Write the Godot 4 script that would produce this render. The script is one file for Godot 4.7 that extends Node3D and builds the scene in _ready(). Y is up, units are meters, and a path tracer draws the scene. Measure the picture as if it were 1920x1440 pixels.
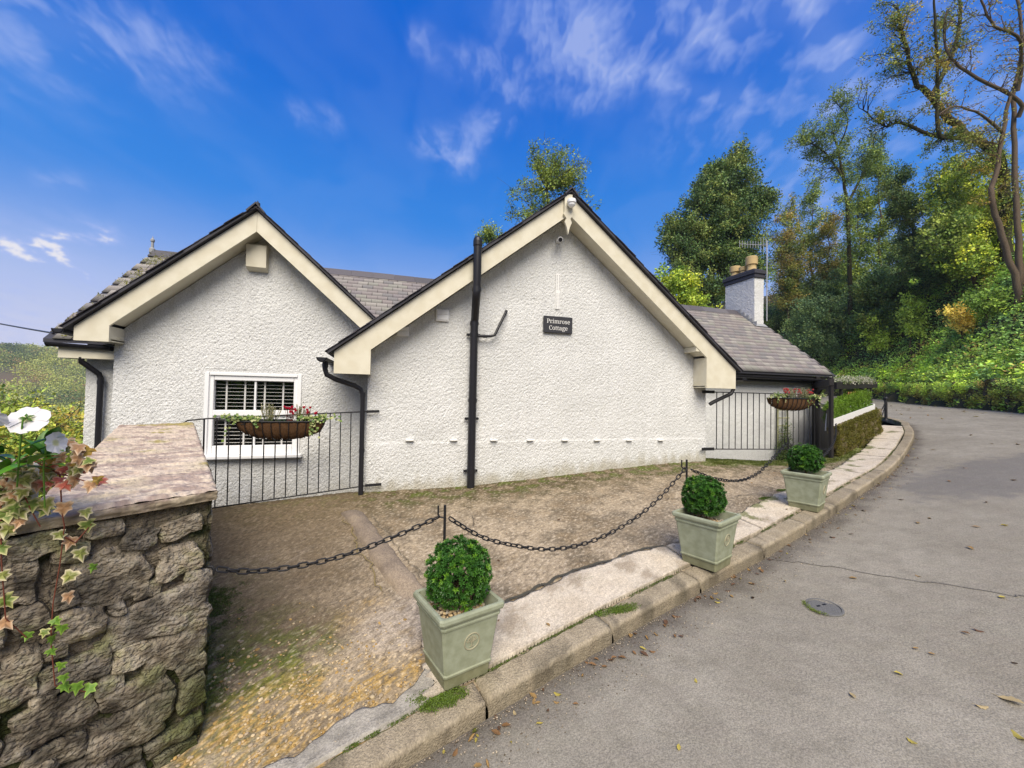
extends Node3D

# ---------------------------------------------------------------- helpers
var rng := RandomNumberGenerator.new()
var taken := {}
var M := {}
var nz := FastNoiseLite.new()     # metre-scale noise
var nf := FastNoiseLite.new()     # fine noise

class MB:
	var v := PackedVector3Array()
	var n := PackedVector3Array()
	var c := PackedColorArray()
	var u := PackedVector2Array()
	var i := PackedInt32Array()
	var col := Color(1, 1, 1)
	func vert(p: Vector3, nn: Vector3) -> int:
		v.append(p); n.append(nn); c.append(col); u.append(Vector2.ZERO)
		return v.size() - 1
	func face(a: int, b: int, d: int) -> void:      # wound so that it agrees with its normals
		var g := (v[d] - v[a]).cross(v[b] - v[a])
		if g.dot(n[a] + n[b] + n[d]) < 0.0:
			i.append(a); i.append(d); i.append(b)
		else:
			i.append(a); i.append(b); i.append(d)
	func tri(a: Vector3, b: Vector3, d: Vector3, out: Vector3) -> void:
		var nn := (d - a).cross(b - a).normalized()
		if nn.dot(out) < 0.0: nn = -nn
		face(vert(a, nn), vert(b, nn), vert(d, nn))
	func quad(a: Vector3, b: Vector3, d: Vector3, e: Vector3, out: Vector3) -> void:
		var nn := (d - a).cross(e - b).normalized()
		if nn.dot(out) < 0.0: nn = -nn
		var p := vert(a, nn); var q := vert(b, nn); var r := vert(d, nn); var s := vert(e, nn)
		face(p, q, r); face(p, r, s)
	# a box with chamfered edges
	func box(at: Vector3, size: Vector3, bev := 0.004, bs := Basis()) -> void:
		var h := size * 0.5
		bev = minf(bev, minf(h.x, minf(h.y, h.z)) * 0.6)
		var k := func(sx: float, sy: float, sz: float, ax: int) -> Vector3:
			var p := Vector3(sx * (h.x - bev), sy * (h.y - bev), sz * (h.z - bev))
			p[ax] += [sx, sy, sz][ax] * bev
			return at + bs * p
		for ax in 3:
			var b1 := (ax + 1) % 3; var b2 := (ax + 2) % 3
			for s in [-1.0, 1.0]:
				var q := []
				for t in [[-1.0, -1.0], [1.0, -1.0], [1.0, 1.0], [-1.0, 1.0]]:
					var sg := [0.0, 0.0, 0.0]; sg[ax] = s; sg[b1] = t[0]; sg[b2] = t[1]
					q.append(k.call(sg[0], sg[1], sg[2], ax))
				var o := Vector3.ZERO; o[ax] = s
				quad(q[0], q[1], q[2], q[3], bs * o)
			for s1 in [-1.0, 1.0]:
				for s2 in [-1.0, 1.0]:
					var q := []
					for t in [-1.0, 1.0]:
						var sg := [0.0, 0.0, 0.0]; sg[b1] = s1; sg[b2] = s2; sg[ax] = t
						q.append(k.call(sg[0], sg[1], sg[2], b1)); q.append(k.call(sg[0], sg[1], sg[2], b2))
					var o := Vector3.ZERO; o[b1] = s1; o[b2] = s2
					quad(q[0], q[1], q[3], q[2], bs * o)
		for sx in [-1.0, 1.0]:
			for sy in [-1.0, 1.0]:
				for sz in [-1.0, 1.0]:
					tri(k.call(sx, sy, sz, 0), k.call(sx, sy, sz, 1), k.call(sx, sy, sz, 2), bs * Vector3(sx, sy, sz))
	# a round bar through points
	func tube(pts: Array, rad: Array, sides := 8, capped := true) -> void:
		var up := Vector3.UP
		var rings := []
		for a in pts.size():
			var d: Vector3 = pts[mini(a + 1, pts.size() - 1)] - pts[maxi(a - 1, 0)]
			d = d.normalized()
			if absf(d.dot(up)) > 0.98: up = Vector3.RIGHT if absf(d.dot(Vector3.RIGHT)) < 0.9 else Vector3.BACK
			var x := up.cross(d).normalized()
			var y := d.cross(x)
			up = y
			var ring := []
			var r: float = rad[mini(a, rad.size() - 1)]
			for s in sides:
				var o := x * cos(TAU * s / sides) + y * sin(TAU * s / sides)
				ring.append(vert(pts[a] + o * r, o))
			rings.append(ring)
		for a in rings.size() - 1:
			for s in sides:
				var t := (s + 1) % sides
				face(rings[a][s], rings[a][t], rings[a + 1][t]); face(rings[a][s], rings[a + 1][t], rings[a + 1][s])
		if capped:
			for e in [0, pts.size() - 1]:
				var d: Vector3 = (pts[0] - pts[1]) if e == 0 else (pts[-1] - pts[-2])
				d = d.normalized()
				var ce := vert(pts[e], d)
				var rr := []
				for s in sides: rr.append(vert(v[rings[e][s]], d))
				for s in sides: face(ce, rr[s], rr[(s + 1) % sides])
	# a profile turned about the y axis: points (radius, height)
	func lathe(prof: Array, at: Vector3, sides := 16, sharp := false) -> void:
		for k in prof.size() - 1:
			var a: Vector2 = prof[k]; var b: Vector2 = prof[k + 1]
			var t := (b - a).normalized()
			var nn := Vector2(t.y, -t.x)
			var ra := []; var rb := []
			for s in sides + 1:
				var f := TAU * s / sides
				var o := Vector3(cos(f) * nn.x, nn.y, sin(f) * nn.x)
				ra.append(vert(at + Vector3(cos(f) * a.x, a.y, sin(f) * a.x), o))
				rb.append(vert(at + Vector3(cos(f) * b.x, b.y, sin(f) * b.x), o))
			for s in sides:
				face(ra[s], rb[s], rb[s + 1]); face(ra[s], rb[s + 1], ra[s + 1])
	# a flat outline pushed out along «deep»
	func slab(poly: PackedVector2Array, at: Vector3, ux: Vector3, uy: Vector3, deep: Vector3) -> void:
		var ids := Geometry2D.triangulate_polygon(poly)
		var p := func(q: Vector2) -> Vector3: return at + ux * q.x + uy * q.y
		for t in ids.size() / 3:
			var a: Vector3 = p.call(poly[ids[t * 3]]); var b: Vector3 = p.call(poly[ids[t * 3 + 1]]); var d: Vector3 = p.call(poly[ids[t * 3 + 2]])
			tri(a, b, d, -deep); tri(a + deep, b + deep, d + deep, deep)
		var cw := -1.0 if Geometry2D.is_polygon_clockwise(poly) else 1.0
		for k in poly.size():
			var a := poly[k]; var b := poly[(k + 1) % poly.size()]
			var o := Vector2((b - a).y, -(b - a).x) * cw
			quad(p.call(a), p.call(b), p.call(b) + deep, p.call(a) + deep, ux * o.x + uy * o.y)
	# a sheet of nu x nv cells; pos and tint are asked at every corner
	func sheet(nu: int, nv: int, pos: Callable, tint: Callable, up: Vector3, skip = null) -> void:
		var base := v.size()
		var w := nu + 1
		for b in nv + 1:
			for a in nu + 1:
				var p: Vector3 = pos.call(a, b)
				v.append(p); c.append(tint.call(p, a, b)); u.append(Vector2(float(a) / nu, float(b) / nv)); n.append(up)
		for b in nv + 1:
			for a in nu + 1:
				var k := base + b * w + a
				var dx := v[k + (1 if a < nu else 0)] - v[k - (1 if a > 0 else 0)]
				var dy := v[k + (w if b < nv else 0)] - v[k - (w if b > 0 else 0)]
				var nn := dx.cross(dy)
				if nn.length_squared() < 1e-16: continue
				nn = nn.normalized()
				n[k] = nn if nn.dot(up) > 0.0 else -nn
		var has: bool = skip != null
		for b in nv:
			for a in nu:
				if has and skip.call(a, b): continue
				var k := base + b * w + a
				face(k, k + 1, k + w + 1); face(k, k + w + 1, k + w)
	# a lump: a sphere squeezed towards a box (pw > 2) and roughened
	func lump(at: Vector3, half: Vector3, bs: Basis, no: FastNoiseLite, rough: float, freq: float, res := 6, pw := 4.0, seed := Vector3.ZERO) -> void:
		for ax in 3:
			for s in [-1.0, 1.0]:
				var b0 := v.size()
				for a in res + 1:
					for b in res + 1:
						var d := Vector3.ZERO
						d[ax] = s; d[(ax + 1) % 3] = tan((2.0 * a / res - 1.0) * PI / 4); d[(ax + 2) % 3] = tan((2.0 * b / res - 1.0) * PI / 4)
						var l := pow(pow(absf(d.x), pw) + pow(absf(d.y), pw) + pow(absf(d.z), pw), 1.0 / pw)
						var q := d / l
						var r := 1.0 + rough * no.get_noise_3dv((q * half + seed) * freq) + rough * 0.3 * no.get_noise_3dv((q * half + seed) * freq * 3.9)
						v.append(at + bs * (q * half * r)); c.append(col); u.append(Vector2.ZERO)
						n.append(Vector3.ZERO)
				var w := res + 1
				for a in res + 1:
					for b in res + 1:
						var k := b0 + a * w + b
						var dx := v[b0 + mini(a + 1, res) * w + b] - v[b0 + maxi(a - 1, 0) * w + b]
						var dy := v[b0 + a * w + mini(b + 1, res)] - v[b0 + a * w + maxi(b - 1, 0)]
						var nn := dx.cross(dy).normalized()
						n[k] = nn if nn.dot(v[k] - at) > 0.0 else -nn
				for a in res:
					for b in res:
						var k := b0 + a * w + b
						face(k, k + 1, k + w + 1); face(k, k + w + 1, k + w)
	func ribbon(pts: Array, w: float) -> void:
		for k in pts.size() - 1:
			var d: Vector3 = (pts[k + 1] - pts[k]).normalized()
			var o := d.cross(Vector3.UP).normalized() * w * 0.5
			quad(pts[k] - o, pts[k] + o, pts[k + 1] + o, pts[k + 1] - o, Vector3.UP)
	func mesh() -> ArrayMesh:
		var m := ArrayMesh.new()
		var ar := []
		ar.resize(Mesh.ARRAY_MAX)
		ar[Mesh.ARRAY_VERTEX] = v; ar[Mesh.ARRAY_NORMAL] = n; ar[Mesh.ARRAY_COLOR] = c; ar[Mesh.ARRAY_TEX_UV] = u; ar[Mesh.ARRAY_INDEX] = i
		m.add_surface_from_arrays(Mesh.PRIMITIVE_TRIANGLES, ar)
		return m

func numbered(called: String) -> String:
	if taken.has(called):
		taken[called] += 1
		return "%s_%03d" % [called, taken[called]]
	taken[called] = 0
	return called

func tag(o: Node, label: String, category: String, group := "") -> Node:
	o.set_meta("label", label); o.set_meta("category", category)
	if group: o.set_meta("group", group)
	return o

func thing(called: String, label: String, category: String, at := Vector3.ZERO, group := "") -> Node3D:
	var o := Node3D.new()
	o.name = numbered(called); o.position = at
	add_child(o)
	tag(o, label, category, group)
	return o

# commits a shape as one named mesh; its points are in world metres and are moved to the parent's origin
func put(called: String, mb, m: Material, parent: Node3D = null, local := false) -> MeshInstance3D:
	var o := MeshInstance3D.new()
	o.mesh = mb.mesh() if mb is MB else mb
	o.material_override = m
	if parent:
		o.name = called
		parent.add_child(o, true)
		if not local:
			var off := Vector3.ZERO
			var p: Node = parent
			while p != self:
				off += (p as Node3D).position
				p = p.get_parent()
			o.position = -off
	else:
		o.name = numbered(called)
		add_child(o, true)
	return o

func struct(called: String, mb, m: Material) -> MeshInstance3D:
	var o := put(called, mb, m)
	o.set_meta("kind", "structure")
	return o

func lin(r: float, g: float, b: float) -> Color: return Color(r, g, b).linear_to_srgb()

func mat(called: String, c: Color, rough := 0.8, vc := false) -> StandardMaterial3D:
	var m := StandardMaterial3D.new()
	m.resource_name = called
	m.albedo_color = c
	m.roughness = rough
	m.vertex_color_use_as_albedo = vc
	m.metallic_specular = 0.4
	M[called] = m
	return m

func noise_tex(freq: float, oct: int, lo: Color, hi: Color, size := 512, seed := 1, kind := FastNoiseLite.TYPE_SIMPLEX_SMOOTH, at_lo := 0.25, at_hi := 0.75) -> NoiseTexture2D:
	var t := NoiseTexture2D.new()
	var f := FastNoiseLite.new()
	f.noise_type = kind; f.frequency = freq; f.fractal_octaves = oct; f.seed = seed
	t.noise = f; t.width = size; t.height = size; t.seamless = true; t.normalize = true
	var g := Gradient.new()
	g.offsets = PackedFloat32Array([at_lo, at_hi]); g.colors = PackedColorArray([lo, hi])
	t.color_ramp = g
	return t

func grain(m: StandardMaterial3D, tex: Texture2D, metres: float, bump: Texture2D = null, cm := 0.3) -> void:
	m.uv1_triplanar = true; m.uv1_world_triplanar = true
	m.uv1_scale = Vector3.ONE / metres
	m.albedo_texture = tex
	if bump:
		m.heightmap_enabled = true; m.heightmap_texture = bump; m.heightmap_scale = cm

func mix3(a: Color, b: Color, t: float) -> Color: return a.lerp(b, clampf(t, 0.0, 1.0))
func ss(a: float, b: float, x: float) -> float: return smoothstep(a, b, x)
func rr(a: float, b: float) -> float: return rng.randf_range(a, b)
func rv() -> Vector3: return Vector3(rr(-1, 1), rr(-1, 1), rr(-1, 1))
func ball() -> Vector3:
	var p := rv()
	while p.length_squared() > 1.0: p = rv()
	return p

# many small copies of one mesh: [Transform3D, Color] pairs
func scatter(called: String, mesh: Mesh, m: Material, where: Array, parent: Node3D = null) -> MultiMeshInstance3D:
	var mm := MultiMesh.new()
	mm.transform_format = MultiMesh.TRANSFORM_3D
	mm.use_colors = true
	mm.mesh = mesh
	mm.instance_count = where.size()
	for k in where.size():
		mm.set_instance_transform(k, where[k][0])
		mm.set_instance_color(k, where[k][1])
	var o := MultiMeshInstance3D.new()
	o.multimesh = mm; o.material_override = m
	if parent:
		o.name = called
		parent.add_child(o, true)
		o.position = -parent.position
	else:
		o.name = numbered(called)
		add_child(o, true)
	o.set_meta("kind", "stuff")
	return o

# a bunch of n leaves in a unit ball
func bunch(n: int, leaf: float, wide: float, seed: int, shell := 0.2) -> ArrayMesh:
	rng.seed = seed
	var mb := MB.new()
	for k in n:
		var p := ball()
		p = p.normalized() * lerpf(shell, 1.0, p.length())
		var d := (p.normalized() * 0.7 + rv() * 0.8 + Vector3(0, -0.15, 0)).normalized()
		leaf_blade(mb, p, d, (rv() + Vector3(0, 0.9, 0)).normalized(), leaf * rr(0.7, 1.25), wide, rr(0.72, 1.25), rr(-0.08, 0.08))
	return mb.mesh()

func leaf_blade(mb: MB, p: Vector3, d: Vector3, up: Vector3, l: float, wide: float, tone: float, warm: float) -> void:
	var x := d.cross(up).normalized()
	if x.length_squared() < 0.5: x = d.cross(Vector3.RIGHT).normalized()
	var y := x.cross(d).normalized()
	mb.col = Color(tone + warm, tone, tone - warm)
	var a := p; var b := p + d * l * 0.45 + x * l * wide * 0.5 + y * l * 0.08
	var t := p + d * l - y * l * 0.06; var e := p + d * l * 0.45 - x * l * wide * 0.5 + y * l * 0.08
	mb.tri(a, b, t, y); mb.tri(a, t, e, y)

# ---------------------------------------------------------------- the lie of the land
const GX := [0.328, 2.622, 4.878, -0.251, 1.144, 5.248, -0.825, 9.843, 13.166, 19.772, 29.614, 34.906, 7.593]
const GZ := [-2.214, -2.714, -3.466, -5.6, -5.6, -5.6, -2.347, -5.34, -7.439, -7.47, -15.924, -20.552, -6.26]
const GW := [-0.00268, 0.00561, -0.00629, 0.01366, -0.01187, 0.02433, -0.00589, 0.0129, 0.00237, 0.00023, -0.00144, 0.00059, -0.0315]
func G(x: float, z: float) -> float:
	var y := 0.62872 + 0.05103 * x - 0.02912 * z
	for k in 13:
		var q = (x - GX[k]) * (x - GX[k]) + (z - GZ[k]) * (z - GZ[k])
		if q > 1e-9: y += GW[k] * q * 0.5 * log(q)
	return y
func on(x: float, z: float, up := 0.0) -> Vector3: return Vector3(x, G(x, z) + up, z)

var Lc := [Vector2(-14, 0.6), Vector2(-9, 0.1), Vector2(-5, -0.55), Vector2(-2.5, -1.2), Vector2(-1, -1.6), Vector2(0.154, -1.96), Vector2(1.52, -2.33), Vector2(2.51, -2.57), Vector2(3.4, -2.8), Vector2(4.975, -3.32), Vector2(7.7, -4.36), Vector2(9.72, -5.17), Vector2(11.35, -5.92), Vector2(12.67, -6.69), Vector2(13.65, -7.39), Vector2(16.5, -10.2), Vector2(21.5, -14.5), Vector2(26.5, -19), Vector2(28.2, -21.5), Vector2(31, -27), Vector2(32, -33), Vector2(31, -42), Vector2(27, -52)]
var Rc := [Vector2(-14, 5), Vector2(-9, 4.6), Vector2(-5, 4), Vector2(0, 3.2), Vector2(5, 1.9), Vector2(9, 0.4), Vector2(12, -1.4), Vector2(15.5, -4), Vector2(19.6, -7.2), Vector2(24.4, -11.2), Vector2(29.9, -15.9), Vector2(32.3, -18.4), Vector2(35.2, -25.2), Vector2(36.4, -33.5), Vector2(35.3, -43.5), Vector2(31, -54.5)]
func along(a: Array, t: float) -> Vector2:       # a smooth curve through the points, t in 0 .. size - 1
	var k := clampi(int(floor(t)), 0, a.size() - 2)
	var p: Vector2 = a[maxi(k - 1, 0)]; var q: Vector2 = a[k]; var r: Vector2 = a[k + 1]; var s: Vector2 = a[mini(k + 2, a.size() - 1)]
	return q.cubic_interpolate(r, p, s, t - k)
func side_of(a: Array, p: Vector2) -> float:     # signed distance to a curve, positive on its left as one looks from above along +x (towards -z)
	var best := 1e9; var sg := 1.0
	for k in a.size() - 1:
		var q := Geometry2D.get_closest_point_to_segment(p, a[k], a[k + 1])
		var d := q.distance_to(p)
		if d < best - 1e-6:
			best = d
			var e: Vector2 = a[k + 1] - a[k]
			sg = -1.0 if e.cross(p - a[k]) > 0.0 else 1.0
	return best * sg
func kerb_z(x: float) -> float:
	for k in Lc.size() - 1:
		if x <= Lc[k + 1].x:
			return lerpf(Lc[k].y, Lc[k + 1].y, (x - Lc[k].x) / (Lc[k + 1].x - Lc[k].x))
	return -20.0

func land(x: float, z: float) -> float:
	var p := Vector2(x, z)
	var g := G(clampf(x, -6, 37), clampf(z, -50, 5))
	var r := p.length()
	var up := -side_of(Rc, p)
	if up > 0.0:
		if x < 0.0: return g - 0.15 + minf(up, 30.0) * 0.12
		return g - 0.2 + 1.25 * ss(0.15, 0.55, up) + 22.0 * (1.0 - exp(-0.5 * maxf(0.0, up - 0.4) / 22.0)) + minf(5.0, 0.38 * maxf(0.0, (x - 20.0) * 0.93 - (z + 7.5) * 0.36)) * ss(0.2, 6.0, up)
	var dl := side_of(Lc, p)
	var b := minf(dl - 1.3, -z - 5.75)
	var y := g - 0.25
	var far := ss(140, 520, r)
	if b > 0.0:
		y -= 1.3 * ss(0.0, 0.35, b) + minf(0.34 * maxf(0.0, b - 4.0), 26.0) 
	if dl > 0.9: y -= 0.5 * ss(0.0, 0.6, -x - 2.6) + minf(0.3 * maxf(0.0, -x - 4.0), 24.0) * (0.0 if b > 0.0 else 1.0)
	return lerpf(y, 27.0 + 3.0 * nz.get_noise_2d(x * 0.02, z * 0.02), far) if far > 0.0 else y

func _ready() -> void:
	rng.seed = 11
	nz.noise_type = FastNoiseLite.TYPE_SIMPLEX_SMOOTH; nz.frequency = 1.0; nz.fractal_octaves = 4; nz.seed = 3
	nf.noise_type = FastNoiseLite.TYPE_SIMPLEX_SMOOTH; nf.frequency = 1.0; nf.fractal_octaves = 2; nf.seed = 8
	# camera
	var cam := Camera3D.new()
	cam.name = "camera"
	cam.position = Vector3(0, 1.63, 0)
	cam.rotation_degrees = Vector3(1.5, -17.3, 1.15)
	cam.fov = 87.66
	cam.near = 0.05; cam.far = 4000.0
	add_child(cam)
	# sky
	var e := Environment.new()
	e.background_mode = Environment.BG_SKY
	var sky := Sky.new()
	var pm := PanoramaSkyMaterial.new()
	pm.panorama = ImageTexture.create_from_image(sky_image(3072, 1536))
	sky.sky_material = pm
	e.sky = sky
	e.background_energy_multiplier = 0.94
	e.tonemap_mode = Environment.TONE_MAPPER_LINEAR
	e.tonemap_exposure = 1.04
	e.fog_enabled = true; e.fog_density = 0.00035; e.fog_light_color = Color(0.80, 0.86, 0.95)
	e.sdfgi_enabled = true; e.ssao_enabled = true; e.ssil_enabled = true
	var we := WorldEnvironment.new()
	we.name = "air"; we.environment = e
	add_child(we)
	# sun, behind thin cloud
	var sun := DirectionalLight3D.new()
	sun.name = "sun"
	sun.light_energy = 1.6
	sun.light_color = Color(1.0, 0.955, 0.88)
	sun.light_angular_distance = 45.0
	sun.shadow_enabled = true
	add_child(sun)
	sun.look_at_from_position(Vector3(-1.6, 9.4, 8.6), Vector3.ZERO)

	materials()
	build_ground()
	build_house()
	build_stone_wall()
	build_planters_and_chains()
	build_railings()
	build_far_corner()
	build_bank()
	build_trees()
	build_small()

func dir_at(px: float, py: float) -> Vector3:   # compass direction of a cloud, from its bearing and height in degrees
	var a := deg_to_rad(px); var b := deg_to_rad(py)
	return Vector3(sin(a) * cos(b), sin(b), -cos(a) * cos(b))

# blue sky with cirrus: air and clouds only
func sky_image(w: int, h: int) -> Image:
	var veil := PackedFloat32Array()
	veil.resize(w * h)
	# cirrus streaks: bearing, height (degrees) of both ends, half width (degrees), strength
	for s in CIRRUS:
		var a := dir_at(s[0], s[1]); var b := dir_at(s[2], s[3])
		var wd := deg_to_rad(s[4])
		var b0 := minf(s[0], s[2]); var b1 := maxf(s[0], s[2]); var e0 := minf(s[1], s[3]); var e1 := maxf(s[1], s[3])
		var padx: float = s[4] * 2.6 / maxf(0.3, cos(deg_to_rad(e1)))
		for y in range(int((90 - e1 - s[4] * 2.6) / 180 * h), int((90 - e0 + s[4] * 2.6) / 180 * h) + 1):
			if y < 0 or y >= h / 2: continue
			var el := PI * (0.5 - (y + 0.5) / h)
			for x in range(int((b0 - padx) / 360 * w), int((b1 + padx) / 360 * w) + 1):
				var xx := posmod(x, w)
				var az := TAU * (xx + 0.5) / w
				var d := Vector3(sin(az) * cos(el), sin(el), -cos(az) * cos(el))
				var ab := b - a
				var t := clampf((d - a).dot(ab) / maxf(ab.length_squared(), 1e-6), 0.0, 1.0)
				var wob := 1.0 + 0.55 * nz.get_noise_3dv(d * 6.0)
				var q := d.distance_to(a + ab * t) / (wd * wob)
				veil[y * w + xx] += s[5] * exp(-q * q)
	var im := Image.create_empty(w, h, false, Image.FORMAT_RGBF)
	var top := Color(0.004, 0.135, 0.66); var mid := Color(0.040, 0.25, 0.78); var low := Color(0.31, 0.47, 0.87); var hz := Color(0.74, 0.73, 0.88)
	var cloud := Color(0.42, 0.53, 0.92)
	var white := Color(0.84, 0.83, 0.90)
	for y in h / 2 + 8:
		var el := PI * (0.5 - (y + 0.5) / h)
		var se := sin(el)
		var base := low.lerp(mid, ss(0.16, 0.40, se)).lerp(top, ss(0.34, 0.68, se))
		base = hz.lerp(base, ss(-0.02, 0.30, se))
		for x in w:
			var az := TAU * (x + 0.5) / w
			var d := Vector3(sin(az) * cos(el), se, -cos(az) * cos(el))
			var p := d / (absf(d.y) + 0.25)
			var v := veil[y * w + x]
			var wx := nz.get_noise_2d(p.x * 1.3 + 7.0, p.z * 1.3)
			var n := nz.get_noise_2d(p.x * 3.2 + wx * 0.6 + p.z * 0.8, p.z * 1.6 - wx * 0.5 - p.x * 0.4)
			# thin cirrus in view; behind the camera a white veil added for neutral fill
			var out := ss(0.25, -0.45, d.dot(Vector3(0.297, 0, -0.955)))
			var k := (0.05 + 0.9 * out) * ss(-0.35, 0.45, n + wx * 0.6 + out * 0.5)
			if v > 0.01:
				var n2 := nz.get_noise_2d(p.x * 12.0 + n * 0.8 + p.z * 4.0, p.z * 6.0 - p.x * 3.0 + wx * 0.8)
				var n3 := nf.get_noise_2d(p.x * 48.0 + n2 * 2.0 + p.z * 16.0, p.z * 24.0 - p.x * 12.0)
				var q := clampf(0.26 + 0.85 * n + 1.15 * n2, 0.0, 1.4)
				k += v * (0.12 + q * (0.85 + 0.75 * n3 * (1.0 - 0.4 * q)))
			k = clampf(k, 0.0, 1.0)
			if el > 0.3 or v < 0.2: k = 0.80 * (1.0 - exp(-1.7 * k))
			var c := base.lerp(cloud.lerp(white, maxf(0.75 * out, clampf((k - 0.6) / 0.4, 0.0, 1.0))), k)
			im.set_pixel(x, y, c)
	for y in range(h / 2 + 8, h):
		for x in w: im.set_pixel(x, y, Color(0.12, 0.12, 0.10))
	return im

func materials() -> void:
	var speck := noise_tex(0.05, 4, Color(0.86, 0.86, 0.86), Color(1, 1, 1), 512, 5)
	var pits := noise_tex(0.045, 4, Color.BLACK, Color.WHITE, 512, 6)
	var grit := noise_tex(0.16, 3, Color(0.76, 0.76, 0.76), Color(1, 1, 1), 512, 7, FastNoiseLite.TYPE_VALUE)
	var grit2 := noise_tex(0.16, 3, Color(0.80, 0.80, 0.80), Color(1, 1, 1), 512, 7, FastNoiseLite.TYPE_VALUE)
	var gritb := noise_tex(0.13, 3, Color.BLACK, Color.WHITE, 512, 9, FastNoiseLite.TYPE_VALUE)
	var strata := noise_tex(0.02, 5, Color(0.78, 0.75, 0.72), Color(1, 1, 1), 512, 10)
	M.pits = pits; M.speck = speck; M.grit = grit; M.gritb = gritb
	grain(mat("tarmac", Color.WHITE, 0.9, true), grit2, 0.42, gritb, 0.16)
	M.tarmac.metallic_specular = 0.2
	grain(mat("concrete", Color.WHITE, 0.93, true), grit, 0.55, gritb, 0.22)
	grain(mat("kerb_concrete", Color.WHITE, 0.93, true), grit, 0.45, gritb, 0.35)
	grain(mat("paving", Color.WHITE, 0.93, true), grit2, 0.5, gritb, 0.2)
	grain(mat("earth", Color.WHITE, 1.0, true), speck, 3.0)
	grain(mat("roughcast", Color.WHITE, 0.92, true), speck, 0.5, pits, 0.5)
	grain(mat("slate", Color.WHITE, 0.75, true), speck, 0.6, pits, 0.25)
	M.slate.metallic_specular = 0.2
	mat("dark_slate", lin(0.045, 0.045, 0.055), 0.6)
	var cr := mat("cream_paint", lin(0.68, 0.645, 0.52), 0.5)
	grain(cr, noise_tex(0.012, 4, Color(0.965, 0.96, 0.945), Color(1, 1, 1), 512, 21), 1.4)
	mat("white_paint", lin(0.78, 0.78, 0.76), 0.4)
	mat("white_plastic", lin(0.80, 0.81, 0.82), 0.3)
	mat("black_plastic", lin(0.018, 0.018, 0.022), 0.35)
	mat("black_iron", lin(0.016, 0.016, 0.018), 0.5)
	mat("black_timber", lin(0.02, 0.018, 0.018), 0.6)
	mat("lead", lin(0.30, 0.31, 0.32), 0.7)
	var gl := mat("glass", Color(0.10, 0.13, 0.12, 0.05), 0.02)
	gl.transparency = BaseMaterial3D.TRANSPARENCY_ALPHA
	gl.metallic_specular = 1.0
	mat("dark_room", lin(0.085, 0.10, 0.08), 0.9)
	grain(mat("stone", Color.WHITE, 0.95, true), strata, 0.5, pits, 1.1)
	grain(mat("coping", Color.WHITE, 0.95, true), speck, 0.8, pits, 0.5)
	grain(mat("mortar", Color.WHITE, 1.0, true), speck, 0.4, pits, 1.0)
	var sage := mat("sage_resin", lin(0.335, 0.365, 0.265), 0.6)
	grain(sage, noise_tex(0.012, 4, Color(0.88, 0.88, 0.85), Color(1, 1, 1), 512, 22), 0.5, noise_tex(0.02, 3, Color.BLACK, Color.WHITE, 256, 23), 0.08)
	sage.vertex_color_use_as_albedo = true
	mat("pot_clay", lin(0.52, 0.39, 0.19), 0.8)
	grain(mat("coir", lin(0.17, 0.085, 0.035), 1.0), grit, 0.12, gritb, 0.6)
	grain(mat("cast_iron", lin(0.17, 0.17, 0.165), 0.8), speck, 0.2, gritb, 0.15)
	grain(mat("bark", Color.WHITE, 0.95, true), strata, 0.4, pits, 1.5)
	mat("ash_metal", lin(0.42, 0.43, 0.44), 0.4).metallic = 0.6
	mat("plain", Color.WHITE, 0.8, true)
	mat("lettering", lin(0.72, 0.72, 0.70), 0.5)
	for spec in [["leaf", 0.5, 0.55], ["gloss_leaf", 0.34, 0.35], ["petal", 0.6, 0.7]]:
		var l := mat(spec[0], Color.WHITE, spec[1], true)
		l.backlight_enabled = true; l.backlight = Color(spec[2], spec[2], spec[2])

# ---------------------------------------------------------------- ground, lane, kerb, forecourt
const CONC := Color(0.49, 0.395, 0.27); const DARK := Color(0.19, 0.155, 0.105); const MOSS := Color(0.12, 0.15, 0.022); const GOLD := Color(0.50, 0.33, 0.11); const PALE := Color(0.55, 0.46, 0.35)
func blob(p: Vector3, x: float, z: float, r: float) -> float:
	var d := Vector2(p.x - x, p.z - z).length() / r
	return clampf(1.6 - d * 1.3 , 0.0, 1.0)

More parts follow.
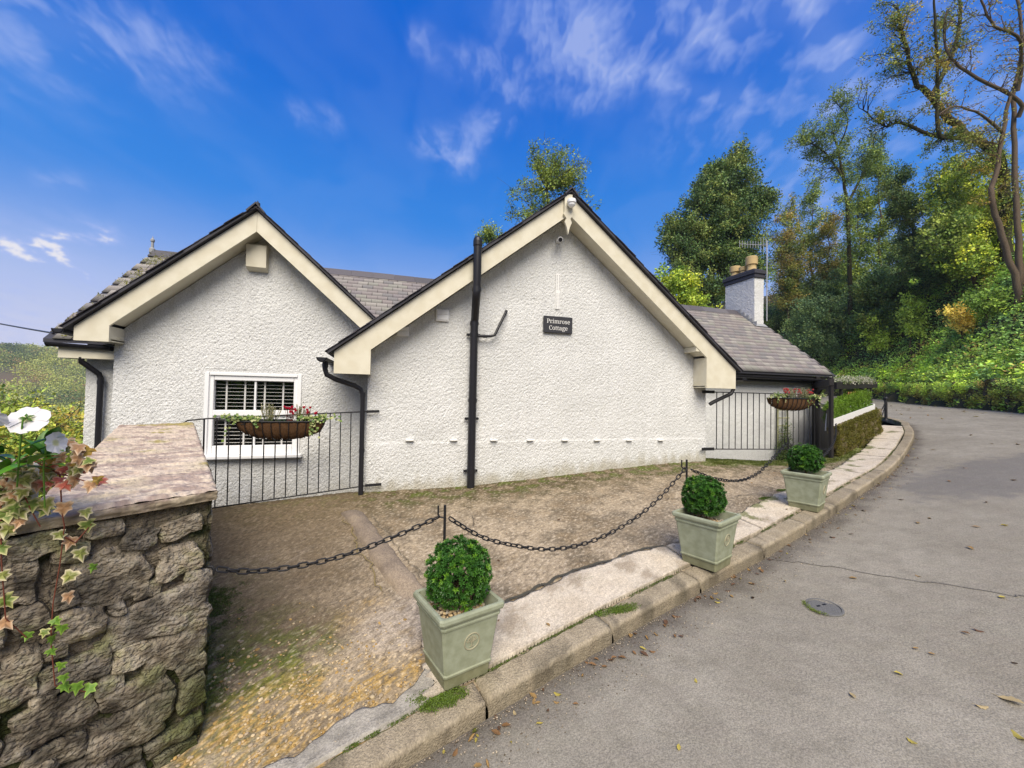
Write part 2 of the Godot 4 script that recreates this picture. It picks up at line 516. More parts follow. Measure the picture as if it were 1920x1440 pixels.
func court_tint(p: Vector3) -> Color:
	var a := nz.get_noise_2d(p.x * 1.1, p.z * 1.1)
	var b := nz.get_noise_2d(p.x * 4.0 + 9, p.z * 4.0)
	var f := nf.get_noise_2d(p.x * 22.0, p.z * 22.0)
	var g := nf.get_noise_2d(p.x * 70.0, p.z * 70.0)
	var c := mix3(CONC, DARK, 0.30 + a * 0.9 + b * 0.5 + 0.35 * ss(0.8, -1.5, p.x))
	c = mix3(c, Color(0.27, 0.19, 0.10), 0.45 * ss(-0.1, 0.5, a - b * 0.6))
	c = mix3(c, Color(0.30, 0.26, 0.20), 0.5 * ss(1.6, 3.0, p.x) * ss(-4.4, -3.2, p.z))
	# moss along the foot of the house and the wall, lichen towards the kerb
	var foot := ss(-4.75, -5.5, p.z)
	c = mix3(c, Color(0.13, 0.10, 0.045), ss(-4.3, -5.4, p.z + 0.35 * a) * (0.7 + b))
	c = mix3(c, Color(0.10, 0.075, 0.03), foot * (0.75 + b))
	c = mix3(c, MOSS, foot * ss(0.0, 0.45, b + a * 0.5 + 0.2 * ss(2, 5, p.x)))
	c = mix3(c, MOSS * 1.25, ss(5.0, 5.6, p.x) * ss(-5.1, -5.5, p.z) * 0.9)
	var gr := blob(p, -0.95, -3.1, 0.45) + blob(p, -0.62, -2.85, 0.4) + blob(p, -0.85, -2.5, 0.5) * 0.9 + blob(p, -1.3, -3.8, 0.5) * 0.6
	c = mix3(c, MOSS * 1.15, gr * ss(-0.35, 0.3, b + f * 0.5))
	var ye := blob(p, -0.3, -2.2, 0.5) * 1.2 + blob(p, 0.05, -2.5, 0.32) + blob(p, -0.1, -3.05, 0.22) + blob(p, -0.7, -2.15, 0.4)
	c = mix3(c, GOLD, 0.85 * ye * ss(-0.25, 0.4, b * 0.9 + f + a * 0.4))
	var pa := blob(p, 0.12, -2.85, 0.32) * 1.3
	c = mix3(c, PALE, pa * ss(-0.5, 0.1, b + 0.2))
	c = mix3(c, PALE, 0.8 * ss(0.0, 0.5, blob(p, -0.9, -4.0, 0.35) * ss(0.1, 0.5, b)))
	var h := nz.get_noise_2d(p.x * 11.0 + 4.0, p.z * 11.0)
	c = mix3(c, Color(0.13, 0.10, 0.065), 0.45 * ss(0.15, 0.5, h + 0.35 * b))
	c = mix3(c, Color(0.58, 0.50, 0.38), 0.5 * ss(0.30, 0.5, f - 0.2 * h))
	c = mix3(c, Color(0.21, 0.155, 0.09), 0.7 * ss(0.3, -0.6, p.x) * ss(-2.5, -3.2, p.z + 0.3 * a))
	c = c * (1.0 + 0.38 * f + 0.34 * g)
	return Color(maxf(c.r, 0.01), maxf(c.g, 0.01), maxf(c.b, 0.006))

func build_ground() -> void:
	# the land out to the horizon
	var mb := MB.new()
	var na := 216
	var rad := []
	var r := 0.25
	while r < 1800.0:
		rad.append(r); r *= 1.075 if r < 8 else (1.045 if r < 60 else 1.09)
	mb.sheet(na, rad.size() - 1, func(a, b):
		var f: float = TAU * a / na
		var x: float = sin(f) * rad[b]; var z: float = -cos(f) * rad[b]
		return Vector3(x, land(x, z), z),
		func(p, a, b):
			var q := nz.get_noise_2d(p.x * 0.3, p.z * 0.3)
			var w := nz.get_noise_2d(p.x * 0.012, p.z * 0.012)
			var far := ss(60, 150, Vector2(p.x, p.z).length())
			return mix3(mix3(Color(0.035, 0.04, 0.015), Color(0.055, 0.045, 0.022), 0.5 + q), mix3(Color(0.09, 0.13, 0.045), Color(0.16, 0.11, 0.07), ss(-0.2, 0.3, w) + ss(22, 27, p.y) * 0.7), far),
		Vector3.UP)
	struct("ground", mb, M.earth)
	# the lane
	mb = MB.new()
	var nl := 560
	var tz := func(k: float) -> float: return 3.5 + 18.5 * pow(k, 1.7)
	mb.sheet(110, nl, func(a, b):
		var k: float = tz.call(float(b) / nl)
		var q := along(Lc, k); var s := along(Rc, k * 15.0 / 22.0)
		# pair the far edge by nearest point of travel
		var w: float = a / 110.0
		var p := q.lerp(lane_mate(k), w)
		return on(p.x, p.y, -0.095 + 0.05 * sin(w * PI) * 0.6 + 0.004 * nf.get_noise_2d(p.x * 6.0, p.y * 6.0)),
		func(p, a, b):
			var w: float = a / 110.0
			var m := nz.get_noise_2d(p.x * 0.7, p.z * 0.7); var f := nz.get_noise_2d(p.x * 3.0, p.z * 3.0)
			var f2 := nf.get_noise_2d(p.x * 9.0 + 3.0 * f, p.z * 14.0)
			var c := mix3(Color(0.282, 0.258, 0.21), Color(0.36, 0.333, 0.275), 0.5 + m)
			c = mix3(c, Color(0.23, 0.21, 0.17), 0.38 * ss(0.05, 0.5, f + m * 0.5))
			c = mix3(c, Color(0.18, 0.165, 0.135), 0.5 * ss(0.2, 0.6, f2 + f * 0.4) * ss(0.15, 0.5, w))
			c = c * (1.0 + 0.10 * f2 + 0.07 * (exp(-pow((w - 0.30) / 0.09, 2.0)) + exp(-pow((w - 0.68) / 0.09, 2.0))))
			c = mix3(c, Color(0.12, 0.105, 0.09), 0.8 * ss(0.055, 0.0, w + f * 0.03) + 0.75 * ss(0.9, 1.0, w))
			var darker := Vector2((p.x - 8.9) / 2.4, (p.z + 3.5) / 0.75).length() + f * 0.4  # a darker oval patch in the tarmac colour
			c = mix3(c, Color(0.19, 0.18, 0.17), 0.7 * ss(1.1, 0.7, darker))
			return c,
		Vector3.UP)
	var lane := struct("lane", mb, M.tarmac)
	# forecourt
	mb = MB.new()
	var nx := 640; var nv := 250
	mb.sheet(nx, nv, func(a, b):
		var k: float = float(a) / nx
		var x: float = lerpf(-2.7, 9.3, pow(k, 1.35) * 0.82 + k * 0.18)
		var z0 := kerb_z(x) - 0.1
		var z1 := -5.7 if x < 5.3 else lerpf(-5.7, -6.0, ss(5.3, 5.5, x))
		var w: float = float(b) / nv
		var z := lerpf(z0, z1, pow(w, 1.25))
		var y := 0.004 * nf.get_noise_2d(x * 14.0, z * 14.0) + 0.012 * nz.get_noise_2d(x * 2.0, z * 2.0)
		if b == nv: y -= 0.7
		y -= 0.006 * ss(0.25, 0.0, w * 1.0) 
		return on(x, z + 0.03 * nf.get_noise_2d(x * 3.0, 0.0) * ss(0.97, 1.0, w), y),
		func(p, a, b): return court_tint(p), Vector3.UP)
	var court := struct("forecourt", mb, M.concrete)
	# the rounded old edging that crosses it
	mb = MB.new()
	mb.sheet(14, 60, func(a, b):
		var k: float = b / 60.0; var w: float = a / 14.0 * 2.0 - 1.0
		var q := Vector2(-0.36, -4.98).lerp(Vector2(0.26, -3.05), k)
		var wd := 0.13 + 0.02 * nf.get_noise_1d(k * 9.0 + 4.0 * signf(w))
		q += Vector2(0.95, 0.3) * w * wd
		var hgt := 0.065 * sqrt(maxf(0.0, 1.0 - w * w)) * ss(0.0, 0.05, k) * ss(1.0, 0.85, k)
		return on(q.x, q.y, -0.012 + hgt + 0.006 * nf.get_noise_2d(q.x * 12, q.y * 12)),
		func(p, a, b):
			var f := nz.get_noise_2d(p.x * 3.0, p.z * 3.0)
			return mix3(Color(0.25, 0.20, 0.155), Color(0.40, 0.32, 0.23), 0.4 + f + ss(30, 55, b) * 0.5), Vector3.UP)
	put("old_edging", mb, M.concrete, court)
	# cracks in the concrete, the open joint behind the slabs, a seam across the lane
	var crack := func(pts: Array, w: float, wob: float, parent: Node3D, c: Color, up: float) -> void:
		var m := MB.new()
		m.col = c
		var q := []
		for k in pts.size() - 1:
			for j in 14:
				var p: Vector2 = (pts[k] as Vector2).lerp(pts[k + 1], j / 14.0)
				p += Vector2(nf.get_noise_2d(p.x * 5.0, p.y * 5.0), nf.get_noise_2d(p.x * 5.0 + 30.0, p.y * 5.0)) * wob
				q.append(on(p.x, p.y, up))
		m.ribbon(q, w)
		put("crack", m, M.plain, parent)
	crack.call([Vector2(3.1, -4.15), Vector2(3.7, -3.95), Vector2(4.55, -3.85)], 0.012, 0.05, court, Color(0.06, 0.05, 0.035), 0.016)
	crack.call([Vector2(0.3, -3.0), Vector2(0.75, -3.7), Vector2(0.95, -4.5)], 0.006, 0.10, court, Color(0.09, 0.07, 0.05), 0.016)
	crack.call([Vector2(-0.40, -4.75), Vector2(-0.20, -4.0), Vector2(0.02, -3.2)], 0.009, 0.06, court, Color(0.22, 0.17, 0.07), 0.017)
	crack.call([Vector2(-0.14, -4.85), Vector2(0.12, -4.0), Vector2(0.34, -3.3)], 0.007, 0.06, court, Color(0.16, 0.13, 0.08), 0.017)
	crack.call([Vector2(0.6, -2.79), Vector2(0.84, -2.80), Vector2(1.5, -2.995), Vector2(2.17, -3.085), Vector2(2.45, -3.08)], 0.030, 0.035, court, Color(0.07, 0.065, 0.05), 0.018)
	# paved strip behind the kerb: separate slabs with worn edges
	var pave := Node3D.new()
	pave.name = "pavement"; pave.set_meta("kind", "structure"); add_child(pave)
	var back := [Vector2(0.16, -2.72), Vector2(0.84, -2.78), Vector2(1.5, -2.97), Vector2(2.17, -3.06), Vector2(2.75, -3.06), Vector2(3.634, -3.42), Vector2(5.04, -3.94), Vector2(6.86, -4.66), Vector2(8.3, -5.3), Vector2(9.3, -5.65), Vector2(10.4, -6.15), Vector2(11.7, -7.0)]
	var cuts := [0.26, 2.44, 3.55, 5.2, 7.0, 8.7, 10.3, 12.2]
	for k in cuts.size() - 1:
		mb = MB.new()
		var x0: float = cuts[k] + 0.008; var x1: float = cuts[k + 1] - 0.008
		var seed := k * 7.3
		var nu := int(clampf((x1 - x0) / 0.025, 20, 90)); var nw := 26
		mb.sheet(nu, nw, func(a, b):
			var x := lerpf(x0, x1, float(clampi(a, 1, nu - 1) - 1) / (nu - 2))
			var zb := -7.0
			for j in back.size() - 1:
				if x >= back[j].x and x <= back[j + 1].x: zb = lerpf(back[j].y, back[j + 1].y, (x - back[j].x) / (back[j + 1].x - back[j].x))
			var w := float(clampi(b, 1, nw - 1) - 1) / (nw - 2)
			zb += 0.035 * nf.get_noise_1d(x * 5.0 + seed) + 0.012 * nf.get_noise_1d(x * 21.0)
			var z0 := kerb_z(x) - 0.185
			var rim = a == 0 or b == 0 or a == nu or b == nw
			if a <= 1 and k == 0: x += 0.07 * nf.get_noise_1d(w * 9.0) 
			if k == 0: x += 0.02 * nf.get_noise_1d(w * 14.0 + 3.0) * ss(0.4, 0.0, x)
			var z := lerpf(z0, zb, w)
			return on(x, z, (-0.05 if rim else 0.02) + 0.003 * nf.get_noise_2d(x * 9.0, z * 9.0)),
			func(p, a, b):
				var f := nz.get_noise_2d(p.x * 2.2 + seed, p.z * 2.2); var g := nf.get_noise_2d(p.x * 30.0, p.z * 30.0)
				var c := mix3(Color(0.66, 0.57, 0.44), Color(0.78, 0.70, 0.57), 0.5 + f * 1.2)
				c = mix3(c, Color(0.34, 0.27, 0.19), ss(0.05, 0.5, f + g * 0.25) * 0.75)
				var w := float(b) / nw
				c = mix3(c, Color(0.14, 0.12, 0.07), 0.6 * ss(0.10, 0.0, w + 0.06 * g) + 0.5 * ss(0.93, 1.0, w + 0.05 * g))
				if k >= 2: c = mix3(c, MOSS, ss(0.25, 0.45, f + (w - 0.5) * 0.8 + g * 0.2) * 0.7)
				return c * (1.0 + 0.18 * g), Vector3.UP)
		put("paving_slab", mb, M.paving, pave)
	# the broken grey concrete strip left of the first slab
	mb = MB.new()
	mb.sheet(70, 14, func(a, b):
		var x := lerpf(-0.9, 0.36, a / 70.0)
		var w = b / 14.0
		var z = kerb_z(x) - 0.17 - w * (0.16 + 0.07 * nf.get_noise_1d(x * 4.0) + 0.1 * ss(0.05, 0.3, x))
		return on(x, z, (-0.03 if b == 0 or b == 14 or a == 0 or a == 70 else 0.014) + 0.006 * nf.get_noise_2d(x * 16.0, z * 16.0)),
		func(p, a, b):
			var f := nz.get_noise_2d(p.x * 5.0, p.z * 5.0)
			return mix3(Color(0.30, 0.28, 0.24), Color(0.48, 0.45, 0.39), 0.5 + f), Vector3.UP)
	put("paving_slab", mb, M.paving, pave)
	mb = MB.new()
	mb.col = Color(0.235, 0.215, 0.18)
	var sq := []
	for k in 60:
		var f := k / 59.0
		var p := Vector2(3.1, -2.92).lerp(Vector2(6.6, 0.4), f) + Vector2(0.02, 0.05) * nf.get_noise_1d(f * 25.0) * 2.0
		sq.append(on(p.x, p.y, -0.095 + 0.03 * sin(PI * clampf((p.y - kerb_z(p.x)) / 4.4, 0.0, 1.0)) + 0.004))
	mb.ribbon(sq, 0.010)
	put("lane_seam", mb, M.tarmac, lane)
	# kerb: one stone after another
	var kerb := Node3D.new()
	kerb.name = "kerb"; kerb.set_meta("kind", "structure"); add_child(kerb)
	var s := 3.2
	var spans := []
	var prev := along(Lc, s)
	var start := s; var run := 0.0
	while s < 17.0:
		s += 0.01
		var q := along(Lc, s)
		run += q.distance_to(prev); prev = q
		var want := 0.92
		if run >= want:
			spans.append([start, s]); start = s; run = 0.0
	# two joints stand where the photograph has them
	for k in spans.size():
		mb = MB.new()
		var t0: float = spans[k][0]; var t1: float = spans[k][1]
		var gap := 0.008 / 0.92 * (t1 - t0)
		var prof := [Vector2(0.0, -0.16), Vector2(0.0, -0.025), Vector2(0.012, -0.006), Vector2(0.03, 0.002), Vector2(0.145, 0.006), Vector2(0.158, 0.0), Vector2(0.165, -0.02), Vector2(0.165, -0.12)]
		var dy := rr(-0.006, 0.006); var tone := rr(0.85, 1.12)
		var nseg := 26 if t0 < 9.0 else 8
		mb.sheet(prof.size() - 1, nseg, func(a, b):
			var end: bool = b == 0 or b == nseg
			var t: float = lerpf(t0 + gap, t1 - gap, float(clampi(b, 1, nseg - 1) - 1) / (nseg - 2))
			var q := along(Lc, t); var d := (along(Lc, t + 0.02) - along(Lc, t - 0.02)).normalized()
			var o := Vector2(d.y, -d.x)
			var pr: Vector2 = prof[a]
			var wear := 0.006 * nf.get_noise_2d(t * 14.0 + a, a * 3.1)
			var p := q + o * (pr.x + wear)
			return on(p.x, p.y, dy + pr.y + wear + (-0.05 if end else 0.0)),
			func(p, a, b):
				var f := nz.get_noise_2d(p.x * 3.0, p.z * 3.0 + p.y * 3.0); var g := nf.get_noise_3dv(p * 40.0)
				var c := mix3(Color(0.36, 0.30, 0.205), Color(0.49, 0.42, 0.305), 0.5 + f) * tone
				c = mix3(c, Color(0.09, 0.075, 0.05), 0.7 * ss(0.1, 0.5, f + g * 0.3))
				if a <= 1: c = mix3(c, Color(0.10, 0.085, 0.055), 0.35 + 0.4 * f)
				if a >= 5: c = mix3(c, MOSS, 0.6 + f)
				return c * (1.0 + 0.25 * g), Vector3(0, 1, 0.3))
		put("kerb_stone", mb, M.kerb_concrete, kerb)
	# moss in the joint between kerb and slabs
	var tuft := bunch(9, 0.9, 0.35, 77, 0.1)
	var where := []
	for k in 4200:
		var x := pow(rr(0.0, 1.0), 1.6) * 10.0 - 0.6
		var z := kerb_z(x) - 0.178 + rr(-0.022, 0.012)
		if nz.get_noise_1d(x * 2.3) + 0.25 * nf.get_noise_1d(x * 17.0) < -0.02: continue
		where.append([Transform3D(Basis(Vector3.UP, rr(0, TAU)).scaled(Vector3(1, 0.7, 1) * rr(0.006, 0.015)), on(x, z, 0.004)), Color(0.10, 0.15, 0.02) * rr(0.6, 1.3)])
	for j in [Vector2(1.50, -2.45), Vector2(3.0, -1.9) * 0.0 + Vector2(1.62, -2.44), Vector2(0.3, -2.13), Vector2(0.36, -2.16), Vector2(1.55, -2.87), Vector2(0.24, -2.2), Vector2(3.65, -3.4), Vector2(4.4, -3.72), Vector2(4.9, -3.9)]:
		for k in 130:
			var o := Vector2.from_angle(rr(0, TAU)) * 0.075 * sqrt(rr(0, 1))
			where.append([Transform3D(Basis(Vector3.UP, rr(0, TAU)).scaled(Vector3.ONE * rr(0.008, 0.017)), on(j.x + o.x * 1.3, j.y + o.y * 0.45, 0.014)), Color(0.12, 0.19, 0.02) * rr(0.6, 1.2)])
	for k in 5200:   # mossy ground by the right railing and below the wall
		var x := rr(5.2, 9.0); var z := rr(-5.95, -5.25) + ss(8.0, 9.0, x) * 0.2
		if nz.get_noise_2d(x * 2.0, z * 3.0) < -0.12: continue
		where.append([Transform3D(Basis(Vector3.UP, rr(0, TAU)).scaled(Vector3.ONE * rr(0.012, 0.03)), on(x, z, 0.006)), Color(0.12, 0.15, 0.02) * rr(0.6, 1.3)])
	for k in 2600:   # and at the foot of the stone wall
		var q := Vector2(-0.98, -2.45).lerp(Vector2(-1.3, -3.8), rr(0, 1)) + Vector2(rr(-0.05, 0.3) * rr(0, 1), rr(-0.1, 0.1))
		if nz.get_noise_2d(q.x * 4.0, q.y * 4.0) < -0.1: continue
		where.append([Transform3D(Basis(Vector3.UP, rr(0, TAU)).scaled(Vector3.ONE * rr(0.007, 0.016)), on(q.x, q.y, 0.004)), Color(0.10, 0.15, 0.02) * rr(0.5, 1.2)])
	tag(scatter("moss", tuft, M.leaf, where), "green moss in the kerb joints and along the damp edges of the forecourt", "moss")
	# pebbles bedded in the old concrete
	rng.seed = 21
	mb = MB.new()
	mb.lump(Vector3.ZERO, Vector3(1, 0.55, 0.75), Basis(), nz, 0.25, 1.2, 3, 2.3)
	where = []
	for k in 5200:
		var x := rr(-1.2, 0.5); var z := rr(-3.4, -1.75)
		var den := blob(Vector3(x, 0, z), -0.35, -2.15, 0.75) + 0.35 * blob(Vector3(x, 0, z), -0.1, -2.6, 0.5) + 0.25 * blob(Vector3(x, 0, z), -0.9, -2.8, 0.7)
		if rng.randf() > den * 0.42 or z > kerb_z(x) - 0.25: continue
		var big := 1.0 if rng.randf() < 0.12 else 0.5
		where.append([Transform3D(Basis(Vector3.UP, rr(0, TAU)).scaled(Vector3.ONE * rr(0.005, 0.010) * (0.5 + big)), on(x, z, -0.001)), [Color(0.50, 0.37, 0.20), Color(0.56, 0.45, 0.28), Color(0.42, 0.27, 0.09), Color(0.36, 0.29, 0.20)][rng.randi() % 4] * rr(0.7, 1.15)])
	for k in 5200:
		var x := pow(rr(0.0, 1.0), 1.4) * 9.0 - 0.4
		var lane_side := rng.randf() < 0.55
		var z := kerb_z(x) + (0.015 + 0.30 * pow(rng.randf(), 2.5) if lane_side else -0.2 - 2.2 * pow(rng.randf(), 1.5))
		where.append([Transform3D(Basis(Vector3.UP, rr(0, TAU)).scaled(Vector3.ONE * rr(0.0018, 0.0045)), on(x, z, -0.088 if lane_side else 0.012)), [Color(0.40, 0.33, 0.24), Color(0.22, 0.18, 0.13), Color(0.12, 0.09, 0.06), Color(0.5, 0.42, 0.3)][rng.randi() % 4] * rr(0.7, 1.15)])
	tag(scatter("pebbles", mb.mesh(), M.plain, where), "small buff pebbles and grit on the yellowed concrete and in the gutter", "pebbles")

var mates := {}
func lane_mate(t: float) -> Vector2:      # the point of the far edge that lies across from t on the near edge
	var key := int(t * 4000)
	if mates.has(key): return mates[key]
	var q := along(Lc, t); var d := (along(Lc, t + 0.05) - along(Lc, t - 0.05)).normalized()
	var o := Vector2(-d.y, d.x)
	var best := q + o * 4.4; var bd := 1e9
	var k := 0.0
	while k < Rc.size() - 1.0:
		var s := along(Rc, k)
		var off := absf((s - q).dot(d)) + 0.15 * s.distance_to(q)
		if off < bd: bd = off; best = s
		k += 0.02
	mates[key] = best
	return best

# ---------------------------------------------------------------- the cottage
var cottage: Node3D
func cast_wall(x0: float, x1: float, y0: float, z: float, top: Callable, cell: float, hole := Rect2()) -> MB:
	var mb := MB.new()
	var ymax := 0.0
	for k in 60: ymax = maxf(ymax, top.call(lerpf(x0, x1, k / 59.0)))
	var nu := int((x1 - x0) / cell); var nv := int((ymax - y0) / cell)
	mb.sheet(nu, nv, func(a, b):
		var x := lerpf(x0, x1, float(a) / nu); var y: float = minf(lerpf(y0, ymax, float(b) / nv), top.call(x))
		var d := 0.007 * nf.get_noise_2d(x * 22.0 + 1.2 * nf.get_noise_2d(x * 5.0, y * 5.0), y * 33.0 + 40.0) + 0.005 * nf.get_noise_2d(x * 58.0, y * 74.0) - 0.009 * ss(0.22, 0.6, nf.get_noise_2d(x * 30.0 + 9.0, y * 47.0)) + 0.012 * nz.get_noise_2d(x * 0.9, y * 0.9)
		if hole.has_area() and hole.grow(0.05).has_point(Vector2(x, y)): d = minf(d, 0.0)
		return Vector3(x, y, z + d + 0.006 * ss(0.955, 0.94, y) * (1.0 if z > -5.9 else 0.0)),
		func(p, a, b):
			var f := nz.get_noise_2d(p.x * 0.8, p.y * 0.8); var g := nz.get_noise_2d(p.x * 5.0, p.y * 2.0)
			var c := mix3(Color(0.735, 0.745, 0.73), Color(0.80, 0.81, 0.80), 0.5 + f)
			var foot := ss(0.22, 0.0, p.y - G(p.x, maxf(p.z, -5.6)) + 0.12 * g)
			if z < -6.0: foot = ss(0.4, 0.0, p.y + 0.3 * g) * 0.4
			c = mix3(c, Color(0.42, 0.38, 0.27), foot * 0.65)
			var st := nz.get_noise_2d(p.x * 7.0, p.y * 0.6)
			c = c * (1.0 - 0.05 * ss(0.0, 0.45, st) * ss(-0.4, 0.3, f))
			c = mix3(c, Color(0.52, 0.50, 0.40), 0.35 * ss(0.1, 0.5, g) * ss(0.6, 0.0, top.call(p.x) - p.y))
			return c,
		Vector3(0, 0, 1),
		func(a, b):
			var x: float = lerpf(x0, x1, (a + 0.5) / nu); var y: float = lerpf(y0, ymax, (b + 0.5) / nv)
			return y - 0.6 * cell > top.call(x) + cell or hole.has_area() and hole.has_point(Vector2(x, y)))
	return mb

func poly(a: Array) -> PackedVector2Array: return PackedVector2Array(a)

# cx: middle; half: to the tips; zb: face of the bargeboards; zw: face of the wall
func gable_roof(cx: float, half: float, apex: float, tip: float, zb: float, zw: float, zend: float, drop: float, lbox: float, rbox: float, lbot: float, rbot: float, rcut: float) -> void:
	var sl := (apex - tip) / half
	var X := Vector3.RIGHT; var Y := Vector3.UP
	var top := func(x: float) -> float: return apex - 0.05 - sl * absf(x - cx)
	var xl := cx - half + 0.07; var xr := cx + minf(half - 0.07, rcut)
	var mb := MB.new()
	mb.slab(poly([Vector2(cx - 0.0015, top.call(cx)), Vector2(xl, top.call(xl)), Vector2(xl, lbot), Vector2(lbox, lbot), Vector2(lbox, top.call(lbox) - drop), Vector2(cx - 0.0015, top.call(cx) - drop)]), Vector3(0, 0, zb), X, Y, Vector3(0, 0, -0.035))
	put("bargeboard", mb, M.cream_paint, cottage)
	mb = MB.new()
	var pr := [Vector2(cx + 0.0015, top.call(cx)), Vector2(cx + 0.0015, top.call(cx) - drop)]
	if rcut > 50.0: pr += [Vector2(rbox, top.call(rbox) - drop), Vector2(rbox, rbot), Vector2(xr, rbot), Vector2(xr, top.call(xr))]
	else: pr += [Vector2(xr, top.call(xr) - drop), Vector2(xr, top.call(xr))]
	mb.slab(poly(pr), Vector3(0, 0, zb), X, Y, Vector3(0, 0, -0.035))
	put("bargeboard", mb, M.cream_paint, cottage)
	# boxed soffit behind the boards
	for s in [-1.0, 1.0]:
		var xe: float = lbox if s < 0 else (rbox if rcut < 0.0 or rcut > 50.0 else xr)
		mb = MB.new()
		var u := 0.03
		mb.slab(poly([Vector2(cx, top.call(cx) - drop + u), Vector2(xe, top.call(xe) - drop + u), Vector2(xe, top.call(xe) - drop + u + 0.02), Vector2(cx, top.call(cx) - drop + u + 0.02)]), Vector3(0, 0, zb - 0.036), X, Y, Vector3(0, 0, zw - zb - 0.02))
		put("soffit", mb, M.cream_paint, cottage)
		if s < 0 or rcut > 50.0:
			var xa: float = xl if s < 0 else xr
			var bot: float = lbot if s < 0 else rbot
			mb = MB.new()      # the returned ends: underside and inner cheek
			mb.box(Vector3((xa + xe) * 0.5, bot + 0.028, (zb + zw) * 0.5 - 0.03), Vector3(absf(xe - xa) - 0.004, 0.02, zb - zw), 0.002)
			mb.box(Vector3(xe - s * -0.012, (bot + top.call(xe) - drop) * 0.5, (zb + zw) * 0.5 - 0.03), Vector3(0.02, top.call(xe) - drop - bot - 0.01, zb - zw), 0.002)
			mb.box(Vector3(xa - s * 0.012, bot + 0.13, (zb + zend) * 0.5 - 0.036), Vector3(0.02, 0.2, zb - zend), 0.002)
			put("eaves_box", mb, M.cream_paint, cottage)
	# roof planes, dark at the cut edge
	for s in [-1.0, 1.0]:
		mb = MB.new()
		var xe: float = cx + s * half if s < 0 or rcut > 50.0 else xr + 0.03
		var f := func(x: float, up: float) -> Vector2: return Vector2(x, apex - sl * absf(x - cx) + up)
		mb.slab(poly([f.call(cx, 0.0), f.call(xe, 0.0), f.call(xe, -0.034), f.call(cx, -0.034)]), Vector3(0, 0, zb + 0.055), X, Y, Vector3(0, 0, zend - zb - 0.06))
		var rf := put("roof", mb, M.dark_slate, cottage)
		# courses of slates seen on edge
		mb = MB.new()
		var L := absf(xe - cx)
		var n := int(L / 0.15)
		for k in n:
			var x0: float = cx + s * (L * k / n - 0.02); var x1: float = cx + s * (L * (k + 1) / n + 0.03)
			for j in 5:
				var z0 := zb + 0.07 + 0.012 * sin(k * 7.7) - j * 0.3
				var c0: Vector2 = f.call(x0, 0.003) if k > 0 else f.call(x0, 0.0); var c1: Vector2 = f.call(x1, 0.014)
				mb.col = Color(0.10, 0.095, 0.11) * (0.8 + 0.4 * absf(sin(k * 3.1 + j)))
				mb.slab(poly([Vector2(c0.x, c0.y), Vector2(c1.x, c1.y), Vector2(c1.x, c1.y + 0.008), Vector2(c0.x, c0.y + 0.008)]), Vector3(0, 0, z0), X, Y, Vector3(0, 0, -0.292))
		var sp := put("slates", mb, M.slate, rf)
		sp.set_meta("kind", "stuff")
	mb = MB.new()
	for k in 6:
		mb.slab(poly([Vector2(cx - 0.11, apex - 0.11 * sl + 0.02), Vector2(cx, apex + 0.045), Vector2(cx + 0.11, apex - 0.11 * sl + 0.02), Vector2(cx + 0.10, apex - 0.11 * sl), Vector2(cx, apex + 0.02), Vector2(cx - 0.10, apex - 0.11 * sl)]), Vector3(0, 0, zb + 0.085 - k * 0.452), X, Y, Vector3(0, 0, -0.45))
	put("ridge", mb, M.dark_slate, cottage)

func pipe(called: String, pts: Array, r: float, m: Material, parent: Node3D, collars := []) -> MeshInstance3D:
	var mb := MB.new()
	mb.tube(pts, [r], 14)
	var o := put(called, mb, m, parent)
	for c in collars:
		mb = MB.new()
		mb.tube([c[0], c[0] + c[1] * 0.02, c[0] + c[1] * 0.05, c[0] + c[1] * 0.07], [r * 1.02, r * 1.16, r * 1.16, r * 1.02], 14)
		put("collar", mb, m, o)
	return o

